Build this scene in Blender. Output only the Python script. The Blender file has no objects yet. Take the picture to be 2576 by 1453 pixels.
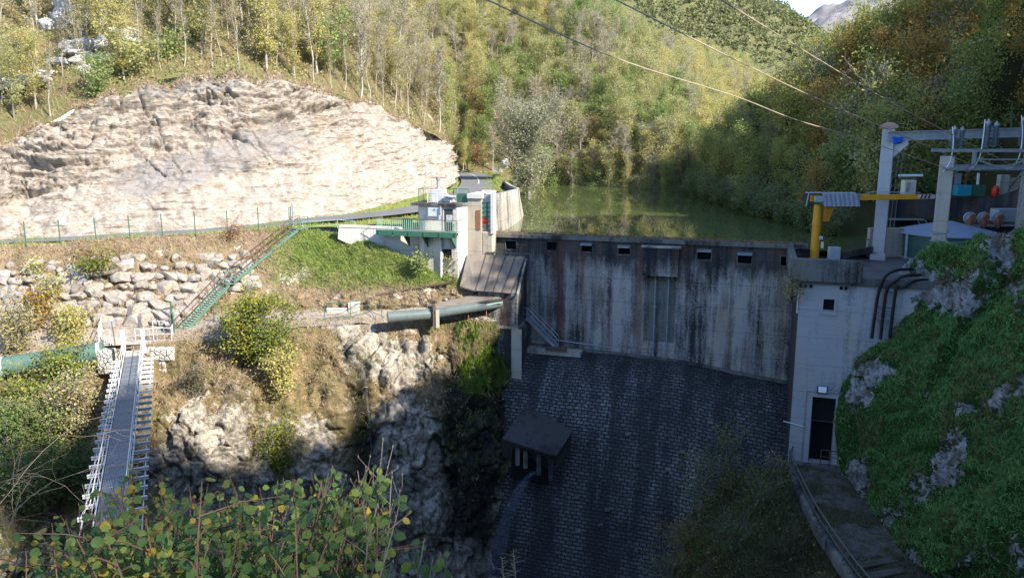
import bpy, math, random
import numpy as np
from mathutils import Vector
R = math.radians
rnd = random.Random(7)
rng = np.random.default_rng(11)
scene = bpy.context.scene
COL = scene.collection
# ---------------------------------------------------------------- measuring
FPX, TILT = 1981.0, R(11)
ST, CT = math.sin(TILT), math.cos(TILT)
def ray(u, v):
    x = (u - 1288) / FPX; y = (726 - v) / FPX
    return np.array([x, y * ST + CT, y * CT - ST])
def U(u, v, Y):
    r = ray(u, v); return r * (Y / r[1])
def UZ(u, v, z):
    r = ray(u, v); return r * (z / r[2])
def proj(P):
    P = np.asarray(P, float)
    f = P[..., 1] * CT - P[..., 2] * ST; up = P[..., 1] * ST + P[..., 2] * CT
    return 1288 + FPX * P[..., 0] / f, 726 - FPX * up / f
DO = np.array([-2.06, 70.0]); DE = np.array([.955, -.2965]); DN = np.array([.2965, .955])
def D(a, b, z):
    p = DO + DE * a + DN * b; return np.array([p[0], p[1], z])
def UP(u, v, b):
    r = ray(u, v); t = (b + DO @ DN) / (r[:2] @ DN); return r * t
def AE(u, v, b):
    p = UP(u, v, b); return (p[:2] - DO) @ DE, p[2]
# ---------------------------------------------------------------- noise
def _h(ix, iy, iz, s):
    n = (ix * 374761393 + iy * 668265263 + iz * 2147483647 + s * 974634777) & 0xFFFFFFFF
    n = ((n ^ (n >> 13)) * 1274126177) & 0xFFFFFFFF
    n = ((n ^ (n >> 16)) * 2246822519) & 0xFFFFFFFF
    return ((n ^ (n >> 15)) & 0xFFFFFF) / float(0xFFFFFF)
def vnoise(P, s=0):
    P = np.asarray(P, float); i = np.floor(P).astype(np.int64); f = P - i; f = f * f * (3 - 2 * f)
    r = 0
    for dx in (0, 1):
        for dy in (0, 1):
            for dz in (0, 1):
                w = (f[..., 0] if dx else 1 - f[..., 0]) * (f[..., 1] if dy else 1 - f[..., 1]) * (f[..., 2] if dz else 1 - f[..., 2])
                r = r + w * _h(i[..., 0] + dx, i[..., 1] + dy, i[..., 2] + dz, s)
    return r * 2 - 1
def fbm(P, o=4, s=0, g=.5):
    P = np.asarray(P, float); r = 0; a = 1
    for k in range(o):
        r = r + a * vnoise(P * 2 ** k + 17.3 * k, s + k); a *= g
    return r
def worley(P, s=0):
    """nearest and second nearest jittered lattice points: f1, f2 and a random number per cell"""
    P = np.asarray(P, float); i = np.floor(P).astype(np.int64); f1 = np.full(P.shape[:-1], 9.); f2 = f1.copy(); idr = np.zeros(P.shape[:-1])
    for dx in (-1, 0, 1):
        for dy in (-1, 0, 1):
            for dz in (-1, 0, 1):
                c = i + np.array([dx, dy, dz]); j = [_h(c[..., 0], c[..., 1], c[..., 2], s + k) for k in range(4)]
                d = np.sqrt(sum((c[..., k] + j[k] - P[..., k]) ** 2 for k in range(3))); n = d < f1
                f2 = np.where(n, f1, np.minimum(f2, d)); idr = np.where(n, j[3], idr); f1 = np.where(n, d, f1)
    return f1, f2, idr
def blocks(G, sc, s, gap=.10, joint=False):
    """fractured rock: blocks standing out by different amounts with open joints between them"""
    W = G * np.array(sc) + fbm(G * .5, 3, s + 20)[..., None] * .35; f1, f2, r = worley(W, s); g1, g2, r2 = worley(W * 2.3, s + 4)
    if joint: return np.clip(1 - (f2 - f1) / (gap * .9), 0, 1) + .7 * np.clip(1 - (g2 - g1) / (gap * .8), 0, 1)
    return (r - .5) + .45 * (r2 - .5) - np.clip(gap - (f2 - f1), 0, gap) / gap * .55 - np.clip(gap - (g2 - g1), 0, gap) / gap * .25
# ---------------------------------------------------------------- materials
def nd(nt, t, ins=None, **props):
    n = nt.nodes.new(t)
    for k, v in props.items(): setattr(n, k, v)
    for k, v in (ins or {}).items():
        s = n.inputs[k]
        if isinstance(v, bpy.types.NodeSocket): nt.links.new(v, s)
        else: s.default_value = v
    return n
class Mt:
    def __init__(s, name, rough=.85, metal=0., spec=.3):
        s.m = bpy.data.materials.new(name); s.m.use_nodes = True; s.nt = s.m.node_tree
        s.b = s.nt.nodes['Principled BSDF']
        s.b.inputs['Roughness'].default_value = rough; s.b.inputs['Metallic'].default_value = metal
        s.b.inputs['Specular IOR Level'].default_value = spec
        s.pos = nd(s.nt, 'ShaderNodeNewGeometry').outputs['Position']
    def map(s, sc=(1, 1, 1), rot=(0, 0, 0), v=None):
        return nd(s.nt, 'ShaderNodeMapping', {'Vector': v or s.pos, 'Scale': sc, 'Rotation': rot}).outputs[0]
    def noise(s, sc, det=6, rough=.6, v=None, dist=0):
        return nd(s.nt, 'ShaderNodeTexNoise', {'Vector': v or s.pos, 'Scale': sc, 'Detail': det, 'Roughness': rough, 'Distortion': dist}).outputs['Fac']
    def vor(s, sc, v=None, feature='F1', out='Distance'):
        return nd(s.nt, 'ShaderNodeTexVoronoi', {'Vector': v or s.pos, 'Scale': sc}, feature=feature).outputs[out]
    def ramp(s, f, stops):
        n = nd(s.nt, 'ShaderNodeValToRGB', {'Fac': f}); el = n.color_ramp.elements
        while len(el) < len(stops): el.new(.5)
        for e, (p, c) in zip(el, stops):
            e.position = p
            c = (c, c, c) if isinstance(c, (int, float)) else c
            e.color = (*c, 1)
        return n.outputs[0]
    def mix(s, f, a, b, mode='MIX'):
        n = s.nt.nodes.new('ShaderNodeMix'); n.data_type = 'RGBA'; n.blend_type = mode
        for i, v in ((0, f), (6, a), (7, b)):
            if isinstance(v, bpy.types.NodeSocket): s.nt.links.new(v, n.inputs[i])
            else: n.inputs[i].default_value = v if i == 0 else (*v, 1)
        return n.outputs[2]
    def math(s, op, a, b=0.):
        return nd(s.nt, 'ShaderNodeMath', {0: a, 1: b}, operation=op).outputs[0]
    def col(s, c):
        if isinstance(c, bpy.types.NodeSocket): s.nt.links.new(c, s.b.inputs['Base Color'])
        else: s.b.inputs['Base Color'].default_value = (*c, 1)
        return s
    def bump(s, f, dist=.1, st=1.):
        n = nd(s.nt, 'ShaderNodeBump', {'Height': f, 'Distance': dist, 'Strength': st})
        s.nt.links.new(n.outputs[0], s.b.inputs['Normal']); return s
    def rough(s, f):
        s.nt.links.new(f, s.b.inputs['Roughness']); return s
MAT = {}
def simple(name, c, rough=.6, metal=0., dirt=.35, sc=3., dark=.45, spec=.3, streak=False):
    """paint, metal or plaster with uneven dirt"""
    m = Mt(name, rough, metal, spec)
    v = m.map((1, 1, .15)) if streak else m.pos
    f = m.noise(sc, 8, .65, v)
    k = m.ramp(f, [(.42, 0.), (.72, dirt)])
    m.col(m.mix(k, c, tuple(x * dark for x in c)))
    m.bump(m.noise(sc * 6, 3), .01, .3)
    MAT[name] = m.m; return m.m
def leafmat(name, cols, trans=.35, wi=.70):
    m = Mt(name, .6, 0, .25); nt = m.nt
    g = nd(nt, 'ShaderNodeNewGeometry'); oi = nd(nt, 'ShaderNodeObjectInfo')
    f = m.math('ADD', m.math('MULTIPLY', g.outputs['Random Per Island'], wi), m.math('MULTIPLY', oi.outputs['Random'], 1 - wi))
    f = m.math('ADD', f, m.math('MULTIPLY', m.math('SUBTRACT', m.noise(.35, 2), .5), .5))
    n = len(cols); c = m.ramp(f, [(i / (n - 1), cc) for i, cc in enumerate(cols)])
    m.col(c)
    tr = nd(nt, 'ShaderNodeBsdfTranslucent', {'Color': c})
    mx = nd(nt, 'ShaderNodeMixShader', {0: trans, 1: m.b.outputs[0], 2: tr.outputs[0]})
    nt.links.new(mx.outputs[0], nt.nodes['Material Output'].inputs['Surface'])
    MAT[name] = m.m; return m.m
# paints and metals
simple('white_paint', (.54, .54, .53), .5, dirt=.4)
simple('deck_steel', (.15, .18, .23), .45, .3, dirt=.4)
simple('canopy_sheet', (.20, .215, .24), .45, .3, dirt=.4)
simple('rail_dark', (.11, .115, .10), .6, dirt=.5)
simple('white_metal', (.74, .76, .78), .4, dirt=.25)
simple('green_paint', (.04, .125, .08), .5, dirt=.4)
simple('pale_green_paint', (.30, .47, .36), .5, dirt=.4)
simple('stair_green', (.095, .165, .12), .5, dirt=.4)
simple('penstock_paint', (.12, .145, .14), .25, dirt=.4, sc=1.5, dark=.5)
simple('green_pipe', (.085, .15, .125), .4, dirt=.6, sc=1.2, dark=.5)
simple('dark_steel', (.045, .05, .055), .5, dirt=.4)
simple('grey_steel', (.26, .29, .31), .5, .2, dirt=.5)
simple('galvanised', (.30, .32, .34), .5, .4, dirt=.4)
simple('rust', (.26, .10, .05), .8, dirt=.6)
simple('brown_steel', (.11, .075, .05), .7, dirt=.5)
simple('yellow_paint', (.56, .26, .02), .5, dirt=.5, sc=2., dark=.55)
simple('blue_paint', (.02, .10, .55), .4, dirt=.2)
simple('teal_paint', (.03, .27, .36), .45, dirt=.2)
simple('red_paint', (.55, .04, .02), .5, dirt=.2)
simple('tank_green', (.055, .12, .10), .5, dirt=.4, streak=True)
simple('tank_roof', (.24, .30, .40), .4, dirt=.2)
simple('black_rubber', (.012, .012, .013), .5, dirt=0)
simple('grey_box', (.30, .33, .36), .5, dirt=.3)
simple('cream_box', (.60, .58, .46), .5, dirt=.3)
simple('glass_dark', (.012, .014, .016), .12, spec=.6, dirt=.1)
simple('insulator', (.10, .15, .19), .25, spec=.6, dirt=.2)
simple('orange_cable', (.55, .16, .02), .5, dirt=.1)
simple('tile_red', (.36, .22, .17), .8)
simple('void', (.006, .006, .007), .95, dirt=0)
simple('wire', (.52, .42, .33), .5, .3, dirt=.3)
simple('dry_plank', (.40, .36, .31), .8, dirt=.5)
simple('sign_grey', (.35, .36, .36), .5)
# concretes
def concrete(name, base, dark, streak=.55, sc=1., rust=0., boards=False, bump=.03, top=False):
    m = Mt(name, .9)
    v = m.map((1, 1, .07))
    a = m.math('ADD', m.math('MULTIPLY', m.noise(1.1 * sc, 8, .7, v), .6), m.math('MULTIPLY', m.noise(3. * sc, 6, .7, v), .4)); b = m.noise(.5 * sc, 5, .6); c = m.noise(7 * sc, 6, .7)
    x = m.math('ADD', m.math('ADD', m.math('MULTIPLY', a, .62), m.math('MULTIPLY', m.math('SUBTRACT', m.noise(.28 * sc, 3, .5, v), .5), .45)), m.math('ADD', m.math('MULTIPLY', b, .22), m.math('MULTIPLY', c, .24)))
    k = m.ramp(x, [(.74 - streak * .40, 0.), (.74 - streak * .40 + .13, .95), (1., 1.)])
    tint = m.mix(m.ramp(m.noise(.9 * sc, 4, .6, m.map((1, 1, .3))), [(.45, 0.), (.7, 1.)]), base, tuple(q * w for q, w in zip(base, (1.1, 1.0, .84))))
    if top: k = m.mix(m.math('MULTIPLY', m.ramp(m.math('ADD', m.math('MULTIPLY', nd(m.nt, 'ShaderNodeMapRange', {0: nd(m.nt, 'ShaderNodeSeparateXYZ', {0: m.pos}).outputs[2], 1: -13., 2: -9.}).outputs[0], .5), m.math('MULTIPLY', m.noise(.9, 8, .72, m.map((1, 1, .25))), .9)), [(.62, 0.), (.80, 1.)]), .85), k, (1, 1, 1))
    cc = m.mix(k, tint, dark)
    if rust:
        cc = m.mix(m.math('MULTIPLY', m.ramp(m.noise(.7 * sc, 6, .65, v), [(.52, 0.), (.66, 1.)]), rust), cc, (.13, .07, .04))
    h = m.noise(9 * sc, 6)
    if boards:
        w = m.noise(1., 3, .5, m.map((.5, .5, 6)))
        cc = m.mix(m.math('MULTIPLY', m.ramp(w, [(.50, .0), (.70, .28)]), m.ramp(m.noise(.6, 4), [(.4, .2), (.6, 1.)])), cc, dark)
        h = m.math('ADD', h, m.math('MULTIPLY', w, .25))
    # pour joints
    sep = nd(m.nt, 'ShaderNodeSeparateXYZ', {0: m.pos}).outputs[2]
    fr = m.math('FRACT', m.math('ADD', m.math('MULTIPLY', sep, .5), m.math('MULTIPLY', m.noise(1.5, 2), .04)))
    cc = m.mix(m.ramp(fr, [(0., .55), (.018, 0.), (.98, 0.), (1., .5)]), cc, dark)
    m.col(cc).bump(h, bump, .7); MAT[name] = m.m; return m
concrete('dam_concrete', (.34, .33, .31), (.013, .015, .019), .70, 1., .7, top=True)
concrete('dark_concrete', (.15, .15, .14), (.02, .02, .02), .66)
concrete('tower_concrete', (.35, .36, .375), (.11, .115, .125), .50, 1., 0, True)
concrete('white_concrete', (.52, .50, .46), (.15, .14, .12), .46)
concrete('pier_concrete', (.40, .36, .29), (.09, .075, .06), .52, 1.6, .3)
concrete('wall_concrete', (.34, .32, .28), (.06, .06, .06), .52)
concrete('deck_concrete', (.10, .10, .10), (.03, .03, .03), .5)
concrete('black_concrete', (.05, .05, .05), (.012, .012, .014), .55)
concrete('pillar_concrete', (.34, .355, .385), (.18, .185, .20), .3)
concrete('roof_sheet', (.19, .165, .14), (.07, .06, .055), .46, 1.5, .5)
# rock
def rock(name, cols, sc=.25, stain=(.40, .28, .17), stainf=.5, grey=(.30, .30, .31), greyf=.8, strata=False, bump=.35, crack=.6):
    m = Mt(name, .95, 0, .1)
    d = m.noise(.6, 4); v = m.pos
    c = m.ramp(m.noise(sc * 4, 9, .68), [(.3, cols[0]), (.5, cols[1]), (.7, cols[2])])
    gn = m.noise(sc * 1.3, 7, .65, m.map((1, 1, 1.6), (0, R(8), 0)))
    if strata: gn = m.math('ADD', nd(m.nt, 'ShaderNodeAttribute', None, attribute_name='rock').outputs['Fac'], m.math('MULTIPLY', m.math('SUBTRACT', m.noise(.9, 8, .7), .5), 1.2))
    c = m.mix(m.math('MULTIPLY', m.ramp(gn, [(.42, 0.), (.62, 1.)] if strata else [(.5, 0.), (.6, 1.)]), greyf), c, grey)
    c = m.mix(m.math('MULTIPLY', m.ramp(m.noise(sc * 2.3, 8, .7, m.map((1, 1, .5))), [(.52, 0.), (.66, 1.)]), stainf), c, stain)
    if strata:
        s_ = m.noise(1., 8, .72, m.map((.28, .28, 2.6), (0, R(7), 0)))
        h = m.math('ADD', m.math('MULTIPLY', s_, .8), m.noise(2.2, 8, .7))
        ck = m.ramp(m.math('MINIMUM', s_, m.math('ADD', m.noise(1.6, 9, .78, m.map((.8, .8, 1.6))), .03)), [(.35, 1.), (.44, 0.)])
        c = m.mix(m.math('MULTIPLY', ck, crack), c, (.10, .07, .045))  # dark lines for cracks, with the ledges' shadow lines put into the colour
    else:
        h = m.noise(1.4, 10, .72)
        ck = m.ramp(m.noise(2.6, 8, .75, m.map((1.4, 1.4, .6))), [(.38, 1.), (.45, 0.)])
        c = m.mix(m.math('MULTIPLY', ck, crack), c, (.09, .075, .055))
    if strata: c = m.mix(m.math('MULTIPLY', nd(m.nt, 'ShaderNodeAttribute', None, attribute_name='joint').outputs['Fac'], .5), c, (.13, .095, .065))
    m.col(c).bump(h, bump, .9); MAT[name] = m.m; return m
rock('limestone', [(.25, .205, .165), (.36, .315, .27), (.45, .41, .36)], .25, strata=True, stainf=.32, grey=(.245, .232, .222), crack=.9)
rock('boulder_rock', [(.17, .14, .11), (.29, .25, .205), (.39, .35, .30)], .8, stainf=.2, grey=(.28, .28, .29), bump=.15)
rock('pale_rock', [(.30, .29, .27), (.50, .49, .46), (.62, .60, .58)], .6, stainf=.25)
def ground(name, cols, sc=1., rockc=None, rockp=(.56, .6), rsc=.35, bump=.25, attr=False):
    m = Mt(name, .95, 0, .1); n = len(cols)
    c = m.ramp(m.noise(sc, 9, .72), [(.28 + .44 * i / (n - 1), q) for i, q in enumerate(cols)])
    h = m.noise(3., 9, .75)
    if rockc:
        rk = m.ramp(m.noise(rsc * 4, 9, .72), [(.35, tuple(x * .45 for x in rockc)), (.5, rockc), (.7, tuple(min(.8, x * 1.15) for x in rockc))])
        at = nd(m.nt, 'ShaderNodeAttribute', None, attribute_name='rock').outputs['Fac'] if attr else None
        f = m.ramp(m.math('ADD', at, m.math('MULTIPLY', m.math('SUBTRACT', m.noise(1.7, 9, .75), .5), 2.6)) if attr else m.noise(rsc, 8, .68), [(rockp[0], 0.), (rockp[1], 1.)])
        ck = m.ramp(m.noise(1.8, 9, .78, m.map((1.3, 1.3, .7))), [(.37, 1.), (.45, 0.)]); rk = m.mix(m.math('MULTIPLY', ck, .8), rk, (.05, .045, .035))
        c = m.mix(f, c, rk)
    if attr:
        sk_ = m.ramp(m.noise(.9, 7, .7, m.map((1.2, 1.2, .13))), [(.50, 0.), (.62, 1.)]); c = m.mix(m.math('MULTIPLY', sk_, .7), c, m.ramp(m.noise(.6, 4), [(.4, (.06, .05, .035)), (.5, (.16, .11, .06)), (.6, (.05, .06, .025))]))
        c = m.mix(m.math('MULTIPLY', nd(m.nt, 'ShaderNodeAttribute', None, attribute_name='joint').outputs['Fac'], .65), c, (.05, .042, .03))
    if attr: c = m.mix(nd(m.nt, 'ShaderNodeAttribute', None, attribute_name='wet').outputs['Fac'], c, (.022, .021, .015))
    m.col(c).bump(h, bump, .9); MAT[name] = m.m; return m
ground('forest_floor', [(.10, .075, .04), (.17, .13, .07), (.13, .14, .05), (.22, .17, .10)], .5, (.55, .53, .5), (.62, .67), .12)
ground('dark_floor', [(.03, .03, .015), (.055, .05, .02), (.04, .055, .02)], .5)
ground('embankment_soil', [(.17, .115, .075), (.27, .195, .135), (.19, .165, .08), (.33, .26, .19)], .8, (.60, .55, .48), (.58, .63), .5)
ground('verge_grass', [(.14, .18, .045), (.22, .24, .07), (.34, .28, .14)], .6)
ground('path_gravel', [(.20, .17, .145), (.28, .25, .22), (.25, .19, .14)], 1.2, bump=.05)
ground('gorge_rock', [(.15, .11, .06), (.30, .21, .12), (.19, .17, .07), (.36, .27, .18)], .55, (.52, .465, .38), (.46, .54), .28, .45, True)
ground('slope_turf', [(.022, .05, .012), (.03, .065, .014), (.05, .06, .02)], .6, (.40, .40, .39), (.46, .54), .33, .4, True)
ground('path_stone', [(.06, .055, .04), (.14, .13, .115), (.075, .065, .04), (.17, .16, .15)], 1.6, bump=.2)
ground('asphalt', [(.12, .12, .125), (.15, .15, .15), (.17, .17, .17)], .5, bump=.02)
ground('mountain_rock', [(.17, .15, .145), (.25, .23, .225), (.20, .18, .175), (.30, .285, .285)], .01, bump=0)
ground('far_floor', [(.08, .09, .04), (.11, .11, .05), (.14, .13, .06)], .05)
ground('dark_earth', [(.03, .03, .02), (.05, .045, .03)], .5)
# masonry apron
m = Mt('masonry', .68, 0, .35)
uv = nd(m.nt, 'ShaderNodeUVMap').outputs[0]
duv = nd(m.nt, 'ShaderNodeVectorMath', {0: uv, 1: nd(m.nt, 'ShaderNodeVectorMath', {0: nd(m.nt, 'ShaderNodeTexNoise', {'Vector': uv, 'Scale': 1.3, 'Detail': 4}).outputs['Color'], 1: (.40, .16, 0)}, operation='MULTIPLY').outputs[0]}, operation='ADD').outputs[0]
bk = nd(m.nt, 'ShaderNodeTexBrick', {'Vector': duv, 'Scale': 1., 'Brick Width': .55, 'Row Height': .29, 'Mortar Size': .045, 'Mortar Smooth': .4, 'Color1': (.095, .093, .09, 1), 'Color2': (.042, .042, .041, 1), 'Mortar': (.006, .006, .007, 1), 'Bias': .1})
sv = nd(m.nt, 'ShaderNodeMapping', {'Vector': uv, 'Scale': (.55, .13, 1)}).outputs[0]
lich = m.ramp(m.noise(1., 8, .7, sv), [(.45, 0.), (.62, 1.)])
fine = m.ramp(m.noise(4.5, 6, .75), [(.46, 0.), (.6, 1.)])
sepuv = nd(m.nt, 'ShaderNodeSeparateXYZ', {0: uv}).outputs[1]
dn = m.ramp(m.math('MULTIPLY', sepuv, .04), [(.04, 0.), (.12, 1.), (.38, .8), (.6, .12)])
c = m.mix(m.math('MULTIPLY', m.math('MULTIPLY', lich, fine), m.math('MULTIPLY', dn, .9)), bk.outputs[0], (.34, .345, .35))
wetm = m.ramp(m.noise(1., 6, .65, nd(m.nt, 'ShaderNodeMapping', {'Vector': uv, 'Scale': (.45, .07, 1), 'Location': (7, 3, 0)}).outputs[0]), [(.44, .75), (.54, 0.)])
c = m.mix(wetm, c, (.010, .011, .013))
mortar = bk.outputs['Fac']
c = m.mix(mortar, c, (.008, .008, .009))
moss = m.math('MULTIPLY', m.ramp(m.noise(1., 6, .6, nd(m.nt, 'ShaderNodeMapping', {'Vector': uv, 'Scale': (.7, .16, 1), 'Location': (4, 9, 0)}).outputs[0]), [(.63, 0.), (.7, .8)]), m.ramp(m.math('MULTIPLY', sepuv, .04), [(.4, 0.), (.6, 1.)]))
c = m.mix(moss, c, (.03, .05, .012))
m.col(c)
m.bump(m.math('ADD', m.math('MULTIPLY', m.math('SUBTRACT', 1., mortar), .8), m.math('MULTIPLY', m.noise(5, 6), .3)), .14, 1.)
MAT['masonry'] = m.m
# water
m = Mt('lake_water', .025, 0, .5); m.col((.075, .095, .034))
m.bump(m.noise(1., 3, .5, m.map((1.2, .5, 1))), .004, .08); MAT['lake_water'] = m.m
m = Mt('falling_water', .3, 0, .5); m.col(m.ramp(m.noise(3., 6, .7, m.map((3, 3, .4))), [(.35, (.06, .07, .11)), (.65, (.26, .28, .36))]))
al = m.ramp(m.noise(4., 6, .75, m.map((4, 4, .6))), [(.44, .0), (.68, .5)])
m.nt.links.new(al, m.b.inputs['Alpha']); MAT['falling_water'] = m.m
# stone block work
m = Mt('stone_block', .9, 0, .1)
vo = m.vor(2.4, None, 'DISTANCE_TO_EDGE')
m.col(m.mix(m.ramp(vo, [(.012, .8), (.04, 0.)]), m.ramp(m.noise(1.5, 6), [(.35, (.34, .31, .28)), (.65, (.52, .49, .44))]), (.16, .14, .12)))
m.bump(m.ramp(vo, [(0., 0.), (.15, 1.)]), .08, .8); MAT['stone_block'] = m.m
# bark and leaves
def bark(name, a, b):
    m = Mt(name, .9, 0, .1)
    m.col(m.ramp(m.noise(2.5, 5, .6, m.map((1, 1, .4))), [(.35, a), (.65, b)])); MAT[name] = m.m
bark('pale_bark', (.24, .215, .18), (.42, .385, .33)); bark('grey_bark', (.13, .12, .10), (.25, .23, .20)); bark('dark_bark', (.05, .042, .035), (.11, .095, .08))
bark('twig_bark', (.13, .10, .075), (.24, .20, .15)); bark('stem_red', (.11, .06, .04), (.21, .13, .085))
leafmat('leaf_olive', [(0.268, 0.281, 0.110), (0.378, 0.378, 0.146), (0.488, 0.464, 0.207), (0.415, 0.415, 0.171)], .5)
leafmat('leaf_yellow', [(0.345, 0.345, 0.115), (0.471, 0.437, 0.149), (0.575, 0.506, 0.196), (0.494, 0.414, 0.161)], .5)
leafmat('leaf_green', [(0.163, 0.237, 0.075), (0.237, 0.312, 0.100), (0.312, 0.375, 0.125), (0.375, 0.400, 0.163)], .5)
leafmat('leaf_silver', [(.22, .23, .14), (.31, .31, .20), (.26, .28, .15), (.38, .36, .25)])
leafmat('leaf_rust', [(0.287, 0.218, 0.092), (0.402, 0.276, 0.103), (0.356, 0.299, 0.115), (0.310, 0.299, 0.115)], .5)
leafmat('leaf_sparse', [(0.333, 0.299, 0.149), (0.425, 0.380, 0.196), (0.380, 0.322, 0.196), (0.460, 0.414, 0.253)], .5)
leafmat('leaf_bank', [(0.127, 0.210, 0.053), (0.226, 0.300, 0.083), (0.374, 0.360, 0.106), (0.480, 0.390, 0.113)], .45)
leafmat('leaf_bank_orange', [(0.202, 0.177, 0.051), (0.342, 0.240, 0.063), (0.430, 0.253, 0.057), (0.253, 0.240, 0.076)])
leafmat('leaf_pink', [(.28, .22, .13), (.36, .26, .18), (.30, .24, .10), (.25, .22, .08)])
leafmat('leaf_bush', [(.085, .14, .03), (.15, .20, .04), (.25, .26, .045), (.42, .33, .05)])
leafmat('leaf_orange', [(0.180, 0.180, 0.027), (0.324, 0.216, 0.027), (0.360, 0.180, 0.027), (0.198, 0.180, 0.036)])
leafmat('leaf_scrub', [(0.187, 0.198, 0.077), (0.286, 0.264, 0.110), (0.396, 0.330, 0.187), (0.330, 0.308, 0.132)])
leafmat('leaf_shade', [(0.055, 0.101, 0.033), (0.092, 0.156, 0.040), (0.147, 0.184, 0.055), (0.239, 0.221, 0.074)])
leafmat('leaf_far', [(0.125, 0.150, 0.062), (0.188, 0.200, 0.088), (0.237, 0.225, 0.100), (0.163, 0.188, 0.088)])
leafmat('leaf_moss', [(.04, .08, .012), (.08, .14, .015), (.14, .2, .02), (.10, .10, .03)])
leafmat('grass_green', [(0.045, 0.128, 0.033), (0.090, 0.232, 0.060), (0.164, 0.329, 0.083), (0.284, 0.329, 0.120)])
leafmat('grass_lit', [(0.126, 0.220, 0.034), (0.198, 0.297, 0.051), (0.306, 0.352, 0.102), (0.270, 0.264, 0.102)])
leafmat('grass_dry', [(.26, .19, .11), (.38, .28, .18), (.44, .34, .23), (.26, .23, .11)])
leafmat('grass_dull', [(0.084, 0.091, 0.042), (0.140, 0.126, 0.070), (0.182, 0.154, 0.084), (0.098, 0.126, 0.042)])
leafmat('grass_dry_shade', [(.09, .10, .03), (.16, .13, .05), (.20, .16, .07), (.10, .12, .03)])
leafmat('dead_leaf', [(.14, .07, .035), (.24, .13, .07), (.3, .18, .1), (.10, .06, .04)])
leafmat('hazel_leaf', [(.055, .11, .035), (.065, .135, .038), (.10, .165, .04), (.075, .14, .04), (.14, .20, .045), (.10, .17, .045), (.19, .23, .05), (.11, .17, .04), (.30, .25, .045), (.52, .30, .035)], .45, 1.)
leafmat('ivy', [(.05, .13, .02), (.12, .2, .03), (.2, .25, .04), (.3, .12, .05)])
leafmat('red_leaf', [(.25, .09, .05), (.35, .14, .07), (.3, .2, .09), (.2, .12, .06)])
# ---------------------------------------------------------------- objects
def tag(o, label=None, cat=None, group=None, kind=None):
    if label: o['label'] = label
    if cat: o['category'] = cat
    if group: o['group'] = group
    if kind: o['kind'] = kind
    return o
ROOT = {}
def thing(name, label, cat, loc=(0, 0, 0), group=None):
    o = bpy.data.objects.new(name, None); COL.objects.link(o); o.location = [float(x) for x in loc]
    o.empty_display_size = .3
    ROOT[o.name] = np.array(loc, float)
    return tag(o, label, cat, group)
def orgof(p):
    while p.parent: p = p.parent
    return ROOT.get(p.name, np.zeros(3))
def link(name, me, mats, parent=None, smooth=False):
    for mm in ([mats] if isinstance(mats, str) else mats): me.materials.append(MAT[mm])
    if smooth: me.polygons.foreach_set('use_smooth', np.ones(len(me.polygons), bool))
    o = bpy.data.objects.new(name, me); COL.objects.link(o)
    if parent: o.parent = parent
    return o
def mesh_np(name, V, F, mats, parent=None, smooth=False, midx=None, uv=None):
    V = np.asarray(V, np.float32); F = np.asarray(F, np.int32)
    if parent is not None: V = V - orgof(parent).astype(np.float32)
    me = bpy.data.meshes.new(name); k = F.shape[1]
    me.vertices.add(len(V)); me.vertices.foreach_set('co', V.ravel())
    me.loops.add(F.size); me.loops.foreach_set('vertex_index', F.ravel())
    me.polygons.add(len(F)); me.polygons.foreach_set('loop_start', np.arange(0, F.size, k, dtype=np.int32))
    if midx is not None: me.polygons.foreach_set('material_index', np.asarray(midx, np.int32))
    me.update(calc_edges=True)
    if uv is not None:
        l = me.uv_layers.new(name='UVMap'); l.data.foreach_set('uv', np.asarray(uv, np.float32)[F.ravel()].ravel())
    return link(name, me, mats, parent, smooth)
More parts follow.
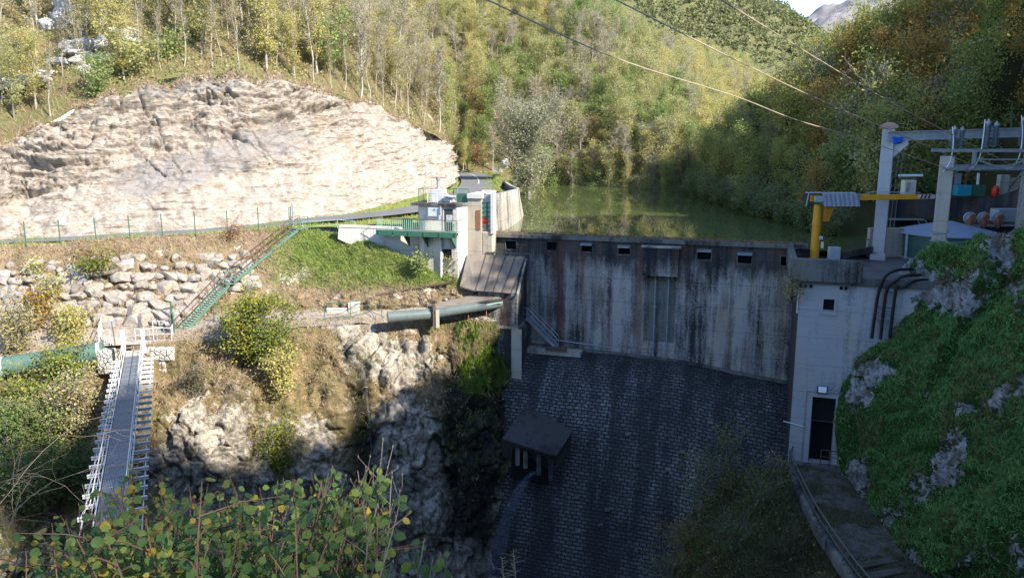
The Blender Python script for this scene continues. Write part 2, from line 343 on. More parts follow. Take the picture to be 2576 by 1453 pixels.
class MB:
    def __init__(s): s.v = []; s.f = []; s.m = []; s.cur = 0
    def add(s, V, F):
        o = len(s.v); s.v += [tuple(map(float, p)) for p in V]
        for f in F: s.f.append([o + i for i in f]); s.m.append(s.cur)
        return s
    def hexa(s, p):   # 8 points: bottom 4 ccw, top 4
        return s.add(p, [(3, 2, 1, 0), (4, 5, 6, 7), (0, 1, 5, 4), (1, 2, 6, 5), (2, 3, 7, 6), (3, 0, 4, 7)])
    def box(s, c, size, ax=None):
        c = np.array(c, float); X, Y, Z = (np.array(a, float) for a in (ax or ((1, 0, 0), (0, 1, 0), (0, 0, 1)))); a, b, d = (q / 2 for q in size)
        return s.hexa([c + X * i * a + Y * j * b + Z * k * d for k in (-1, 1) for i, j in ((-1, -1), (1, -1), (1, 1), (-1, 1))])
    def dbox(s, a0, a1, b0, b1, z0, z1):
        return s.hexa([D(a, b, z) for z in (z0, z1) for a, b in ((a0, b0), (a1, b0), (a1, b1), (a0, b1))])
    def prism(s, poly, h):     # poly: list of 3d points, extruded by vector h
        poly = [np.array(p, float) for p in poly]; h = np.array(h, float); n = len(poly)
        return s.add(poly + [p + h for p in poly], [tuple(range(n - 1, -1, -1)), tuple(range(n, 2 * n))] + [(i, (i + 1) % n, n + (i + 1) % n, n + i) for i in range(n)])
    def bar(s, p, q, w, h=None, up=(0, 0, 1)):
        p = np.array(p, float); q = np.array(q, float); d = q - p; L = np.linalg.norm(d); d = d / max(L, 1e-9)
        u = np.array(up, float)
        if abs(d @ u) > .95: u = np.array((1., 0, 0))
        x = np.cross(d, u); x /= np.linalg.norm(x); y = np.cross(x, d)
        return s.box((p + q) / 2, (w, L, h or w), (x, d, y))
    def tube(s, pts, r, n=8, cap=True):
        pts = [np.array(p, float) for p in pts]; k = len(pts); rs = r if hasattr(r, '__len__') else [r] * k; V = []; F = []
        prev = None
        for i in range(k):
            d = pts[min(i + 1, k - 1)] - pts[max(i - 1, 0)]; d = d / max(np.linalg.norm(d), 1e-9)
            if prev is None:
                a = np.array((0, 0, 1.)) if abs(d[2]) < .9 else np.array((1., 0, 0)); x = np.cross(d, a)
            else: x = prev - d * (prev @ d)
            x /= max(np.linalg.norm(x), 1e-9); y = np.cross(d, x); prev = x
            V += [pts[i] + rs[i] * (x * math.cos(t) + y * math.sin(t)) for t in (2 * math.pi * j / n for j in range(n))]
        for i in range(k - 1):
            F += [(i * n + j, i * n + (j + 1) % n, (i + 1) * n + (j + 1) % n, (i + 1) * n + j) for j in range(n)]
        if cap: F += [tuple(range(n - 1, -1, -1)), tuple(range((k - 1) * n, k * n))]
        return s.add(V, F)
    def lathe(s, c, prof, n=24, ax=(0, 0, 1)):
        c = np.array(c, float); a = np.array(ax, float); x = np.cross(a, (0, 1, .01)); x /= np.linalg.norm(x); y = np.cross(a, x); V = []; F = []
        for r, z in prof: V += [c + a * z + r * (x * math.cos(t) + y * math.sin(t)) for t in (2 * math.pi * j / n for j in range(n))]
        k = len(prof)
        for i in range(k - 1): F += [(i * n + j, i * n + (j + 1) % n, (i + 1) * n + (j + 1) % n, (i + 1) * n + j) for j in range(n)]
        F += [tuple(range(n - 1, -1, -1)), tuple(range((k - 1) * n, k * n))]
        return s.add(V, F)
    def quad(s, a, b, c, d, th=0.):
        if not th: return s.add([a, b, c, d], [(0, 1, 2, 3)])
        a, b, c, d = (np.array(p, float) for p in (a, b, c, d)); nn = np.cross(b - a, d - a); nn = nn / np.linalg.norm(nn) * th
        return s.prism([a, b, c, d], -nn)
    def build(s, name, mats, parent=None, smooth=False, bevel=0):
        V = s.v
        if parent is not None:
            g = orgof(parent); V = [(p[0] - g[0], p[1] - g[1], p[2] - g[2]) for p in V]
        me = bpy.data.meshes.new(name); me.from_pydata(V, [], s.f)
        me.polygons.foreach_set('material_index', np.array(s.m, np.int32)); me.update()
        o = link(name, me, mats, parent)
        if smooth:
            me.polygons.foreach_set('use_smooth', np.ones(len(me.polygons), bool)); me.set_sharp_from_angle(angle=R(40))
        if bevel:
            b = o.modifiers.new('bevel', 'BEVEL'); b.width = bevel; b.segments = 2; b.limit_method = 'ANGLE'
        return o
def copytree(o, parent=None):
    c = o.copy(); COL.objects.link(c)
    if parent is not None: c.parent = parent
    for ch in [x for x in o.children]: copytree(ch, c)
    return c
# ---------------------------------------------------------------- terrain
def cr(P, n):
    """Catmull-Rom along axis 0 of P to n samples"""
    P = np.asarray(P, float); k = len(P); t = np.linspace(0, k - 1, n); i = np.clip(t.astype(int), 0, k - 2); f = (t - i).reshape((-1,) + (1,) * (P.ndim - 1))
    g = lambda j: P[np.clip(j, 0, k - 1)]
    p0, p1, p2, p3 = g(i - 1), g(i), g(i + 1), g(i + 2)
    p0 = np.where((i == 0).reshape(f.shape), 2 * p1 - p2, p0); p3 = np.where((i == k - 2).reshape(f.shape), 2 * p2 - p1, p3)
    return .5 * (2 * p1 + (p2 - p0) * f + (2 * p0 - 5 * p1 + 4 * p2 - p3) * f ** 2 + (3 * p1 - p0 - 3 * p2 + p3) * f ** 3)
class Loft:
    def __init__(s, rows, nu, nv, disp=None, resample=True):
        C = np.array([[np.asarray(p, float) for p in r] for r in rows])
        G = cr(C, nv); G = np.swapaxes(cr(np.swapaxes(G, 0, 1), nu), 0, 1)
        s.G = G; s.nv, s.nu = nv, nu; s.normals()
        if disp is not None:
            s.G = G + disp(s.G, s.N, s.T()); s.normals()
    def T(s):
        return np.stack(np.meshgrid(np.linspace(0, 1, s.nu), np.linspace(0, 1, s.nv)), -1)
    def normals(s):
        a = np.gradient(s.G, axis=1); b = np.gradient(s.G, axis=0); n = np.cross(a, b); n /= np.maximum(np.linalg.norm(n, axis=-1, keepdims=True), 1e-9)
        s.N = n
    def build(s, name, mat, kind='structure', parent=None, smooth=True, uv=True, attr=None, wet=None, joint=None):
        V = s.G.reshape(-1, 3); i = np.arange(s.nv - 1)[:, None] * s.nu + np.arange(s.nu - 1)[None]
        F = np.stack([i, i + 1, i + s.nu + 1, i + s.nu], -1).reshape(-1, 4)
        du = np.concatenate([np.zeros((s.nv, 1)), np.cumsum(np.linalg.norm(np.diff(s.G, axis=1), axis=-1), 1)], 1)
        dv = np.concatenate([np.zeros((1, s.nu)), np.cumsum(np.linalg.norm(np.diff(s.G, axis=0), axis=-1), 0)], 0)
        o = mesh_np(name, V, F, mat, parent, smooth, uv=np.stack([du, dv], -1).reshape(-1, 2) if uv else None)
        if attr is not None:
            at = o.data.attributes.new('rock', 'FLOAT', 'POINT'); at.data.foreach_set('value', np.asarray(attr, np.float32).ravel())
        if joint is not None:
            at = o.data.attributes.new('joint', 'FLOAT', 'POINT'); at.data.foreach_set('value', np.clip(np.asarray(joint, np.float32), 0, 1).ravel())
        if wet is not None:
            at = o.data.attributes.new('wet', 'FLOAT', 'POINT'); at.data.foreach_set('value', np.asarray(wet, np.float32).ravel())
        if kind and not parent: o['kind'] = kind
        return o
    def sample(s, n, mask=None, seed=0, sx=(0, 1), sy=(0, 1)):
        g = np.random.default_rng(seed)
        # area weighted
        A = np.linalg.norm(np.cross(np.diff(s.G[:-1], axis=1), np.diff(s.G[:, :-1], axis=0)), axis=-1)
        jj = np.linspace(0, 1, s.nu - 1)[None]; ii = np.linspace(0, 1, s.nv - 1)[:, None]
        A = A * ((jj >= sx[0]) & (jj <= sx[1]) & (ii >= sy[0]) & (ii <= sy[1]))
        k = g.choice(A.size, n, p=(A / A.sum()).ravel()); i, j = np.divmod(k, s.nu - 1)
        a, b = g.random((2, n, 1))
        L = lambda M: (M[i, j] * (1 - a) + M[i, j + 1] * a) * (1 - b) + (M[i + 1, j] * (1 - a) + M[i + 1, j + 1] * a) * b
        P, N = L(s.G), L(s.N); T = np.stack([(j + a[:, 0]) / (s.nu - 1), (i + b[:, 0]) / (s.nv - 1)], -1)
        if mask is not None:
            kmask = g.random(n) < mask(P, N, T); P, N, T = P[kmask], N[kmask], T[kmask]
        return P, N, T
def unit(a): return a / np.maximum(np.linalg.norm(a, axis=-1, keepdims=True), 1e-9)
def leaf_quads(P, size, g, flat=0., aspect=.7, out=None, droop=0):
    """one diamond-shaped leaf per point"""
    n = len(P); nrm = unit(g.normal(size=(n, 3)) + np.array([0, 0, flat]) + (0 if out is None else out))
    d = unit(np.cross(nrm, g.normal(size=(n, 3)))); d[:, 2] -= droop; d = unit(d); w = np.cross(nrm, d)
    s_ = (size * g.uniform(.6, 1.3, n))[:, None] if np.ndim(size) == 0 else np.asarray(size)[:, None]
    V = np.stack([P - d * s_ * .5, P + w * s_ * aspect * .5 + d * s_ * .05, P + d * s_ * .5, P - w * s_ * aspect * .5 + d * s_ * .05], 1)
    return V.reshape(-1, 3), np.arange(4 * n).reshape(-1, 4)
def blades(P, N, L, W, g, lean=.5, down=0.):
    """grass tufts: bent two-segment blades"""
    n = len(P); d = unit(np.array([0, 0, 1.]) * .7 + N * .5 + g.normal(size=(n, 3)) * lean); w = unit(np.cross(d, g.normal(size=(n, 3))))
    l = (L * g.uniform(.5, 1.4, n))[:, None]; h = g.normal(size=(n, 3)) * .35; h[:, 2] = -.35 - down; wv = w * W * g.uniform(.6, 1.4, n)[:, None]
    mid = P + d * l * .6; tip = mid + unit(d + h) * l * .5
    V = np.stack([P - wv, P + wv, mid + wv * .7, tip, mid - wv * .7], 1).reshape(-1, 3); i = np.arange(n)[:, None] * 5
    return V, np.concatenate([i + np.array([[0, 1, 2]]), i + np.array([[0, 2, 4]]), i + np.array([[4, 2, 3]])], 0)
def cover(name, lf, n, mat, L, W, seed, mask=None, kind='blade', lean=.5, down=0., lift=0., sx=(0, 1), sy=(0, 1), flat=.4):
    g = np.random.default_rng(seed); P, N, T = lf.sample(n, mask, seed, sx, sy)
    if kind == 'blade':
        V, F = blades(P, N, L, W, g, lean, down)
    else:
        V, F = leaf_quads(P + N * lift + g.normal(size=P.shape) * lift * .5, L, g, flat, W)
    o = mesh_np(name, V, F, mat); o['kind'] = 'stuff'; return o
def fm(f, sc, th, seed, w=.12):
    """soft noise mask"""
    return lambda P, N, T: np.clip((fbm(P * sc, 3, seed) - th) / w, 0, 1) * (f(P, N, T) if f else 1)
# ---------------------------------------------------------------- trees
def tubes_np(segs, n=4):
    """segs: list of (p,q,r0,r1) -> verts, quads"""
    if not segs: return np.zeros((0, 3)), np.zeros((0, 4), int)
    P = np.array([s_[0] for s_ in segs], float); Q = np.array([s_[1] for s_ in segs], float); r0 = np.array([s_[2] for s_ in segs])[:, None]; r1 = np.array([s_[3] for s_ in segs])[:, None]
    d = unit(Q - P); a = np.where(np.abs(d[:, 2:3]) < .9, np.array([[0, 0, 1.]]), np.array([[1., 0, 0]])); x = unit(np.cross(d, a)); y = np.cross(d, x); ring = []
    for C, r in ((P, r0), (Q, r1)):
        for j in range(n):
            t = 2 * math.pi * j / n; ring.append(C + r * (x * math.cos(t) + y * math.sin(t)))
    V = np.stack(ring, 1).reshape(-1, 3); b = np.arange(len(segs))[:, None] * 2 * n
    F = np.concatenate([np.concatenate([b + j, b + (j + 1) % n, b + n + (j + 1) % n, b + n + j], 1) for j in range(n)], 0)
    return V, F
def skeleton(g, h, r, width, nb, base=.3, up=.8, lvl=2, sub=5, lean=.04, wob=.012):
    segs = []; tw = []; tips = []
    k = 7; pts = [np.zeros(3)]; dr = np.array([g.normal() * lean, g.normal() * lean, 1.])
    for i in range(k): pts.append(pts[-1] + dr * h / k + np.append(g.normal(size=2) * h * wob, 0))
    pts = np.array(pts); rad = lambda t: r * (1 - t) ** .8 + .012
    for i in range(k): segs.append((pts[i], pts[i + 1], rad(i / k), rad((i + 1) / k)))
    at = lambda t: pts[min(int(t * k), k - 1)] + (pts[min(int(t * k), k - 1) + 1] - pts[min(int(t * k), k - 1)]) * (t * k - min(int(t * k), k - 1))
    def branch(p, d, L, rr, lev):
        q = p; n = 3; dd = d.copy()
        for i in range(n):
            dd = unit(dd + g.normal(size=3) * .22 + np.array([0, 0, .10])); q2 = q + dd * L / n
            (segs if lev == 1 else tw).append((q, q2, rr * (1 - i / n * .7), rr * (1 - (i + 1) / n * .7)))
            if lev < lvl:
                for _ in range(max(1, sub // n + (g.random() < (sub % n) / n))):
                    branch(q + (q2 - q) * g.random(), unit(dd + g.normal(size=3) * .75 + np.array([0, 0, .15])), L * g.uniform(.3, .55), rr * .45, lev + 1)
            q = q2; tips.append((q, lev))
    for i in range(nb):
        t = base + (1 - base) * (i + g.random()) / nb; t = min(t, .99)
        prof = math.sin(math.pi * min(1, .18 + .82 * (1 - (t - base) / (1 - base)) ** .8)) ** .6 if width > 0 else 1
        az = g.random() * 6.283; d = unit(np.array([math.cos(az), math.sin(az), up * g.uniform(.6, 1.4)]))
        branch(at(t), d, width * max(.25, prof) * g.uniform(.7, 1.15), rad(t) * .55, 1)
    tips.append((pts[-1], 1))
    return segs, tw, tips
def tree_meshes(seed, h, r, width, nb, leaves, lsize, barkm, leafm, base=.3, up=.8, lvl=2, sub=5, sig=.45, twr=None, flat=.5, lean=.04, nside=5, toplevel=1):
    g = np.random.default_rng(seed); segs, tw, tips = skeleton(g, h, r, width, nb, base, up, lvl, sub, lean)
    V, F = tubes_np(segs, nside); 
    a = ('trunk', V, F, barkm)
    tp = np.array([t[0] for t in tips if t[1] >= toplevel]); 
    k = g.integers(0, len(tp), leaves); wgt = g.gamma(1.2, 1, len(tp)); k = g.choice(len(tp), leaves, p=wgt / wgt.sum())
    P = tp[k] + g.normal(size=(leaves, 3)) * sig * np.array([1, 1, .75])
    LV, LF = leaf_quads(P, lsize, g, flat)
    if tw:
        if twr: tw = [(p, q, max(a_, twr), max(b_, twr * .6)) for p, q, a_, b_ in tw]
        TV, TF = tubes_np(tw, 3); CV = np.concatenate([LV, TV]); CF = np.concatenate([LF, TF + len(LV)]); mi = np.concatenate([np.zeros(len(LF)), np.ones(len(TF))])
    else: CV, CF, mi = LV, LF, np.zeros(len(LF))
    return a, ('crown', CV, CF, leafm, mi)
def tree_thing(name, label, cat, group, tm, loc):
    t = thing(name, label, cat, (0, 0, 0), group); a, c = tm
    mesh_np('trunk', a[1], a[2], a[3], t, True); mesh_np('crown', c[1], c[2], [c[3], a[3]], t, False, c[4])
    t.location = loc; return t
def place(src, loc, rz=0, sc=1., label=None, sz=None):
    o = copytree(src) if src.get('used') else src
    src['used'] = 1
    o.location = [float(x) for x in loc]; o.rotation_euler = (0, 0, rz); o.scale = (sc, sc, sz or sc)
    if 'used' in o and o is not src: del o['used']
    if label: o['label'] = label
    return o
def cleanup_used():
    for o in bpy.data.objects:
        if 'used' in o: del o['used']
# ================================================================ TERRAIN
S_AZ, S_EL = R(128), R(36)
SUN = np.array([math.cos(S_EL) * math.sin(S_AZ), math.cos(S_EL) * math.cos(S_AZ), math.sin(S_EL)])
Zc = -8.5; LAKE = -9.0; LEDGE = -15.6; PATH = -23.6; DECK = -9.6
rows = lambda *rs: [[U(*p) for p in r] for r in rs]
# base ground sheet to the horizon
b = MB(); b.quad((-9000, -3000, -50), (9000, -3000, -50), (9000, 14000, -50), (-9000, 14000, -50)); tag(b.build('ground', 'dark_earth'), kind='structure')
# ---- quarry face
def blobs(G, L):
    uu, vv = proj(G); r = 0
    for u0, v0, su, sv, a in L: r = r + a * np.exp(-((uu - u0) / su) ** 2 - ((vv - v0) / sv) ** 2)
    return r
def rockdisp(amp, sc, strata=0., seed=0, edge=True, tilt=.14):
    def f(G, N, T):
        q = fbm(G * sc, 5, seed, .55) * amp
        bl = np.abs(vnoise(G * sc * 1.7, seed + 9)) ; q = q + (bl - .4) * amp * .5
        if strata:
            zz = G[..., 2] - tilt * G[..., 0] + fbm(G * .12, 2, seed + 3) * .8
            P = np.stack([G[..., 0] * .16, G[..., 1] * .16, zz * 1.15], -1); slab = blobs(G, [(330, 455, 80, 42, 1.), (440, 435, 90, 44, 1.), (560, 400, 100, 46, 1.), (690, 350, 110, 42, 1.), (880, 400, 150, 60, .9)]); lay = vnoise(P, seed + 5) + .6 * vnoise(P * np.array([2.2, 2.2, 2.6]), seed + 6) + .4 * vnoise(P * np.array([5, 5, 4.]), seed + 7) + .25 * vnoise(P * np.array([11, 11, 7.]), seed + 14)
            m = np.clip(fbm(G * .07, 3, seed + 8) * 1.4 + (T[..., 1] < .62) * .9 - (T[..., 1] > .62) * .35 - (T[..., 0] > .62) * .5, .12, 1) * np.clip(1.1 - slab, .12, 1)
            q = q + np.round(lay * 4) / 4 * strata * m
            q = q + blocks(G - np.array([0, 0, 1.]) * (tilt * G[..., 0:1]), (.24, .24, .8), 21, .12) * strata * .75 * np.clip(m * 1.2, .3, 1)
            jt = fbm(np.stack([G[..., 0] * .30 + zz * .16, G[..., 1] * .1, zz * .05], -1), 3, seed + 12); q = q - np.clip(.022 - np.abs(jt), 0, .022) * 36 * strata * (T[..., 1] < .62) * (T[..., 0] < .62)
        w = np.minimum(1, 8 * (1 - np.abs(2 * T[..., 1] - 1))) * .85 + .15 if edge else 1
        if strata: q = q + np.clip(1 - T[..., 1] * 14, 0, 1) * fbm(np.stack([G[..., 0] * .5, G[..., 1] * .5, 0 * G[..., 2]], -1), 4, 33, .6) * 1.6
        # push along horizontal-ish normal towards the viewer
        Nn = np.where((N[..., 1:2] > 0), -N, N)
        D_ = Nn * (q * w)[..., None]
        if strata: D_[..., 2] += np.clip(1 - T[..., 1] * 9, 0, 1) * (fbm(np.stack([G[..., 0] * .35, G[..., 1] * .35, 0 * G[..., 2]], -1), 4, 35, .65) * 1.0)
        return D_
    return f
cl_top = [(-250, 440, 70), (0, 372, 75), (60, 322, 77), (200, 272, 79), (340, 238, 82), (480, 190, 85), (620, 196, 87), (760, 215, 92), (870, 245, 97), (1000, 297, 103), (1080, 337, 109), (1136, 374, 114), (1122, 380, 128)]
cl_mid1 = [(-250, 490, 69), (0, 430, 73.5), (60, 395, 75.3), (200, 365, 77), (340, 340, 79.5), (480, 310, 82.3), (620, 305, 84.5), (760, 315, 89), (870, 335, 94), (1000, 365, 100), (1080, 385, 106), (1140, 402, 112), (1124, 400, 128)]
cl_mid2 = [(-250, 560, 67.5), (0, 520, 71.5), (60, 505, 73), (200, 490, 74.5), (340, 472, 76.5), (480, 455, 78.5), (620, 445, 81.5), (760, 440, 85), (870, 435, 90), (1000, 430, 97.5), (1080, 432, 104), (1143, 436, 110), (1126, 425, 128)]
cl_base = [(-250, 630, 66), (0, 606, 70), (60, 604, 70.5), (200, 600, 72), (340, 594, 74), (480, 586, 75.5), (620, 574, 77.5), (760, 555, 81), (870, 538, 85.5), (1000, 508, 94), (1080, 484, 101), (1142, 464, 109), (1126, 448, 128)]
quarry = Loft(rows(cl_top, cl_mid1, cl_mid2, cl_base), 520, 190, rockdisp(.6, .35, .85, 3))
qa_ = blobs(quarry.G, [(400, 225, 75, 24, 1.1), (545, 212, 75, 24, .9), (220, 290, 60, 22, .6), (330, 455, 80, 42, .9), (440, 435, 90, 44, 1.), (560, 400, 100, 46, .9), (690, 350, 110, 42, .8), (900, 380, 120, 40, .35), (60, 560, 50, 40, .45), (180, 470, 50, 50, .35), (950, 450, 60, 60, .3)])
quarry.build('quarry_cliff', 'limestone', attr=qa_ + fbm(quarry.G * .2, 3, 9) * .22, smooth=False, joint=blocks(quarry.G - np.array([0, 0, 1.]) * (.14 * quarry.G[..., 0:1]), (.24, .24, .8), 21, .09, True) * np.clip(fbm(quarry.G * .07, 3, 11) * 1.4 + (quarry.T()[..., 1] < .62) * .9 - (quarry.T()[..., 0] > .62) * .4, .1, 1))
# ---- ground strip between fence and cliff, and the valley road
fence_l = [(-250, 632, 65), (0, 618, 66.5), (150, 612, 67.5), (300, 600, 68.8), (450, 592, 70), (600, 582, 71.5), (720, 574, 73), (860, 578, 74), (1000, 575, 74), (1100, 560, 75)]
vr = [[U(*p) for p in [(-250, 632, 65), (0, 618, 66.5), (150, 612, 67.5), (300, 600, 68.8), (450, 592, 70), (600, 582, 71.5), (720, 574, 73), (870, 568, 75), (1050, 556, 76.5), (1165, 540, 78), (1250, 480, 93), (1262, 448, 115), (1240, 436, 140), (1200, 432, 160)]],
      [U(*p) for p in [(-250, 622, 67), (0, 608, 69), (150, 603, 70), (300, 595, 71.5), (450, 588, 73.2), (600, 577, 75), (720, 562, 77.5), (870, 552, 80), (1000, 534, 86), (1070, 512, 92), (1140, 478, 104), (1155, 452, 120), (1150, 436, 145), (1130, 430, 165)]],
      [U(*p) for p in [(-250, 610, 69), (0, 596, 72.5), (150, 592, 74), (300, 585, 76), (450, 578, 77.5), (600, 566, 80), (720, 548, 83), (870, 530, 88), (1000, 500, 96), (1070, 478, 103), (1128, 458, 113), (1130, 440, 128), (1120, 425, 150), (1100, 415, 170)]]]
verge = Loft(vr, 160, 26, lambda G, N, T: np.stack([0 * G[..., 0], 0 * G[..., 0], fbm(G * .5, 3, 5) * .12 - .05 - .5 * np.clip((T[..., 0] - .62) * 12, 0, 1) * (T[..., 1] < .55) * (T[..., 1] > .04)], -1)); verge.build('verge', 'verge_grass')
rc = [np.array(p) for p in [U(-250, 614, 68.3), U(0, 607, 69.6), U(300, 594, 72), U(600, 576, 75.6), U(770, 556.5, 78.3), U(900, 545, 81.2), U(1040, 528, 85.5), U(1135, 505, 91), U(1188, 483, 99), U(1205, 463, 113), U(1202, 449, 128), U(1188, 440, 142), U(1165, 435, 152), U(1120, 428, 160)]]
rcs = cr(np.array(rc), 120); tg = unit(np.gradient(rcs, axis=0)); sd = np.stack([tg[:, 1], -tg[:, 0], 0 * tg[:, 0]], -1); sd = unit(sd)
wid = np.interp(np.arange(120) / 119, [0, .4, .6, .75, 1], [2.2, 2.2, 2.4, 2.75, 2.75])[:, None]
rcs[:, 2] += .10
V = np.concatenate([rcs - sd * wid, rcs + sd * wid]); i = np.arange(119)[:, None]; F = np.concatenate([i, i + 120, i + 121, i + 1], 1)
tag(mesh_np('road', V, F, 'asphalt'), kind='structure')
k0 = 82; V = np.concatenate([rcs[k0:] - sd[k0:] * .16 + [0, 0, .012], rcs[k0:] + sd[k0:] * .02 + [0, 0, .012]]); q = 120 - k0; i = np.arange(q - 1)[:, None]
tag(mesh_np('road_marking', V, np.concatenate([i, i + q, i + q + 1, i + 1], 1), 'white_paint'), kind='structure')
# ---- left hillside (above quarry, round to the far shore)
foot = np.array([np.array(q) for q in [U(-700, 520, 62), U(-250, 438, 70.4), U(0, 370, 75.4), U(200, 270, 79.5), U(480, 188, 85.6), U(760, 213, 92.6), U(1000, 295, 103.6), U(1130, 372, 114.6), U(1110, 425, 150), (0, 150, -7.5), (10, 147, -9.2), (19, 141, -9.2), (28, 139, -9.2), (42, 152, -9.2), (66, 176, -9), (100, 205, -8), (150, 250, -6)]])
up = np.array([(-.25, 1), (-.25, 1), (-.28, 1), (-.32, 1), (-.38, 1), (-.42, 1), (-.45, 1), (-.45, 1), (-.4, 1), (-.3, 1), (-.25, 1), (-.22, 1), (-.2, 1), (-.35, 1), (-.5, .9), (-.6, .8), (-.7, .7)]); up = unit(up)
zs = [(0, 0), (22, 17), (55, 42), (110, 80), (190, 130)]
scale = np.array([1.] * 9 + [.9, .9, .9, .85, .75, .62, .5, .4])
hr = [[f_ + np.array([u_[0] * d_, u_[1] * d_, z_ * s_]) for f_, u_, s_ in zip(foot, up, scale)] for d_, z_ in zs]
hillside = Loft(hr, 260, 110, lambda G, N, T: np.stack([0 * G[..., 0], 0 * G[..., 0], fbm(G * .06, 4, 31) * 2.2 * np.minimum(1, T[..., 1] * 6) + fbm(G * .4, 3, 32) * .25], -1))
hillside.build('hillside', 'forest_floor')
# outcrops on the hillside, upper left
def blocky(g, sub=3, lo=.5, hi=.8, cuts=10):
    import bmesh
    bm = bmesh.new(); bmesh.ops.create_icosphere(bm, subdivisions=sub, radius=1.); C = np.array([v.co[:] for v in bm.verts]); F = np.array([[v.index for v in f.verts] for f in bm.faces]); bm.free()
    for _ in range(cuts):
        n_ = unit(g.normal(size=3)); d = g.uniform(lo, hi); C = C - np.maximum(C @ n_ - d, 0)[:, None] * n_ * .94
    return C * (1 + fbm(C * 2.5 + g.random() * 50, 3, 5) * .10)[:, None], F
def outcrop(name, u, v, Y, w, h, dpt, seed, lab):
    g = np.random.default_rng(seed); Vs, Fs, o = [], [], 0; c = U(u, v, Y)
    for k in range(16):
        C, F = blocky(g); s_ = g.uniform(.28, .55); q = g.uniform(-.85, .85, 3); C = C * np.array([w * 1.2, dpt, h * .9]) * s_ * g.uniform(.6, 1.2, 3) + c + q * np.array([w, dpt * .4, h]) + np.array([0, (q[2]) * 1.2, 0]); Vs.append(C); Fs.append(F + o); o += len(C)
    return tag(mesh_np(name, np.concatenate(Vs), np.concatenate(Fs), 'pale_rock'), lab, 'rock')
for q in [(160, 45, 92, 2.4, 3.0, 2., 1, 'pale limestone outcrop, highest on the hillside at the upper left'),
          (215, 125, 86.5, 2.6, 1.6, 1.4, 2, 'long pale outcrop sloping up to the right below the highest outcrop'),
          (300, 95, 88, 1.7, 1.1, 1.2, 3, 'small white outcrop at the upper right end of the sloping outcrop'),
          (235, 165, 84.5, 1.3, 1.2, 1., 4, 'white outcrop between slim trunks just above the bushes over the quarry'),
          (110, 190, 82, .9, .7, .8, 5, 'small pale boulder in brown scrub left of the outcrops'),
          (25, 215, 80.5, 1.6, .9, .8, 6, 'pale ledge of rock at the left edge above the quarry')]:
    outcrop('rock_outcrop', *q)
# ---- embankment between fence and lower path
A3 = [(-250, 632, 65), (0, 618, 66.5), (150, 612, 67.5), (300, 600, 68.8), (450, 592, 70), (600, 582, 71.5), (720, 574, 73), (860, 592, 71.2), (950, 618, 69.6), (1050, 662, 68.6), (1110, 694, 68.1), (1190, 700, 68)]
A2 = [(-250, 690, 64), (0, 668, 65.3), (150, 662, 66), (300, 655, 67), (450, 652, 68), (600, 645, 69.4), (720, 630, 70.2), (830, 640, 69.8), (940, 668, 68.9), (1050, 692, 68.2), (1110, 706, 67.9), (1190, 712, 67.8)]
A1 = [(-250, 770, 63), (0, 750, 64.2), (150, 742, 64.8), (300, 738, 65.4), (440, 745, 65.9), (560, 722, 67.8), (700, 722, 68.2), (820, 738, 68), (940, 738, 67.6), (1050, 732, 67.4), (1110, 726, 67.4), (1190, 730, 67.3)]
A0 = [(-250, 850, 62), (0, 834, 62.8), (150, 822, 63.2), (300, 818, 63.6), (440, 820, 63.9), (560, 780, 66.6), (700, 776, 67), (820, 780, 66.9), (940, 778, 66.8), (1050, 772, 66.8), (1110, 770, 66.8), (1190, 772, 66.8)]
def embdisp(G, N, T):
    left = np.clip((.5 - T[..., 0]) * 8, 0, 1); r = fbm(G * .8, 4, 41) * .22 + left * np.abs(vnoise(G * .9, 42)) * .25
    low = np.clip((T[..., 1] - .62) * 5, 0, 1) * (1 - left); r = r + low * np.abs(fbm(G * .9, 4, 44, .6)) * .6
    Nn = np.where(N[..., 1:2] > 0, -N, N); return Nn * (r * np.minimum(1, 10 * (1 - np.abs(2 * T[..., 1] - 1))))[..., None]
bank = Loft(rows(A3, A2, A1, A0), 300, 90, embdisp); bank.build('embankment', 'embankment_soil')
# ---- lower path / ledge
L1 = [(-250, 846, 62.2), (0, 830, 63), (150, 818, 63.4), (300, 815, 63.8), (440, 818, 64.1), (560, 778, 66.8), (700, 774, 67.2), (820, 778, 67.1), (940, 776, 67), (1050, 770, 67), (1110, 768, 67), (1190, 770, 67), (1300, 780, 66.8)]
L0 = [(-250, 965, 57.6), (0, 930, 58.5), (150, 905, 59.3), (300, 880, 60), (400, 862, 59.9), (550, 848, 60.6), (700, 830, 62.6), (820, 818, 63.9), (940, 812, 64.9), (1040, 804, 65.6), (1110, 802, 65.9), (1200, 806, 65.9), (1300, 812, 66)]
ledge = Loft(rows(L1, L0), 160, 16, lambda G, N, T: np.stack([0 * G[..., 0], 0 * G[..., 0], fbm(G * .7, 3, 51) * .12], -1)); ledge.build('path', 'path_gravel')
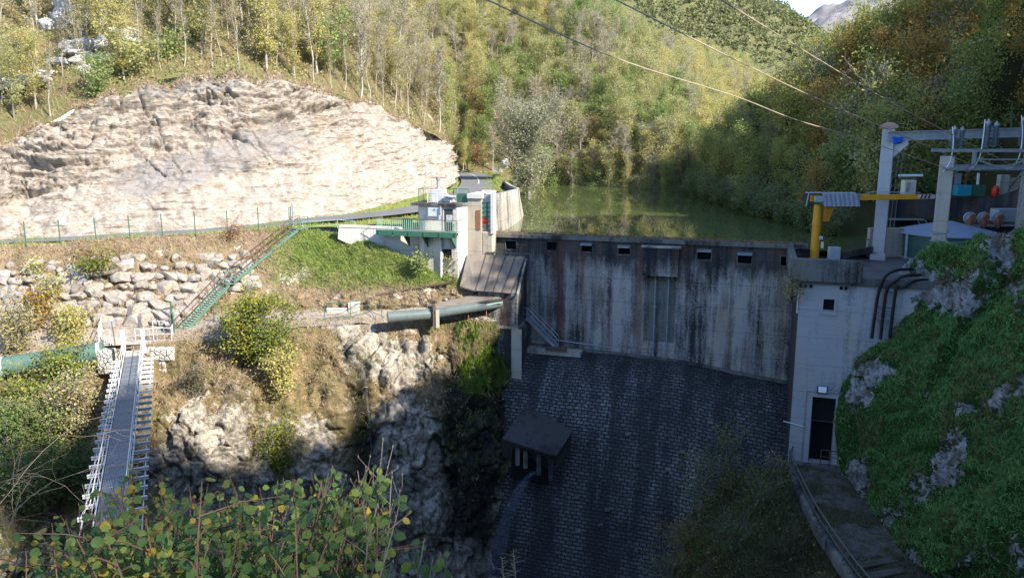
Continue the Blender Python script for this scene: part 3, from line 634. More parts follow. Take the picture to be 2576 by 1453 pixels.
# ---- gorge cliff
us = [-260, 0, 150, 300, 400, 550, 750, 950, 1100, 1200, 1292]
def grow(vs, Ys, uo=None): return [(u_ if uo is None else uo[i], v, Y) for i, (u_, v, Y) in enumerate(zip(us, vs, Ys))]
g0 = grow([970, 932, 907, 882, 862, 850, 825, 812, 804, 805, 812], [57.4, 58.4, 59.2, 59.9, 59.8, 60.5, 63.2, 64.8, 65.7, 65.8, 66.2])
g1 = grow([1050, 1010, 990, 975, 962, 950, 935, 925, 915, 920, 925], [53.5, 55, 56.2, 57.3, 57.8, 58.4, 60.8, 62.4, 63, 63.2, 65.5])
g2 = grow([1140, 1110, 1100, 1085, 1075, 1075, 1065, 1060, 1055, 1055, 1045], [49.5, 51, 53, 54.6, 55.5, 56.2, 58.3, 59.8, 60.4, 60.6, 63.3], us[:-2] + [1185, 1284])
g3 = grow([1240, 1230, 1225, 1220, 1215, 1215, 1215, 1215, 1210, 1205, 1195], [45.5, 47.5, 50, 52.2, 53.5, 54.4, 56.3, 57.9, 58.5, 58.7, 61], us[:-2] + [1175, 1268])
g4 = grow([1370, 1380] + [1380] * 9, [41.5, 44, 47, 49.5, 51, 52, 54, 55.6, 56.2, 56.5, 58.8], us[:-2] + [1170, 1262])
g5 = grow([1600, 1620] + [1620] * 9, [36, 39, 43, 46, 48, 49.5, 51.6, 53.2, 54, 54.5, 56.5], us[:-2] + [1180, 1262])
gr_ = lambda G: .24 + .42 * np.clip((proj(G)[1] - 980) / 80, 0, 1) * np.clip((proj(G)[0] - 380) / 60, 0, 1) + fbm(G * .30, 4, 68) * .55 + blobs(G, [(960, 870, 95, 50, .9), (1010, 935, 90, 50, .5), (490, 1080, 30, 150, .8), (640, 1030, 40, 50, .4), (560, 960, 60, 40, .3), (820, 915, 20, 18, .6), (1190, 1080, 60, 60, .4), (1000, 1080, 90, 60, .45), (1050, 1250, 80, 90, .45), (460, 1180, 60, 60, .5), (600, 1150, 80, 60, .4), (880, 900, 12, 10, .4), (1240, 860, 30, 50, .3), (600, 880, 170, 60, -.7), (800, 960, 50, 90, -.5), (430, 940, 70, 60, -.6), (330, 1100, 60, 120, -.4), (150, 1050, 170, 120, -.35), (780, 1000, 60, 90, -.3), (915, 1040, 35, 160, -.6), (1215, 1000, 70, 80, -.5), (1150, 1150, 30, 200, -.4)]) - np.clip(1 - np.abs(proj(G)[1] - 850) / 30, 0, 1) * .25
def gdisp(G, N, T):
    q = fbm(G * .22, 5, 61, .58) * 1.15 + (np.abs(vnoise(G * np.array([.7, .7, .3]), 66)) - .4) * .8 + fbm(G * 1.3, 3, 67) * .22 + blocks(G, (.62, .62, .36), 64) * .8 * np.clip(gr_(G) * 1.8 - .1, .15, 1)
    # vertical gully where the trickle runs
    uu = proj(G)[0]; q = q - 1.1 * np.exp(-((uu - 905 - (T[..., 1] - .4) * 40) / 38) ** 2) * np.clip((T[..., 1] - .12) * 6, 0, 1) - .9 * np.exp(-((uu - 1135) / 26) ** 2) * np.clip((T[..., 1] - .1) * 5, 0, 1)
    Nn = np.where(N[..., 1:2] > 0, -N, N); return Nn * (q * np.clip(T[..., 1] * 9, .1, 1))[..., None]
gorge = Loft(rows(g0, g1, g2, g3, g4, g5), 460, 240, gdisp); wet_ = np.clip(blobs(gorge.G + 0, [(905, 960, 30, 90, .8), (915, 1120, 35, 130, .9), (1235, 900, 55, 80, .75), (1235, 1060, 70, 130, 1.), (1180, 980, 70, 45, .6), (1200, 1180, 60, 120, .5), (1140, 1010, 28, 130, .8), (1150, 1250, 60, 160, .6), (1210, 1300, 50, 200, .8), (880, 1250, 60, 120, .35)]) + fbm(gorge.G * .5, 3, 77) * .35, 0, .93)
gorge.build('gorge_cliff', 'gorge_rock', attr=gr_(gorge.G), wet=wet_, smooth=False, joint=blocks(gorge.G, (.62, .62, .36), 64, .08, True) * np.clip(gr_(gorge.G) * 2, 0, 1))
# ---- right bank and the unseen hill, its skyline shaped to shade the gorge
sk = [(-80, 46), (-60, 45), (-36, 45), (-21, 45), (-18, 51), (-12, 55), (-8, 53.5), (-3, 41), (2, 42), (8, 39), (15, 35.5), (22, 30), (24, 28), (26, 33), (28, 36), (30, 39), (35, 36), (40, 33), (50, 33), (60, 28), (75, 19), (88, 12), (110, 12)]
sky_top = lambda Y: np.interp(Y, [p[0] for p in sk], [p[1] for p in sk])
def near(Y):
    t = float(sky_top(Y)) - 6; x0 = max(27, .70 * Y + 6.5); return [(x0 - 4, Y, -12), (x0, Y, -7), (x0 + 4, Y, -3), (x0 + (50 - x0) * .55, Y, t * .45), (50, Y, t), (62, Y, t + 2), (85, Y, t + 8), (130, Y, t + 20)]
hs = [near(Y) for Y in (-80, -50, -30, -20, -16, -12, -8, -3, 2, 8, 15, 22, 24, 26, 29, 32, 36, 40, 44)]
for Y in (46, 50, 58):
    t = float(sky_top(Y)) - 6; hs.append([(40, Y, -12), (42, Y, -9), (44, Y, -4), (47, Y, t * .5), (51, Y, t), (62, Y, t + 2), (85, Y, t + 8), (130, Y, t + 20)])
hs += [[(37, 66, -9.7), (41, 66, -9.5), (44, 66, -6), (49, 67, 7), (53, 67, 20), (64, 67, 24), (85, 67, 32), (130, 67, 46)],
       [(29, 74, -9.6), (34, 75, -6.6), (42, 76, -5.4), (47, 77, 1), (53, 77, 12), (64, 77, 20), (85, 77, 31), (130, 77, 46)],
       [(28.3, 90, -9.6), (32, 90, -6), (38, 90, -1.5), (44, 90, 4), (50, 90, 9), (62, 90, 17), (85, 90, 30), (130, 90, 46)],
       [(27.8, 105, -9.6), (31.5, 105, -6.2), (37, 105, -2.2), (44, 105, 2.5), (50, 105, 6.5), (62, 105, 14), (85, 105, 26), (130, 105, 42)],
       [(27.5, 117, -9.6), (31.5, 118, -6.6), (37, 118, -3), (44, 118, 1.5), (51, 118, 5.5), (63, 118, 12), (86, 118, 23), (130, 118, 38)],
       [(30.5, 128, -9.6), (34, 129, -7), (40, 130, -3.5), (47, 131, .5), (54, 132, 4), (66, 133, 10), (88, 134, 20), (135, 136, 34)],
       [(44, 146, -9.6), (47, 147, -7), (53, 148, -4), (60, 150, 0), (67, 152, 4), (79, 155, 10), (100, 158, 20), (145, 162, 33)],
       [(72, 170, -9.6), (75, 171, -7), (81, 173, -4), (88, 176, 0), (95, 179, 4), (107, 183, 10), (128, 188, 18), (170, 196, 30)]]
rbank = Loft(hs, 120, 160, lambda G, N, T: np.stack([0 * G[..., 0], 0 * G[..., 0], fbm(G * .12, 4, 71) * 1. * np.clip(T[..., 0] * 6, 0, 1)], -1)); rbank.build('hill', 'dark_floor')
# ---- near right slope of turf and rock
n0 = [(2300, 700, 58.5), (2420, 640, 54.5), (2510, 612, 51), (2580, 590, 47.5), (2760, 530, 44), (3100, 420, 40)]
n1 = [(2288, 655, 55.5), (2400, 612, 52.5), (2500, 585, 49), (2578, 562, 46), (2750, 500, 42.5), (3100, 380, 38)]
n2 = [(2215, 780, 54.8), (2330, 765, 51.5), (2480, 735, 47), (2620, 715, 42.5), (2800, 680, 38.5), (3150, 620, 33)]
n3 = [(2130, 915, 54), (2280, 905, 50), (2450, 895, 44.5), (2620, 885, 39.5), (2850, 870, 34.5), (3200, 850, 28)]
n4 = [(2108, 1040, 53.5), (2270, 1060, 47.5), (2440, 1060, 41.5), (2620, 1060, 36), (2900, 1050, 30), (3250, 1040, 24)]
n5 = [(2120, 1192, 52.4), (2280, 1215, 44.5), (2450, 1230, 38.5), (2640, 1230, 33), (2950, 1230, 27), (3300, 1230, 21)]
n6 = [(2222, 1325, 44.6), (2370, 1345, 39), (2520, 1360, 34.5), (2700, 1360, 30), (3000, 1360, 24.5), (3400, 1360, 19)]
n7 = [(2328, 1442, 39.5), (2440, 1460, 36), (2580, 1470, 32), (2750, 1480, 28), (3100, 1500, 22.5), (3500, 1520, 17)]
n8 = [(2450, 1580, 34.5), (2560, 1600, 31.5), (2680, 1620, 28.5), (2850, 1640, 25), (3200, 1680, 20), (3700, 1720, 15)]
n9 = [(2650, 1800, 27), (2760, 1820, 25), (2880, 1850, 23), (3100, 1900, 20), (3500, 1980, 16), (4100, 2060, 12)]
sr_ = lambda G: .06 + fbm(G * .33, 4, 83) * .85 + blobs(G, [(2340, 735, 85, 65, 1.), (2420, 770, 60, 40, .4), (2270, 760, 30, 60, .35), (2540, 640, 25, 30, .6), (2215, 930, 70, 18, .6), (2260, 960, 60, 22, .45), (2175, 1000, 60, 16, .4), (2440, 1030, 40, 25, .6), (2165, 1190, 25, 45, .8), (2240, 1300, 50, 40, .8), (2300, 1400, 40, 50, .8), (2500, 1000, 25, 25, .3), (2450, 1250, 160, 120, -.4), (2450, 880, 120, 60, -.3)])
def tdisp(G, N, T):
    q = fbm(G * .28, 5, 81, .55) * .75 + fbm(G * 1.4, 3, 82) * .14
    m = np.clip(sr_(G) * 2 - .4, 0, 1); q = q + m * (blocks(G, (1.3, 1.3, .8), 84) * .55 + .1) + (1 - m) * np.abs(vnoise(G * 1.6, 86)) * .22
    Nn = np.where(N[..., 1:2] > 0, -N, N); return Nn * (q * np.clip(np.minimum(T[..., 0] * 12, 1), .25, 1))[..., None]
slope = Loft(rows(n0, n1, n2, n3, n4, n5, n6, n7, n8, n9), 240, 300, tdisp); slope.build('slope', 'slope_turf', attr=sr_(slope.G), joint=blocks(slope.G, (1.3, 1.3, .8), 84, .10, True) * np.clip(sr_(slope.G) * 2, 0, 1))
# ---- stone path to the power house door
zp = lambda u, v: UZ(u, v, PATH)
pr = [[zp(1988, 1160), zp(1996, 1200), zp(2018, 1248), zp(2050, 1310), zp(2092, 1375), zp(2150, 1455), zp(2260, 1600), zp(2450, 1800)],
      [zp(2060, 1160), zp(2062, 1195), zp(2092, 1240), zp(2140, 1310), zp(2195, 1375), zp(2250, 1455), zp(2370, 1600), zp(2560, 1800)],
      [zp(2140, 1160), zp(2145, 1195), zp(2185, 1245), zp(2235, 1315), zp(2300, 1385), zp(2375, 1460), zp(2500, 1600), zp(2700, 1800)]]
pathl = Loft(pr, 90, 40, lambda G, N, T: np.stack([0 * G[..., 0], 0 * G[..., 0], fbm(G * .8, 4, 91) * .10], -1)); pathl.build('path', 'path_stone')
# ---- scrub bank left of the path
s0 = [(1992, 1172, 53.6), (1930, 1178, 53.8), (1850, 1190, 54), (1800, 1235, 54.2), (1770, 1300, 55.5)]
s1 = [(2012, 1245, 50), (1930, 1255, 50.2), (1820, 1285, 50.8), (1770, 1345, 51.6), (1730, 1410, 54)]
s2 = [(2048, 1315, 46.5), (1950, 1340, 46.8), (1820, 1370, 47.6), (1740, 1430, 49), (1690, 1490, 52)]
s3 = [(2092, 1380, 43.6), (1980, 1410, 44), (1820, 1440, 45), (1720, 1510, 47), (1650, 1580, 50)]
s4 = [(2152, 1462, 40.4), (2010, 1500, 41), (1830, 1530, 42.6), (1660, 1590, 45), (1530, 1690, 48)]
s5 = [(2450, 1810, 29), (2250, 1850, 31), (2000, 1900, 33), (1750, 1950, 36), (1500, 2050, 40)]
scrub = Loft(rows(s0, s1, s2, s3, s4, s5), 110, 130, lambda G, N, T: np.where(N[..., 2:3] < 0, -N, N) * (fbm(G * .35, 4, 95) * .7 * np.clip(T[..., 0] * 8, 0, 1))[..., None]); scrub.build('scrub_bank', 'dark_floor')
# ---- ground under the camera
cg = [[(x, Y, z + fz) for x, fz in ((-60, 3), (-35, 1), (-15, 0), (0, 0), (12, .0), (24, -1), (32, 1))] for Y, z in ((-40, -1.2), (-6, -1.5), (1, -1.7), (2.2, -2.4), (8, -8.5), (20, -21), (32, -33), (44, -44))]
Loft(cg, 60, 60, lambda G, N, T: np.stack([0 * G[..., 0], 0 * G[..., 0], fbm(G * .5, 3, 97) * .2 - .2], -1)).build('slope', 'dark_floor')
# ---- lake
V = [D(-4, .6, LAKE), D(32, .6, LAKE), D(60, 130, LAKE), D(-30, 130, LAKE)]
b = MB(); b.add(V, [(0, 1, 2, 3)]); tag(b.build('water', 'lake_water'), kind='structure')
# ---- far wooded hill and the bare mountain behind
fh = []
for d_, z_ in ((0, -20), (60, 30), (130, 80), (200, 118), (260, 140)):
    fh.append([(x, 520 + d_ + oy, z_ * s_ - 5) for x, oy, s_ in ((-300, 0, 1.5), (-60, 0, 1.5), (60, 0, 1.35), (150, 0, 1.08), (205, 8, 1.01), (250, 18, .90), (285, 30, .70), (330, 60, .36), (400, 100, .12))])
farhill = Loft(fh, 130, 60, lambda G, N, T: np.stack([0 * G[..., 0], 0 * G[..., 0], fbm(G * .02, 4, 101) * 9], -1)); farhill.build('hill', 'far_floor')
mt = []
for d_, z_ in ((0, -200), (900, 260), (1700, 620), (2300, 760)):
    mt.append([(x, 4200 + d_, z_ * s_) for x, s_ in ((800, .30), (1300, .62), (1700, .80), (2100, 1.02), (2600, 1.3), (3200, 1.4), (4500, 1.2))])
Loft(mt, 160, 110, lambda G, N, T: np.stack([0 * G[..., 0], 0 * G[..., 0], fbm(G * .0016, 6, 111, .55) * 120], -1)).build('mountain', 'mountain_rock')
# ================================================================ DAM
ZB = -19.7
zbf = lambda a: float(np.interp(a, [0, 4, 12, 17, 26, 30], [-18.45, -18.5, -18.7, -18.9, -20.0, -20.4]))
dam = thing('dam', 'tall dark streaked concrete dam wall with a row of small openings under its crest', 'dam', D(12, 0, ZB))
TA = 25.9   # where the power house corner meets the dam
m = MB()
# wall face cut round the openings
op = [((1272, 605), (1299, 627)), ((1375, 607), (1400, 630)), ((1463, 610), (1490, 633)), ((1556, 616), (1585, 640)), ((1755, 626), (1788, 653)), ((1857, 634), (1890, 663)), ((1965, 644), (1989, 669))]
holes = []
for p, q in op:
    a0, z1 = AE(*p, 0); a1, z0 = AE(*q, 0); holes.append((a0, a1, z0, z1))
zt, zu = Zc - .35, Zc - 1.9
prev = -1.2
for a0, a1, z0, z1 in holes:
    m.dbox(prev, a0, 0, 1., zu, zt); m.dbox(a0, a1, 0, 1., zu, z0); m.dbox(a0, a1, 0, 1., z1, zt); prev = a1
m.dbox(prev, TA + 1, 0, 1., zu, zt)
m.dbox(-1.2, TA + 1, -.003, 1.6, -24, zu - .001)
m.build('wall', 'dam_concrete', dam)
m = MB(); m.dbox(-1.3, TA + .9, -.28, 1.25, Zc - .34, Zc); m.build('crest', 'dark_concrete', dam, bevel=.03)
for i, (a0, a1, z0, z1) in enumerate(holes):
    f = MB(); t = .07
    f.dbox(a0, a1, -.03, .10, z0 - .09, z0); f.dbox(a0, a1, -.03, .1, z1, z1 + .06); f.dbox(a0 - t, a0, -.03, .1, z0 - .09, z1 + .06); f.dbox(a1, a1 + t, -.03, .1, z0 - .09, z1 + .06)
    f = f.build('window', 'dark_concrete', dam)
    v_ = MB(); v_.dbox(a0, a1, .55, .6, z0, z1); v_.build('opening', 'void', f)
    if 2 <= i <= 5:
        v_ = MB(); v_.hexa([D(a0 - .03, -.02, z1 - .02), D(a1 + .03, -.02, z1 - .02), D(a1 + .03, -.52, z1 - .16), D(a0 - .03, -.52, z1 - .16), D(a0 - .03, -.02, z1 + .03), D(a1 + .03, -.02, z1 + .03), D(a1 + .03, -.52, z1 - .11), D(a0 - .03, -.52, z1 - .11)])
        v_.build('flap', 'galvanised', f)
# boxed out chamber and the two pipes under it
a0, z1 = AE(1618, 622, -1.); a1, z0 = AE(1706, 697, -1.)
m = MB(); m.dbox(a0, a1, -1.0, -.005, z0, z1); ch = m.build('valve_chamber', 'dam_concrete', dam, bevel=.03)
m = MB(); m.dbox(a0 - .15, a1 + .1, -1.15, -.29, z1 + .02, z1 + .14); m.build('lid', 'wall_concrete', ch)
for k in range(3): m = MB(); m.dbox(a0 + .3 + k * 1.05, a0 + .42 + k * 1.05, -.75, -.006, z0 - .3, z0 - .004); m.build('bracket', 'dark_concrete', ch)
m = MB(); m.dbox(a0 + .12, a1 - .25, -.012, -.003, zbf(15) + 1.5, z0 - .35); m.build('dark_strip', 'dark_concrete', dam)  # thin panel of darker concrete below the chamber, behind the pipes
for u in (1646, 1679):
    a, _ = AE(u, 800, -.2); m = MB(); m.tube([D(a, -.2, z0 + .0), D(a, -.2, zbf(a) + .2)], .075, 8)
    for z in np.arange(ZB + 2, z0 - .5, 1.7): m.dbox(a - .13, a + .13, -.29, -.004, z, z + .07)
    m.build('pipe', 'grey_steel', dam, True)
# foot ledge of the wall
m = MB(); q_ = np.linspace(-1, TA + .5, 14)
for x, y in zip(q_[:-1], q_[1:]): m.hexa([D(a, b, zbf(a) + z) for z in (-.8, .18) for a, b in ((x, -.45), (y, -.45), (y, -.004), (x, -.004))])
m.build('ledge', 'dark_concrete', dam)
# spillway apron
prof = [(-.4, ZB + .02), (-1.0, ZB - .12), (-2., ZB - .6), (-3., ZB - 1.5), (-4.2, ZB - 3.0), (-6., ZB - 6.0), (-8.5, ZB - 10.6), (-11.5, ZB - 16.4), (-15, ZB - 23), (-19, ZB - 30)]
spill = Loft([[D(a, b, z + zbf(a) - ZB) for a in np.linspace(-2.5, TA + 2.5, 12)] for b, z in prof], 200, 180, lambda G, N, T: np.where(N[..., 1:2] > 0, -N, N) * (fbm(G * .7, 3, 121) * .06 + np.clip(vnoise(G * .9, 122) - .7, 0, 1) * .4)[..., None])
G_ = spill.G.reshape(-1, 3); i = np.arange(spill.nv - 1)[:, None] * spill.nu + np.arange(spill.nu - 1)[None]
Fq = np.stack([i, i + 1, i + spill.nu + 1, i + spill.nu], -1).reshape(-1, 4)
aa = (G_[:, :2] - DO) @ DE; dv = np.concatenate([np.zeros((1, spill.nu)), np.cumsum(np.linalg.norm(np.diff(spill.G, axis=0), axis=-1), 0)], 0).ravel()
mesh_np('spillway', G_, Fq, 'masonry', dam, True, uv=np.stack([aa, dv], -1))
# protruding stones on the apron
m = MB(); m2 = MB()
for u, v in [(1662, 1112), (1579, 1092), (1716, 1136), (1600, 1170), (1604, 1230), (1510, 1320), (1455, 1335), (1452, 1250), (1527, 1282), (1660, 1290), (1585, 1395), (1680, 1180), (1740, 1092)]:
    r = ray(u, v); t = np.linspace(40, 90, 2000)[:, None] * r; a = (t[:, :2] - DO) @ DE; b_ = (t[:, :2] - DO) @ DN
    zz = np.interp(-b_, [-p[0] for p in prof], [p[1] for p in prof]) + np.array([zbf(q) for q in a]) - ZB; k = np.argmax(t[:, 2] < zz); p = t[k]
    m = MB(); m.box(p + np.array([0, -.12, .08]), (.42, .34, .2)); m.build('projecting_stone', 'dark_concrete', dam, bevel=.04)
# dead leaves and twigs lying along the crest
g = np.random.default_rng(5); n = 2600; a = g.uniform(-1.2, TA + .6, n); bb = g.uniform(-.25, 1.2, n)
P = np.array([D(x, y, Zc + .02 + abs(z) * .035) for x, y, z in zip(a, bb, g.normal(size=n))]); V, F = leaf_quads(P, .14, g, 1.5, .8)
o = mesh_np('leaf_litter', V, F, 'dead_leaf'); o['kind'] = 'stuff'
m = MB()
for k in range(60):
    x, y = g.uniform(-1, TA), g.uniform(-.3, 1.1); q = g.uniform(0, 6.28); L = g.uniform(.3, .9); p = D(x, y, Zc + .06)
    m.tube([p, p + np.array([math.cos(q) * L * .5, math.sin(q) * L * .5, .08]), p + np.array([math.cos(q + .3) * L, math.sin(q + .3) * L, -.02])], .012, 4)
o = m.build('twigs', 'twig_bark'); o['kind'] = 'stuff'
# small outlet house on the apron, and its jet
t = thing('outlet_shelter', 'dark mossy concrete canopy on posts low on the spillway, with water pouring out beneath it', 'outlet', U(1340, 1180, 58))
cA, cB, cC, cD = U(1322, 1022, 62.2), U(1440, 1088, 60.4), U(1398, 1152, 57.6), U(1262, 1108, 58.6)
m = MB(); m.quad(cA, cB, cC, cD, .3); m.build('roof', 'black_concrete', t, bevel=.04)
for (u0, v0, Y0), h in (((1302, 1128, 58.6), 1.3), ((1322, 1134, 58.5), 1.35), ((1356, 1146, 58.2), 1.5), ((1386, 1156, 57.9), 1.6)):
    p = U(u0, v0, Y0); m = MB(); m.box(p + np.array([0, .25, -h / 2 - .1]), (.34, .5, h)); m.build('post', 'dark_concrete', t)
m = MB(); m.hexa([D(-1.5, -8.8, -36), D(4.2, -8.8, -36), D(4.2, -5, -36), D(-1.5, -5, -36), D(-1.5, -8.2, -31.2), D(4.0, -8.2, -31.2), D(4.0, -5, -31.2), D(-1.5, -5, -31.2)]); m.build('sill', 'black_concrete', t)
m = MB(); m.prism([cD + [.05, .9, -.32], cC + [-.1, .9, -.32], cB + [-.1, .3, -.32], cA + [.05, .3, -.32]], (0, .5, -1.6)); m.build('body', 'black_concrete', t)
m = MB(); m.quad(U(1290, 1125, 59.6), U(1385, 1150, 59.2), U(1380, 1215, 59.2), U(1285, 1200, 59.6), .2); m.build('opening', 'void', t)
p0 = U(1345, 1186, 58.6); dirj = np.array([-2.3, -1.6, 0]); rows_ = []
for k in range(26):
    s = k / 25 * 2.0; c = p0 + dirj * s + np.array([0, 0, -.6 * s - 3.0 * s * s]); w_ = .16 + s * .36
    rows_.append([c + np.array([math.cos(q) * w_, math.sin(q) * w_ * .6, .12 * math.sin(q * 3)]) for q in np.linspace(0, 6.283, 17)])
jl = Loft(rows_, 60, 90, lambda G, N, T: N * (fbm(G * np.array([3, 3, .8]), 4, 131) * .14 * T[..., 1])[..., None])
o = jl.build('water_jet', 'falling_water', None); o['label'] = 'jet of white water arcing out of the dark outlet on the spillway'; o['category'] = 'water jet'
# ================================================================ INTAKE HOUSE with folded sheet roof
t = thing('intake_house', 'grey concrete intake block with a steep folded sheet roof at the dam end', 'intake', U(1260, 805, 66))
qa, qb = UP(1223, 640, -1.4), UP(1321, 645, -1.4); qc, qd = UP(1286, 737, -3.9), UP(1197, 730, -3.9); qe, qf = UP(1176, 638, -1.7), UP(1157, 719, -3.6)
def up3(p, d): return p + np.array([0, 0, d])
m = MB(); m.quad(qd, qc, qb, qa, .12); m.build('roof', 'roof_sheet', t)
m = MB(); m.add([qf, qd, qa, qe, up3(qf, -.12), up3(qd, -.12), up3(qa, -.12), up3(qe, -.12)], [(0, 1, 2, 3), (7, 6, 5, 4), (0, 4, 5, 1), (0, 3, 7, 4), (3, 2, 6, 7)]); m.build('roof_wing', 'roof_sheet', t)
m = MB()
for k in range(5):
    f = k / 4; m.bar(qa * (1 - f) + qb * f + np.array([0, -.02, .04]), qd * (1 - f) + qc * f + np.array([0, -.02, .04]), .06, .05)
m.build('roof_seam', 'brown_steel', t)
m = MB()
for k in range(4):
    p = qa * (.98 - k * .3) + qb * (.02 + k * .3); q = qa * (.74 - k * .3 + .0) + qb * (.26 + k * .3)
    m.bar(p + np.array([0, .15, .22]), q + np.array([0, .15, .22]), .28, .08)
m.build('ridge_flashing', 'dark_concrete', t)
a0, _ = AE(1200, 760, -3.6); a1, _ = AE(1307, 760, -3.0); zb = -16.0
ar, zr = AE(1318, 648, -1.4)
pl = [D(a0, -3.6, zb), D(a0, -.02, zb), D(a0, -.02, zr - .2), D(a0, -1.4, zr - .2), D(a0, -3.6, qc[2] - .02)]
m = MB(); m.prism(pl[::-1], np.append(DE * (a1 - a0), 0)); m.build('body', 'dam_concrete', t)
m = MB(); m.prism([D(a1 + .004, -3.85, qc[2] - .2), D(a1 + .004, -1.4, zr - .25), D(a1 + .004, -1.4, zr - .05), D(a1 + .004, -3.85, qc[2] - .02)], np.append(DE * .16, 0)); m.build('verge_board', 'wall_concrete', t)
m = MB(); m.dbox(a0 - .02, a1 + .03, -3.64, -.01, zb - .25, zb - .003); m.build('sill', 'wall_concrete', t)
for k, z in enumerate((-12.7, -13.6)):
    pass
# rust pipe between roof and dam
m = MB(); m.tube([UP(1324, 650, -.25), UP(1325, 800, -.25)], .07, 6); m.build('downpipe', 'rust', t, True)
# abutment under the intake house
t = thing('abutment', 'spotted grey concrete abutment below the intake block, hung with moss on its left', 'abutment', U(1270, 920, 66))
m = MB(); m.prism([D(a0 - .6, -3.4, -16.26), D(a1 + .25, -3.4, -16.26), D(a1 + .25, -.02, -16.26), D(a0 - .6, -.02, -16.26)][::1], (0, 0, -9)); m.build('block', 'dam_concrete', t)
m = MB(); m.dbox(a1 - .55, a1 + .35, -3.6, -3.401, -25, -16.27); m.build('pilaster', 'pier_concrete', t)
# steel stair down to the foot of the dam
t = thing('steel_stair', 'narrow grey steel stair leading down along the dark dam face from a small landing', 'stairs', UP(1400, 872, -1.))
s0_, s1_ = UP(1330, 800, -1.0), UP(1402, 873, -1.0)
for off, nm in ((-.38, 'stringer'), (.38, 'stringer')):
    o_ = np.append(DN * off, 0); m = MB(); m.bar(s0_ + o_, s1_ + o_, .07, .26); m.build(nm, 'grey_steel', t)
m = MB()
for k in range(17):
    p = s0_ + (s1_ - s0_) * (k + .5) / 17; m.box(p, (.24, .72, .04), (np.append(DE, 0), np.append(DN, 0), (0, 0, 1)))
m.build('tread', 'grey_steel', t)
for off in (-.38, .38):
    o_ = np.append(DN * off, 0); m = MB(); m.tube([s0_ + o_ + [0, 0, 1.0], s1_ + o_ + [0, 0, 1.0]], .035, 6); m.tube([s0_ + o_ + [0, 0, .55], s1_ + o_ + [0, 0, .55]], .025, 6)
    for k in range(5):
        p = s0_ + (s1_ - s0_) * k / 4 + o_; m.tube([p, p + [0, 0, 1.0]], .03, 6)
    m.build('handrail', 'galvanised', t)
m = MB(); l0 = s0_ - np.append(DE * .75, 0); m.box(l0 + [0, 0, -.05], (1.5, 1.1, .07), (np.append(DE, 0), np.append(DN, 0), (0, 0, 1)))
m.bar(l0 + np.append(DE * .4, -.1), l0 + np.append(DE * -.5, -1.1), .06); m.build('landing', 'grey_steel', t)
m = MB()
for x, y in ((-.7, -.5), (0, -.5), (.7, -.5), (-.7, .0)):
    p = l0 + np.append(DE * x + DN * y, 0); m.tube([p, p + [0, 0, 1.05]], .03, 6)
for z in (.5, 1.05): m.tube([l0 + np.append(DE * .7 - DN * .5, z), l0 + np.append(DE * -.7 - DN * .5, z), l0 + np.append(DE * -.7, z)], .03, 6)
m.build('landing_rail', 'galvanised', t)
ZW = -18.55
t = thing('foot_walkway', 'low concrete walkway with planks at the foot of the steel stair', 'walkway', UP(1390, 880, -1.5))
a0w, a1w = AE(1330, 860, -.9)[0], AE(1465, 880, -.9)[0]
m = MB(); m.dbox(a0w, a1w, -1.6, -.46, ZW - .3, ZW + .12); m.build('slab', 'wall_concrete', t)
m = MB(); m.dbox(a0w + 1.8, a1w - 1.2, -1.9, -1.62, ZW + .2, ZW + .5); m.dbox(a0w + 1.9, a1w - 1.5, -1.5, -1.1, ZW + .124, ZW + .3); m.build('plank', 'brown_steel', t)
m = MB(); m.tube([D(a0w, -.35, ZW + .9), D(a1w + 2.5, -.35, ZW + .45)], .06, 6); m.build('pipe', 'grey_steel', t, True)
# ================================================================ PENSTOCK
t = thing('penstock', 'thick shiny green grey steel penstock running from the intake block into the rock ledge', 'pipe', U(1090, 800, 64.5))
pA, pB, pC, pD_ = U(975, 797, 63.4), U(1086, 789, 64.6), U(1180, 774, 65.1), U(1268, 760, 66.3)
m = MB(); m.tube([pA, pA * .6 + pB * .4, pB], .46, 20); m.build('near_section', 'penstock_paint', t, True)
m = MB(); m.tube([pB + (pC - pB) * .12, pC, pD_], .42, 20); m.build('far_section', 'penstock_paint', t, True)
cp = pB + (pC - pB) * .06; dd = unit(pC - pB)
m = MB(); m.box(cp + [0, 0, -.15], (.25, 1.3, 1.7), (dd, (-dd[1], dd[0], 0), (0, 0, 1))); m.build('collar', 'brown_steel', t)
m = MB(); m.box(cp + dd * .35 + [0, -.62, -.35], (.3, .26, 1.5), (dd, (-dd[1], dd[0], 0), (0, 0, 1))); m.build('support', 'wall_concrete', t)
for f in (.5, .75):
    p = pB + (pD_ - pB) * f; m = MB(); m.tube([p - [0, .2, .3], p - [0, .2, 1.0]], .05, 6); m.build('leg', 'rust', t)
t = thing('pipe_cover', 'flat mossy steel cover on a dark frame over the penstock', 'cover', U(1180, 760, 66))
q0, q1, q2, q3 = U(1078, 766, 65.2), U(1092, 776, 64.5), U(1262, 748, 65.6), U(1205, 737, 67.2)
m = MB(); m.quad(q1, q2, q3, q0, .08); m.build('plate', 'roof_sheet', t)
m = MB(); m.bar(q1 + [0, 0, -.22], q2 + [0, 0, -.22], .12, .24); m.bar(q0 + [0, 0, -.22], q1 + [0, 0, -.22], .12, .24); m.bar(q1 + [0, -.05, -.1], q1 + [0, -.05, -1.0], .14); m.bar(q0 + [0, 0, -.1], q0 + [0, 0, -1.0], .14)
m.build('frame', 'dark_steel', t)
m = MB(); m.quad(q1 + [0, -.08, -.42], q2 + [0, -.08, -.42], q2 + [0, -.04, -.26], q1 + [0, -.04, -.26], .05); m.build('side_flap', 'pale_green_paint', t)
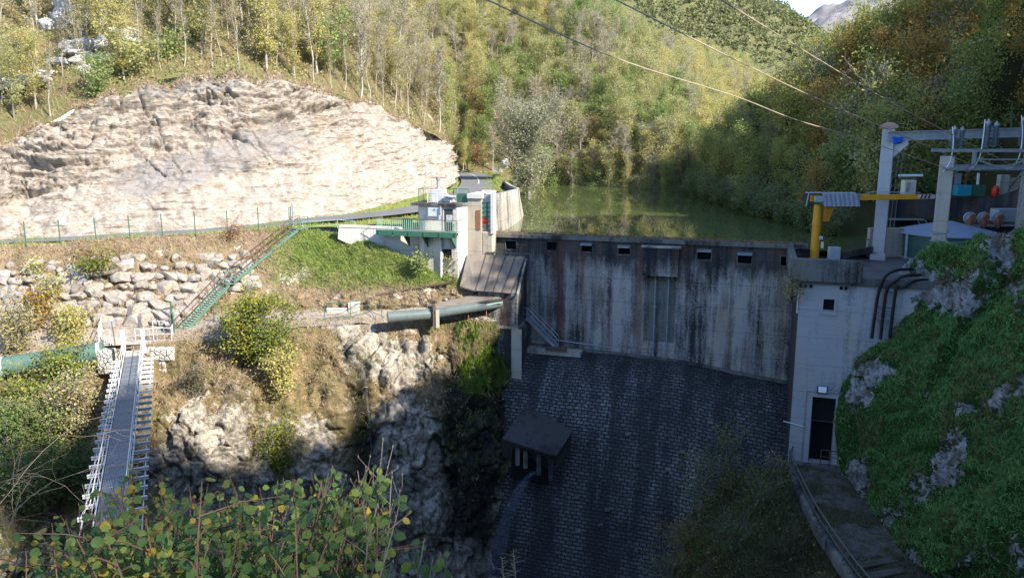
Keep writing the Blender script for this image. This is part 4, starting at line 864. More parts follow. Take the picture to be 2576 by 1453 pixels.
# thin pipe above the path
t = thing('drain_pipe', 'thin mossy pipe on brackets running along the low rock wall above the penstock', 'pipe', U(1000, 740, 67.5))
pts = [U(*p) for p in [(892, 768, 67.6), (899, 752, 67.6), (940, 743, 67.6), (1000, 733, 67.6), (1060, 722, 67.5), (1120, 713, 67.1), (1141, 706, 66.8), (1143, 696, 66.8)]]
m = MB(); m.tube(pts, .13, 10); m.build('pipe', 'brown_steel', t, True)
m = MB(); m.tube([U(934, 744.5, 67.6), U(944, 742.5, 67.6)], .17, 10); m.build('joint', 'galvanised', t)
for u, v in ((955, 741), (1018, 730), (1090, 719)):
    p = U(u, v, 67.6); m = MB(); m.tube([p, p - [0, -.1, .8]], .05, 6); m.build('bracket', 'rust', t)
t = thing('small_basin', 'small white concrete basin and block at the end of the thin pipe', 'basin', U(850, 780, 67))
m = MB(); m.box(U(892, 775, 66.9) + [0, 0, .1], (.95, .8, 1.0)); m.build('block', 'white_concrete', t, bevel=.03)
m = MB()
for y in (-.35, .35): m.box(U(850, 780, 66.9) + [0, y, .02], (1.75, .14, .55))
m.box(U(827, 780, 66.9) + [0, 0, .02], (.14, .56, .55)); m.build('trough', 'white_concrete', t)
m = MB(); m.tube([U(878, 768, 66.6), U(884, 764, 66.6)], .09, 6); m.build('spout', 'blue_paint', t)
# concrete footings along rock wall right of thin pipe
t = thing('rubble_wall', 'low pale rubble wall between the thin pipe and the penstock', 'wall', U(1050, 770, 67.6))
wl = Loft([[U(u, v, 67.75) for u, v in ((905, 758), (960, 752), (1020, 742), (1080, 730), (1135, 722))], [U(u, v, 67.3) for u, v in ((905, 775), (960, 775), (1020, 774), (1080, 772), (1135, 770))]], 80, 26, lambda G, N, T: np.where(N[..., 1:2] > 0, -N, N) * (fbm(G * 1.1, 4, 141, .6) * .3)[..., None])
mesh_np('face', wl.G.reshape(-1, 3), np.stack([np.arange(25)[:, None] * 80 + np.arange(79)[None] + k for k in (0, 1, 81, 80)], -1).reshape(-1, 4), 'stone_block', t, True)
# ================================================================ GAUGE HOUSE
hb = -2.8
gh = thing('gauge_house', 'small white concrete gauge house with a round corner and flat roof above the intake', 'building', U(1110, 700, 67))
aL = AE(1053, 600, hb + 1)[0]; aR = AE(1151, 600, hb)[0]; aP = AE(1174, 600, hb + 1.25)[0]
zr0 = UP(1110, 518, hb)[2]; zfl = UP(1110, 587, hb - 1.1)[2]; zg = -17.5
r_ = 1.35; cxa, cxb = aL + r_, hb + r_
plan = [(aL, -.3)] + [(cxa + r_ * math.cos(R(q)), cxb + r_ * math.sin(R(q))) for q in range(180, 271, 10)] + [(aR, hb), (aP, hb + 1.25), (aP, -.3)]
# window and door cut as recessed panels
m = MB(); m.prism([D(a, b, zg) for a, b in plan], (0, 0, zr0 - zg)); m.build('walls', 'white_concrete', gh)
rp = [(aL - .15, -.2), (aL - .15, hb - .22), (aR + .05, hb - .22), (aP + .1, hb + 1.1), (aP + .1, -.2)]
m = MB(); m.prism([D(a, b, zr0 + .003) for a, b in rp], (0, 0, .24)); m.build('roof', 'dark_concrete', gh)
rz = zr0 + .24
d0, d1 = AE(1118, 580, hb)[0], AE(1140, 580, hb)[0]; dz1 = UP(1128, 525, hb)[2]
m = MB(); m.dbox(d0, d1, hb - .03, hb - .004, zfl, dz1); dr = m.build('door', 'dark_steel', gh)
s_0, s1 = AE(1123, 540, hb)[0], AE(1139, 540, hb)[0]; m = MB(); m.dbox(s_0, s1, hb - .045, hb - .032, UP(1130, 557, hb)[2], UP(1130, 540, hb)[2]); dsn = m.build('notice', 'white_paint', dr)
m = MB()
for k in range(3): m.dbox(s_0 + .12, s1 - .12, hb - .052, hb - .046, UP(1130, 545 + k * 4, hb)[2] - .02, UP(1130, 545 + k * 4, hb)[2] + .02)
m.dbox(s_0 + .15, s_0 + .35, hb - .052, hb - .046, UP(1130, 543.5, hb)[2] - .02, UP(1130, 541.5, hb)[2]); m.build('lettering', 'sign_grey', dsn)
m = MB()
for x0, x1, y0, y1 in ((d0 - .1, d0, zfl, dz1 + .1), (d1, d1 + .1, zfl, dz1 + .1), (d0, d1, dz1, dz1 + .1)): m.dbox(x0, x1, hb - .07, hb - .004, y0, y1)
m.build('door_frame', 'white_concrete', gh)
# sign board on the round corner
sb = thing('sign_board', 'white sign board with a small blue and green emblem on the gauge house wall', 'sign', UP(1094, 555, hb - .1))
x0, z1_ = AE(1077, 520, hb - .12); x1, z0_ = AE(1111, 544, hb - .12)
m = MB(); m.dbox(x0, x1, hb - .16, hb - .12, z0_, z1_); m.build('panel', 'white_paint', sb)
m = MB(); m.add([D(x0 + .35, hb - .165, z1_ - .32), D(x0 + .75, hb - .165, z1_ - .30), D(x0 + .6, hb - .165, z1_ - .1)], [(0, 1, 2)]); m.cur = 1; m.add([D(x0 + .5, hb - .167, z1_ - .36), D(x0 + .8, hb - .167, z1_ - .2), D(x0 + .7, hb - .167, z1_ - .36)], [(0, 1, 2)]); m.build('emblem', ['teal_paint', 'pale_green_paint'], sb)
m = MB(); m.dbox(x1 - .08, x1 - .02, hb - .3, hb - .17, z1_ - .55, z1_ + .1); m.build('lamp_arm', 'grey_box', sb)
# lower window
w0, wz1 = AE(1115, 625, hb); w1, wz0 = AE(1137, 648, hb)
m = MB(); m.dbox(w0, w1, hb - .02, hb - .004, wz0, wz1); wn = m.build('window', 'glass_dark', gh)
m = MB()
for q in ((w0 - .1, w0, wz0 - .1, wz1 + .1), (w1, w1 + .1, wz0 - .1, wz1 + .1), (w0, w1, wz1, wz1 + .1), (w0 - .0, w1, wz0 - .1, wz0)): m.dbox(q[0], q[1], hb - .08, hb - .003, q[2], q[3])
m.build('frame', 'white_concrete', wn)
pa = AE(1109, 650, hb)[0]
m = MB(); m.tube([D(pa, hb - .15, zfl - .35), D(pa + .12, hb - .18, zfl - .9), D(pa + .05, hb - .18, -13.9)], .12, 8); m.build('downpipe', 'white_paint', gh, True)
# ivy on front
P = np.array([D(g_, hb - .1, z_) for g_, z_ in zip(rng.normal((w0 + w1) / 2, .42, 420), rng.uniform(-14.3, wz0 + .2, 420))]); V, F = leaf_quads(P + rng.normal(size=P.shape) * .08, .2, rng, .4, .6)
tag(mesh_np('climbing_plant', V, F, 'leaf_bush'), 'sparse climbing plant below the lower window of the gauge house', 'plant')
# roof kit
t = thing('roof_cabinet', 'white equipment cabinet with a vent pipe on the gauge house roof', 'cabinet', D(aL + 1.6, hb + 1.2, rz))
ca0 = AE(1085, 500, hb + 1)[0]; ca1 = AE(1113, 500, hb + 1)[0]
zc1 = UP(1100, 476, hb + 1)[2]
m = MB(); m.dbox(ca0, ca1, hb + 1, hb + 2, rz, zc1); m.build('cabinet', 'white_paint', t, bevel=.03)
p = D((ca0 + ca1) / 2 - .1, hb + 1.6, zc1); m = MB(); m.lathe(p, [(.2, 0), (.2, .12), (.13, .14), (.13, .75), (.19, .78), (.19, .95)], 12); m.build('vent_pipe', 'galvanised', t, True)
m = MB(); m.prism([D(ca1 + .003, hb + 1.1, rz + .05), D(ca1 + 1.3, hb + 1.1, rz + .05), D(ca1 + .003, hb + 1.1, rz + 1.1)], np.append(DN * .06, 0)); m.build('side_brace', 'white_paint', t)
def railing(name, label, pts, h, mat, spacing=.14, bar_r=.012, posts=1.5, mid=False, cat='railing', bot=.1, group=None, post_r=.03):
    pts = [np.array(p, float) for p in pts]; t = thing(name, label, cat, pts[0], group); U3 = np.array([0, 0, 1.])
    m = MB(); m.tube([p + U3 * h for p in pts], post_r * 1.1, 6)
    if bot is not None: m.tube([p + U3 * bot for p in pts], post_r * .8, 6)
    if mid: m.tube([p + U3 * h * .55 for p in pts], post_r * .8, 6)
    m.build('rail', mat, t); k = MB()
    for p, q in zip(pts[:-1], pts[1:]):
        L = np.linalg.norm(q - p); n = max(1, round(L / posts))
        for i in range(n + 1):
            if i == n and not np.allclose(q, pts[-1]): continue
            x = p + (q - p) * i / n; mm = MB(); mm.tube([x, x + U3 * h], post_r, 6); mm.build('post', mat, t)
        if spacing:
            nb = int(L / spacing)
            for i in range(1, nb): x = p + (q - p) * i / nb; k.tube([x + U3 * (bot or 0), x + U3 * h], bar_r, 4, False)
    if spacing: k.build('bars', mat, t)
    return t
railing('roof_railing', 'green bar railing round the back of the gauge house roof', [D(aL, hb + 1.2, rz), D(aL, -.4, rz), D(aP - .2, -.4, rz)], 1.1, 'green_paint', .16)
railing('bar_grille', 'short white bar grille in front of the roof cabinet', [D(ca0 + .02, hb + .1, rz), D(ca0 + .95, hb + .1, rz)], .85, 'white_paint', .12, .02, 1.)
m = MB(); ga = AE(1150, 495, hb + 1.6)[0]; m.dbox(ga, aP, hb + 1.56, hb + 1.6, rz + .02, UP(1160, 486, hb + 1.6)[2]); tag(m.build('mesh_screen', 'green_paint'), 'green mesh screen at the right edge of the gauge house roof', 'screen')
t = thing('valve_wheel', 'white hand wheel on a short stand beside the roof cabinet', 'valve', D(aP - 1.4, hb + 1, rz)); p = D(aP - 1.35, hb + .9, rz)
m = MB(); m.tube([p, p + [0, 0, .55]], .05, 8); m.build('stand', 'white_paint', t); m = MB(); m.lathe(p + [0, 0, .55], [(.05, 0), (.5, 0), (.5, .06), (.05, .06)], 16); m.build('wheel', 'white_paint', t)
for u, Yb, h in ((1086, -.5, 2.9), (1151, -.6, 3.4)):
    p = D(AE(u, 500, Yb)[0], Yb, rz); m = MB(); m.tube([p, p + [0, 0, h]], .03, 6); tag(m.build('mast', 'galvanised'), 'thin mast standing at the back %s of the gauge house roof' % ('left' if u < 1100 else 'right'), 'mast')
# ---- green balcony
bA, bB = AE(947, 588, hb - 1.2)[0], AE(1149, 590, hb - 1.2)[0]
bz = UP(1050, 582, hb - 1.2)[2]
bal = thing('balcony', 'green steel balcony walkway along the front of the gauge house', 'balcony', D(bA, hb - .6, bz))
m = MB(); m.dbox(bA, bB, hb - 1.2, hb - .003, bz - .06, bz); m.build('floor', 'grey_steel', bal)
m = MB(); m.dbox(bA, bB, hb - 1.28, hb - 1.203, bz - .42, bz + .02); m.dbox(bA - .07, bA - .003, hb - 1.2, hb, bz - .4, bz); m.build('beam', 'green_paint', bal)
for k in range(6):
    a = bA + .3 + (bB - bA - .4) * k / 5; m = MB(); m.dbox(a - .06, a + .06, hb - 1.33, hb - 1.282, bz - .44, bz + .02); m.build('stiffener', 'green_paint', bal)
for u in (1029, 1075, 1145):
    a = AE(u, 610, hb)[0]; m = MB(); m.prism([D(a, hb - 1.15, bz - .43), D(a, hb - .004, bz - .43), D(a, hb - .004, bz - 1.5)], np.append(DE * .1, 0)); m.build('bracket', 'green_paint', bal)
m = MB()
for k in range(40):
    a = bA + (bB - bA) * k / 39; m.tube([D(a, hb - 1.2, bz), D(a, hb - 1.2, bz + 1.05)], .016, 4, False)
for k in range(7):
    b_ = hb - 1.2 + 1.1 * k / 6; m.tube([D(bA, b_, bz), D(bA, b_, bz + 1.05)], .016, 4, False); m.tube([D(bB, b_, bz), D(bB, b_, bz + 1.05)], .016, 4, False)
m.build('bars', 'pale_green_paint', bal)
m = MB(); m.tube([D(bA, hb, bz + 1.05), D(bA, hb - 1.2, bz + 1.05), D(bB, hb - 1.2, bz + 1.05), D(bB, hb, bz + 1.05)], .035, 6); m.tube([D(bA, hb - 1.2, bz + .1), D(bB, hb - 1.2, bz + .1)], .025, 6); m.build('rail', 'brown_steel', bal)
m = MB(); m.dbox(AE(1014, 570, hb)[0], aL - .02, hb - .1, hb - .05, bz + .02, bz + 1.0); m.build('gate_panel', 'green_paint', bal)
# ---- retaining wall under the balcony
t = thing('retaining_wall', 'sloping whitewashed retaining wall left of the gauge house under the balcony', 'wall', U(950, 640, 70))
w0_, w1_, w2_, w3_ = UP(852, 571, hb - 1.0), UP(1056, 578, hb + 1.0), UP(1060, 700, hb + 1.0), UP(850, 600, hb - 1.0)
m = MB(); m.prism([w3_, w2_, w1_, w0_], np.append(DN * .5, 0)); m.build('wall', 'white_concrete', t)
m = MB(); m.bar(w0_ + np.append(DN * .25, .1), w1_ + np.append(DN * .25, .1), .6, .18); m.build('coping', 'white_concrete', t)
# ================================================================ GATE PIER, SLUICE GATE, RESERVOIR WALL
t = thing('gate_pier', 'weathered tan concrete pier with a rusty plate strip right of the gauge house', 'pier', UP(1195, 640, -2))
PB = -1.3; p0_, p1_ = AE(1174.5, 560, PB)[0], AE(1212, 560, PB)[0]; zt_ = UP(1195, 499, PB)[2]
m = MB(); m.dbox(aP + .003, p1_, PB, 1.2, -17, zt_); m.build('shaft', 'pier_concrete', t, bevel=.04)
m = MB(); m.dbox(aP + .003, p1_ + .12, PB - .15, 1.3, zt_ + .003, UP(1195, 487, PB)[2]); m.build('cap', 'white_concrete', t, bevel=.03)
m = MB(); c0, c1 = AE(1199, 550, PB)[0], AE(1208, 550, PB)[0]; m.dbox(c0, c1, PB - .06, PB - .003, UP(1203, 577, PB)[2], UP(1203, 528, PB)[2]); m.build('rust_plate', 'rust', t)
m = MB(); m.dbox(p1_ + .003, p1_ + 1.0, PB, -.3, -17, UP(1225, 582, PB)[2]); m.build('buttress', 'pier_concrete', t, bevel=.1)
t = thing('sluice_gate', 'green and red ribbed sluice gate in a white frame beside the tan pier', 'gate', UP(1225, 580, -1))
gb = PB + .1; g0_, g1_ = AE(1213, 540, gb)[0], AE(1236, 540, gb)[0]; gz0, gz1 = UP(1225, 578, gb)[2], UP(1225, 488, gb)[2]; gm = UP(1225, 508, gb)[2]
m = MB(); m.dbox(g0_, g1_, gb + .1, gb + .2, gz0, gm - .02); m.build('leaf', 'pale_green_paint', t)
m = MB(); m.dbox(g0_, g1_, gb + .1, gb + .16, gm, gz1); m.build('upper_panel', 'galvanised', t)
m = MB()
for k in range(4): z = gm - (gm - gz0) * (k) / 6; m.dbox(g0_, g1_, gb, gb + .098, z - .07, z)
m.dbox((g0_ + g1_) / 2 - .04, (g0_ + g1_) / 2 + .04, gb, gb + .098, gz0, gm - .08); m.dbox(g0_ - .08, g0_, gb - .02, gb + .1, gz0, gm); m.build('rib', 'green_paint', t)
m = MB()
for k in range(4, 7): z = gm - (gm - gz0) * (k - .05) / 6; m.dbox(g0_ + .01, g1_ - .01, gb - .01, gb + .096, z - .06, z)
m.dbox(g0_ + .02, (g0_ + g1_) / 2 - .06, gb + .06, gb + .097, gm - (gm - gz0) * .78, gm - (gm - gz0) * .5); m.build('red_rib', 'red_paint', t)
m = MB(); m.dbox(g1_ + .003, g1_ + .26, gb - .2, gb + .5, gz0 - .3, gz1 + .12); m.dbox(g0_ - .1, g1_ + .26, gb + .2, gb + .6, gz1 + .123, gz1 + .32); m.build('frame', 'white_concrete', t)
# curved battered reservoir wall along the road
top = [(1240, 487, 73.5), (1262, 484, 76), (1284, 479, 80), (1300, 475.5, 85), (1306, 473, 90), (1303, 471, 95), (1294, 468, 101), (1282, 462, 108), (1270, 453, 114), (1264, 447.5, 119)]
bot = [(1240, 595, 73.0), (1268, 583, 76), (1293, 569, 80.5), (1311, 556, 86), (1321, 546, 91), (1320, 538, 96), (1314, 528, 102), (1305, 515, 109), (1292, 503, 116), (1280, 495, 122)]
T_ = cr(np.array([U(*q) for q in top]), 60); B_ = cr(np.array([U(*q) for q in bot]), 60)
tgt = unit(np.gradient(T_[:, :2], axis=0)); inn = np.stack([-tgt[:, 1], tgt[:, 0], 0 * tgt[:, 0]], -1) * .38
Bi = T_ + inn; Bi2 = Bi.copy(); Bi2[:, 2] = np.minimum(Bi2[:, 2] - 1.2, -7.6)
mid = B_ + (T_ - B_) * .62; mid[:, :2] = T_[:, :2] + (mid[:, :2] - T_[:, :2]) * .55
t = thing('reservoir_wall', 'curved pale concrete wall rising from the lake and carrying the road parapet', 'wall', U(1290, 560, 84))
S = np.stack([B_ + [0, 0, -.8], mid, T_, Bi, Bi2]); V = S.reshape(-1, 3); F = []
for r in range(4):
    i = np.arange(59)[:, None] + r * 60; F.append(np.concatenate([i, i + 1, i + 61, i + 60], 1))
mesh_np('wall', V, np.concatenate(F), 'wall_concrete', t)
# guard rail and markers along the far road
gp = [U(1262, 446, 121), U(1253, 440, 128), U(1246, 436, 136), U(1243, 431, 146)]
railing('guard_rail', 'low metal guard rail on the lake side of the road beyond the parapet', gp, .75, 'grey_steel', 0, posts=3.5, bot=None)
m = MB(); p = U(1254, 432, 124); m.tube([p, p + [0, 0, 1.2]], .09, 6); tag(m.build('road_marker', 'white_paint'), 'white marker post at the far bend of the road', 'post')
t = thing('stone_wall', 'low stone wall on the far side of the road bend', 'wall', U(1185, 436, 155)); m = MB(); 
for k in range(12):
    p = U(1152 + k * 8, 431 + .1 * k, 158); m.box(p + [0, 0, .15], (.66, .6, .9 + .2 * (k % 3)))
m.build('wall', 'stone_block', t, bevel=.08)
# ================================================================ FENCES AND SMALL RAILS
t = thing('wire_fence', 'row of tall thin green fence posts with wire along the foot of the quarry face', 'fence', U(300, 600, 68.8))
fp = [(-28, 622), (66, 617), (152, 612), (242, 606), (327, 600), (409, 595), (492, 589), (573, 584), (651, 578), (733, 574)]
fy = [66.2, 66.8, 67.5, 68.3, 69, 69.6, 70.3, 71.1, 72, 73]
F_ = []
for (u, v), Y in zip(fp, fy):
    p = U(u, v, Y); F_.append(p); m = MB(); m.tube([p - [0, 0, .3], p + [0, 0, 2.05]], .045, 6); m.build('post', 'green_paint', t)
m = MB()
for z in (.7, 1.9): m.tube([p + [0, 0, z] for p in F_], .008, 3)
m.build('wire', 'green_paint', t)
railing('road_railing', 'low green tube railing on the grass between the green stair and the balcony', [U(762, 578, 73.4), U(850, 574, 73), U(893, 577, 72.6)], .8, 'pale_green_paint', 0, posts=2.4, bot=.3)
railing('road_railing', 'short green tube railing on the wall top just left of the gauge house', [UP(985, 575, hb), UP(1050, 570, hb + .8)], .75, 'green_paint', 0, posts=2.4, bot=None)
lp = [(817, 803, 64.6), (882, 798, 65), (931, 786, 66.6), (960, 796, 65)]
railing('path_fence', 'green mesh fence posts beside the end of the gravel path near the basin', [U(*q) for q in lp], 1.35, 'green_paint', 0, posts=9, bot=.1, mid=True)
for u, v, Y, lab in ((524, 805, 65.5, 'short green fence post on the path at the left of the big yellow bush'), (540, 820, 64, 'short green fence post on the path just behind the big yellow bush'), (700, 772, 68, 'thin green fence post on the path right of the big yellow bush')):
    m = MB(); p = U(u, v, Y); m.tube([p, p + [0, 0, 1.6 if u < 600 else .8]], .045, 6); tag(m.build('fence_post', 'green_paint'), lab, 'post')
# ================================================================ GREEN STAIR
st_ = thing('stairway', 'long green steel stairway in two flights climbing the boulder bank to the road', 'stairs', U(450, 835, 63.6))
fl = [(U(452, 836, 62.6), U(566, 716, 67.2)), (U(582, 707, 67.6), U(742, 577, 72.2))]
side = unit(np.array([.75, -.66, 0]))  # across the flight
for (p, q), n in zip(fl, (22, 26)):
    d = q - p; hd = unit(np.array([d[0], d[1], 0])); sd_ = np.array([hd[1], -hd[0], 0])
    for s_ in (-.5, .5):
        m = MB(); m.bar(p + sd_ * s_, q + sd_ * s_, .07, .26); m.build('stringer', 'stair_green', st_)
        m = MB(); up_ = np.array([0, 0, 1.]); m.tube([p + sd_ * s_ + up_ * .3, p + sd_ * s_ + up_ * 1.05, q + sd_ * s_ + up_ * 1.05], .035, 6); m.tube([p + sd_ * s_ + up_ * .55, q + sd_ * s_ + up_ * .55], .028, 6)
        for k in range(6):
            x = p + d * (k + .2) / 6 + sd_ * s_; m.tube([x, x + up_ * 1.05], .028, 6)
        m.build('handrail', 'brown_steel', st_)
    for k in range(n):
        x = p + d * (k + .5) / n; m = MB(); m.box(x, (.25, .93, .045), (hd, sd_, (0, 0, 1))); m.build('tread', 'pale_green_paint', st_)
    for f in (.25, .7):
        x = p + d * f; m = MB(); m.tube([x - sd_ * .4 - [0, 0, 1.6], x - sd_ * .4], .05, 6); m.tube([x + sd_ * .4 - [0, 0, 1.6], x + sd_ * .4], .05, 6); m.build('support', 'stair_green', st_)
for nm, a, b_ in (('landing', fl[0][1], fl[1][0]), ('top_landing', fl[1][1], U(762, 572, 73))):
    c = (a + b_) / 2; hd = unit(np.array([*(b_ - a)[:2], 0])); L = np.linalg.norm(b_ - a) + .25; sd_ = np.array([hd[1], -hd[0], 0]); m = MB(); m.box(c, (L, 1.15, .08), (hd, sd_, (0, 0, 1)))
    for s_ in (-.55, .55):
        for e_ in (-.5, .5): m.tube([c + sd_ * s_ + hd * e_ * L, c + sd_ * s_ + hd * e_ * L + [0, 0, 1.1]], .04, 6)
        m.tube([c + sd_ * s_ + hd * e_ * L * w_ + [0, 0, 1.1] for e_, w_ in ((-.5, 1), (.5, 1))], .035, 6); m.tube([c + sd_ * s_ - hd * .5 * L + [0, 0, .55], c + sd_ * s_ + hd * .5 * L + [0, 0, .55]], .03, 6)
    m.build(nm, 'stair_green', st_)
for u in (729, 738):
    p = U(u, 572, 72.6); m = MB(); m.tube([p, p + [0, 0, 1.9 if u < 735 else 2.2]], .06, 6); m.build('post', 'grey_steel', st_)
t = thing('stair_gate', 'dark green mesh gate between posts at the foot of the green stairway', 'gate', U(440, 848, 62.2))
p = U(436, 845, 62.2); m = MB(); m.tube([p, p + [0, 0, 2.9]], .07, 6); m.build('post', 'green_paint', t)
q = U(444, 850, 61.9); m = MB(); m.box(p + [.1, -.0, .95], (.06, .9, 1.9), (unit(np.array([.5, .2, 0])), unit(np.array([-.2, .5, 0])), (0, 0, 1))); m.build('leaf', 'green_paint', t)
# concrete half pipe sticking out of the boulders
t = thing('drain_chute', 'broken pale concrete drain chute sticking out of the boulder bank', 'drain', U(275, 690, 65.8))
m = MB(); m.tube([U(330, 663, 66.8), U(285, 683, 65.6), U(218, 691, 65.0)], [.24, .22, .18], 10); m.build('chute', 'roof_sheet', t, True)
m = MB(); m.tube([U(338, 659, 67), U(296, 668, 66.4)], [.42, .36], 9); m.build('pipe_end', 'pale_rock', t, True)
# ================================================================ POWER HOUSE TOWER AND DECK
TF = -8.2
ph = thing('power_house', 'tall grey concrete power house tower with a small window and deep doorway', 'building', D(28, TF, PATH))
tw0, tw1 = 25.95, 40.
dx0, dx1 = AE(2044, 1000, TF)[0], AE(2104, 1000, TF)[0]; dz1_ = UP(2072, 998, TF)[2]; dzs = PATH + .25
wx0, wz1_ = AE(2072, 751, TF); wx1, wz0_ = AE(2098, 781, TF)
m = MB(); TT = DECK - .55
m.dbox(tw0, dx0, TF, -.01, -34, wz0_); m.dbox(dx1, tw1, TF, -.01, -34, wz0_); m.dbox(dx0, dx1, TF, -.01, dz1_, wz0_); m.dbox(dx0, dx1, TF, -.01, -34, dzs)
m.dbox(tw0, wx0, TF, -.01, wz0_, wz1_); m.dbox(wx1, tw1, TF, -.01, wz0_, wz1_); m.dbox(tw0, tw1, TF, -.01, wz1_, TT)
m.build('walls', 'tower_concrete', ph)
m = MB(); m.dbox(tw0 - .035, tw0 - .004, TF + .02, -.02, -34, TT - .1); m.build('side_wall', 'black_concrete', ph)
m = MB(); m.dbox(tw0 - .14, tw0 - .036, TF - .04, TF + .06, TT - 2.2, TT - .4); m.build('rain_strip', 'white_concrete', ph)
m = MB(); m.dbox(wx0, wx1, TF + .3, TF + .34, wz0_, wz1_); w_ = m.build('window', 'glass_dark', ph)
m = MB(); t_ = .14
for q in ((wx0 - t_, wx0, wz0_ - t_, wz1_ + t_), (wx1, wx1 + t_, wz0_ - t_, wz1_ + t_), (wx0, wx1, wz1_, wz1_ + t_)): m.dbox(q[0], q[1], TF - .06, TF + .12, q[2], q[3])
m.build('frame', 'pillar_concrete', w_); m = MB(); m.dbox(wx0 - .2, wx1 + .2, TF - .12, TF - .003, wz0_ - .3, wz0_ - .145); m.build('sill', 'pillar_concrete', w_)
# doorway
m = MB(); m.dbox(dx0, dx1, TF + .7, TF + .76, dzs, dz1_); dw = m.build('doorway', 'void', ph)
zt2 = UP(2072, 1060, TF)[2]
m = MB(); m.dbox(dx0 + .05, dx1 - .05, TF + .3, TF + .34, zt2, dz1_ - .05); m.build('transom_glass', 'glass_dark', dw)
m = MB(); m.dbox(dx0, dx1, TF + .26, TF + .38, zt2 - .1, zt2 - .003); m.dbox(dx0, dx0 + .12, TF + .45, TF + .6, dzs, zt2 - .11); m.build('bar', 'dark_steel', dw)
m = MB(); fw = .36
m.dbox(dx0 - fw, dx0, TF - .12, TF + .25, dzs - .2, dz1_ + fw); m.dbox(dx1, dx1 + fw * .8, TF - .12, TF + .25, dzs - .2, dz1_ + fw); m.dbox(dx0, dx1, TF - .12, TF + .25, dz1_, dz1_ + fw); m.build('door_surround', 'pillar_concrete', ph)
m = MB(); m.dbox(dx0 - 1.1, dx1 + .8, TF - .55, TF - .004, PATH - .3, dzs - .02); m.build('door_step', 'dark_concrete', ph)
m = MB(); m.tube([D(dx0 - fw - .06, TF - .15, dzs), D(dx0 - fw - .06, TF - .15, dz1_ + fw + .06), D(dx1 + .5, TF - .15, dz1_ + fw + .06)], .03, 5); m.build('conduit', 'galvanised', ph)
m = MB(); fz = UP(2068, 975, TF)[2]; fa = AE(2068, 975, TF)[0]
m.hexa([D(fa - .34, TF - .45, fz - .25), D(fa + .34, TF - .45, fz - .25), D(fa + .34, TF - .3, fz - .33), D(fa - .34, TF - .3, fz - .33), D(fa - .34, TF - .28, fz + .25), D(fa + .34, TF - .28, fz + .25), D(fa + .34, TF - .12, fz + .2), D(fa - .34, TF - .12, fz + .2)])
fl_ = m.build('floodlight', 'black_rubber', ph); m = MB(); m.add([D(fa - .27, TF - .452, fz - .19), D(fa + .27, TF - .452, fz - .19), D(fa + .27, TF - .312, fz + .2), D(fa - .27, TF - .312, fz + .2)], [(0, 1, 2, 3)]); m.build('lens', 'white_metal', fl_)
m = MB(); pz = UP(2000, 1063, TF)[2]; m.tube([D(tw0 - .5, TF - .1, pz + .1), D(dx0 - fw - .1, TF - .1, pz - .15)], .035, 5); m.build('arm', 'white_metal', ph)
# deck and parapet
m = MB(); m.dbox(tw0 - .03, 48, TF - .25, 9.5, TT + .003, DECK); dk = m.build('deck', 'deck_concrete', ph)
pa1 = AE(2171, 660, TF)[0]
m = MB(); m.dbox(tw0 - .75, pa1, TF - .45, TF + .05, DECK - .35, Zc + .12); m.dbox(tw0 - .75, tw0 - .3, TF + .051, -.3, DECK - .35, Zc + .1); m.build('parapet', 'dark_concrete', ph, bevel=.05)
m = MB()
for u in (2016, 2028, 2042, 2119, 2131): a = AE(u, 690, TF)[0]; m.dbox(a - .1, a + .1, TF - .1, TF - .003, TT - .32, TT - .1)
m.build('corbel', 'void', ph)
# moss tuft with grass on the parapet corner
P = D(tw0 - .5, TF - .4, DECK - .7) + rng.normal(size=(420, 3)) * np.array([.45, .3, .5]); V, F = leaf_quads(P, .26, rng, .6, .35)
tag(mesh_np('hanging_plant', V, F, 'leaf_scrub'), 'bushy plant hanging from the front corner of the power house parapet', 'plant')
# cables down the tower
for k, (u0, u1, v1, top_) in enumerate(((2212, 2193, 850, 678), (2232, 2215, 852, 693), (2256, 2238, 850, 705))):
    p0 = UP(u0 - 8, 760 - k * 2, TF - .35); pts = [UP(u1, v1, TF - .3), UP(u0 - 8, 770, TF - .3), UP(u0, 730 - k * 4, TF - .35), UP(u0 + 14, top_ + 18, TF - .4), UP(u0 + 42, top_ + 1, TF - .3), UP(u0 + 85, top_ - 2, TF + .6)]
    m = MB(); m.tube(cr(np.array(pts), 24), .11, 8); tag(m.build('cable', 'black_rubber', None, True), ('leftmost', 'middle', 'rightmost')[k] + ' of the three thick black cables bending over the power house edge', 'cable', 'power cables')
t = thing('cable_clamps', 'galvanised clamp bars holding the three black cables on the power house wall', 'clamp', UP(2225, 780, TF))
for v in (728, 768, 800): m = MB(); m.bar(UP(2204 - (v - 728) * .12, v - 2, TF - .2), UP(2262 - (v - 728) * .1, v + 2, TF - .2), .1, .14); m.build('bar', 'galvanised', t)
# lattice stand of door handrail
railing('door_rail', 'bent tube handrail inside the deep doorway', [D(dx1 - .75, TF - .3, dzs), D(dx1 + .4, TF - .3, dzs)], 1.15, 'brown_steel', 0, mid=True, posts=.6)
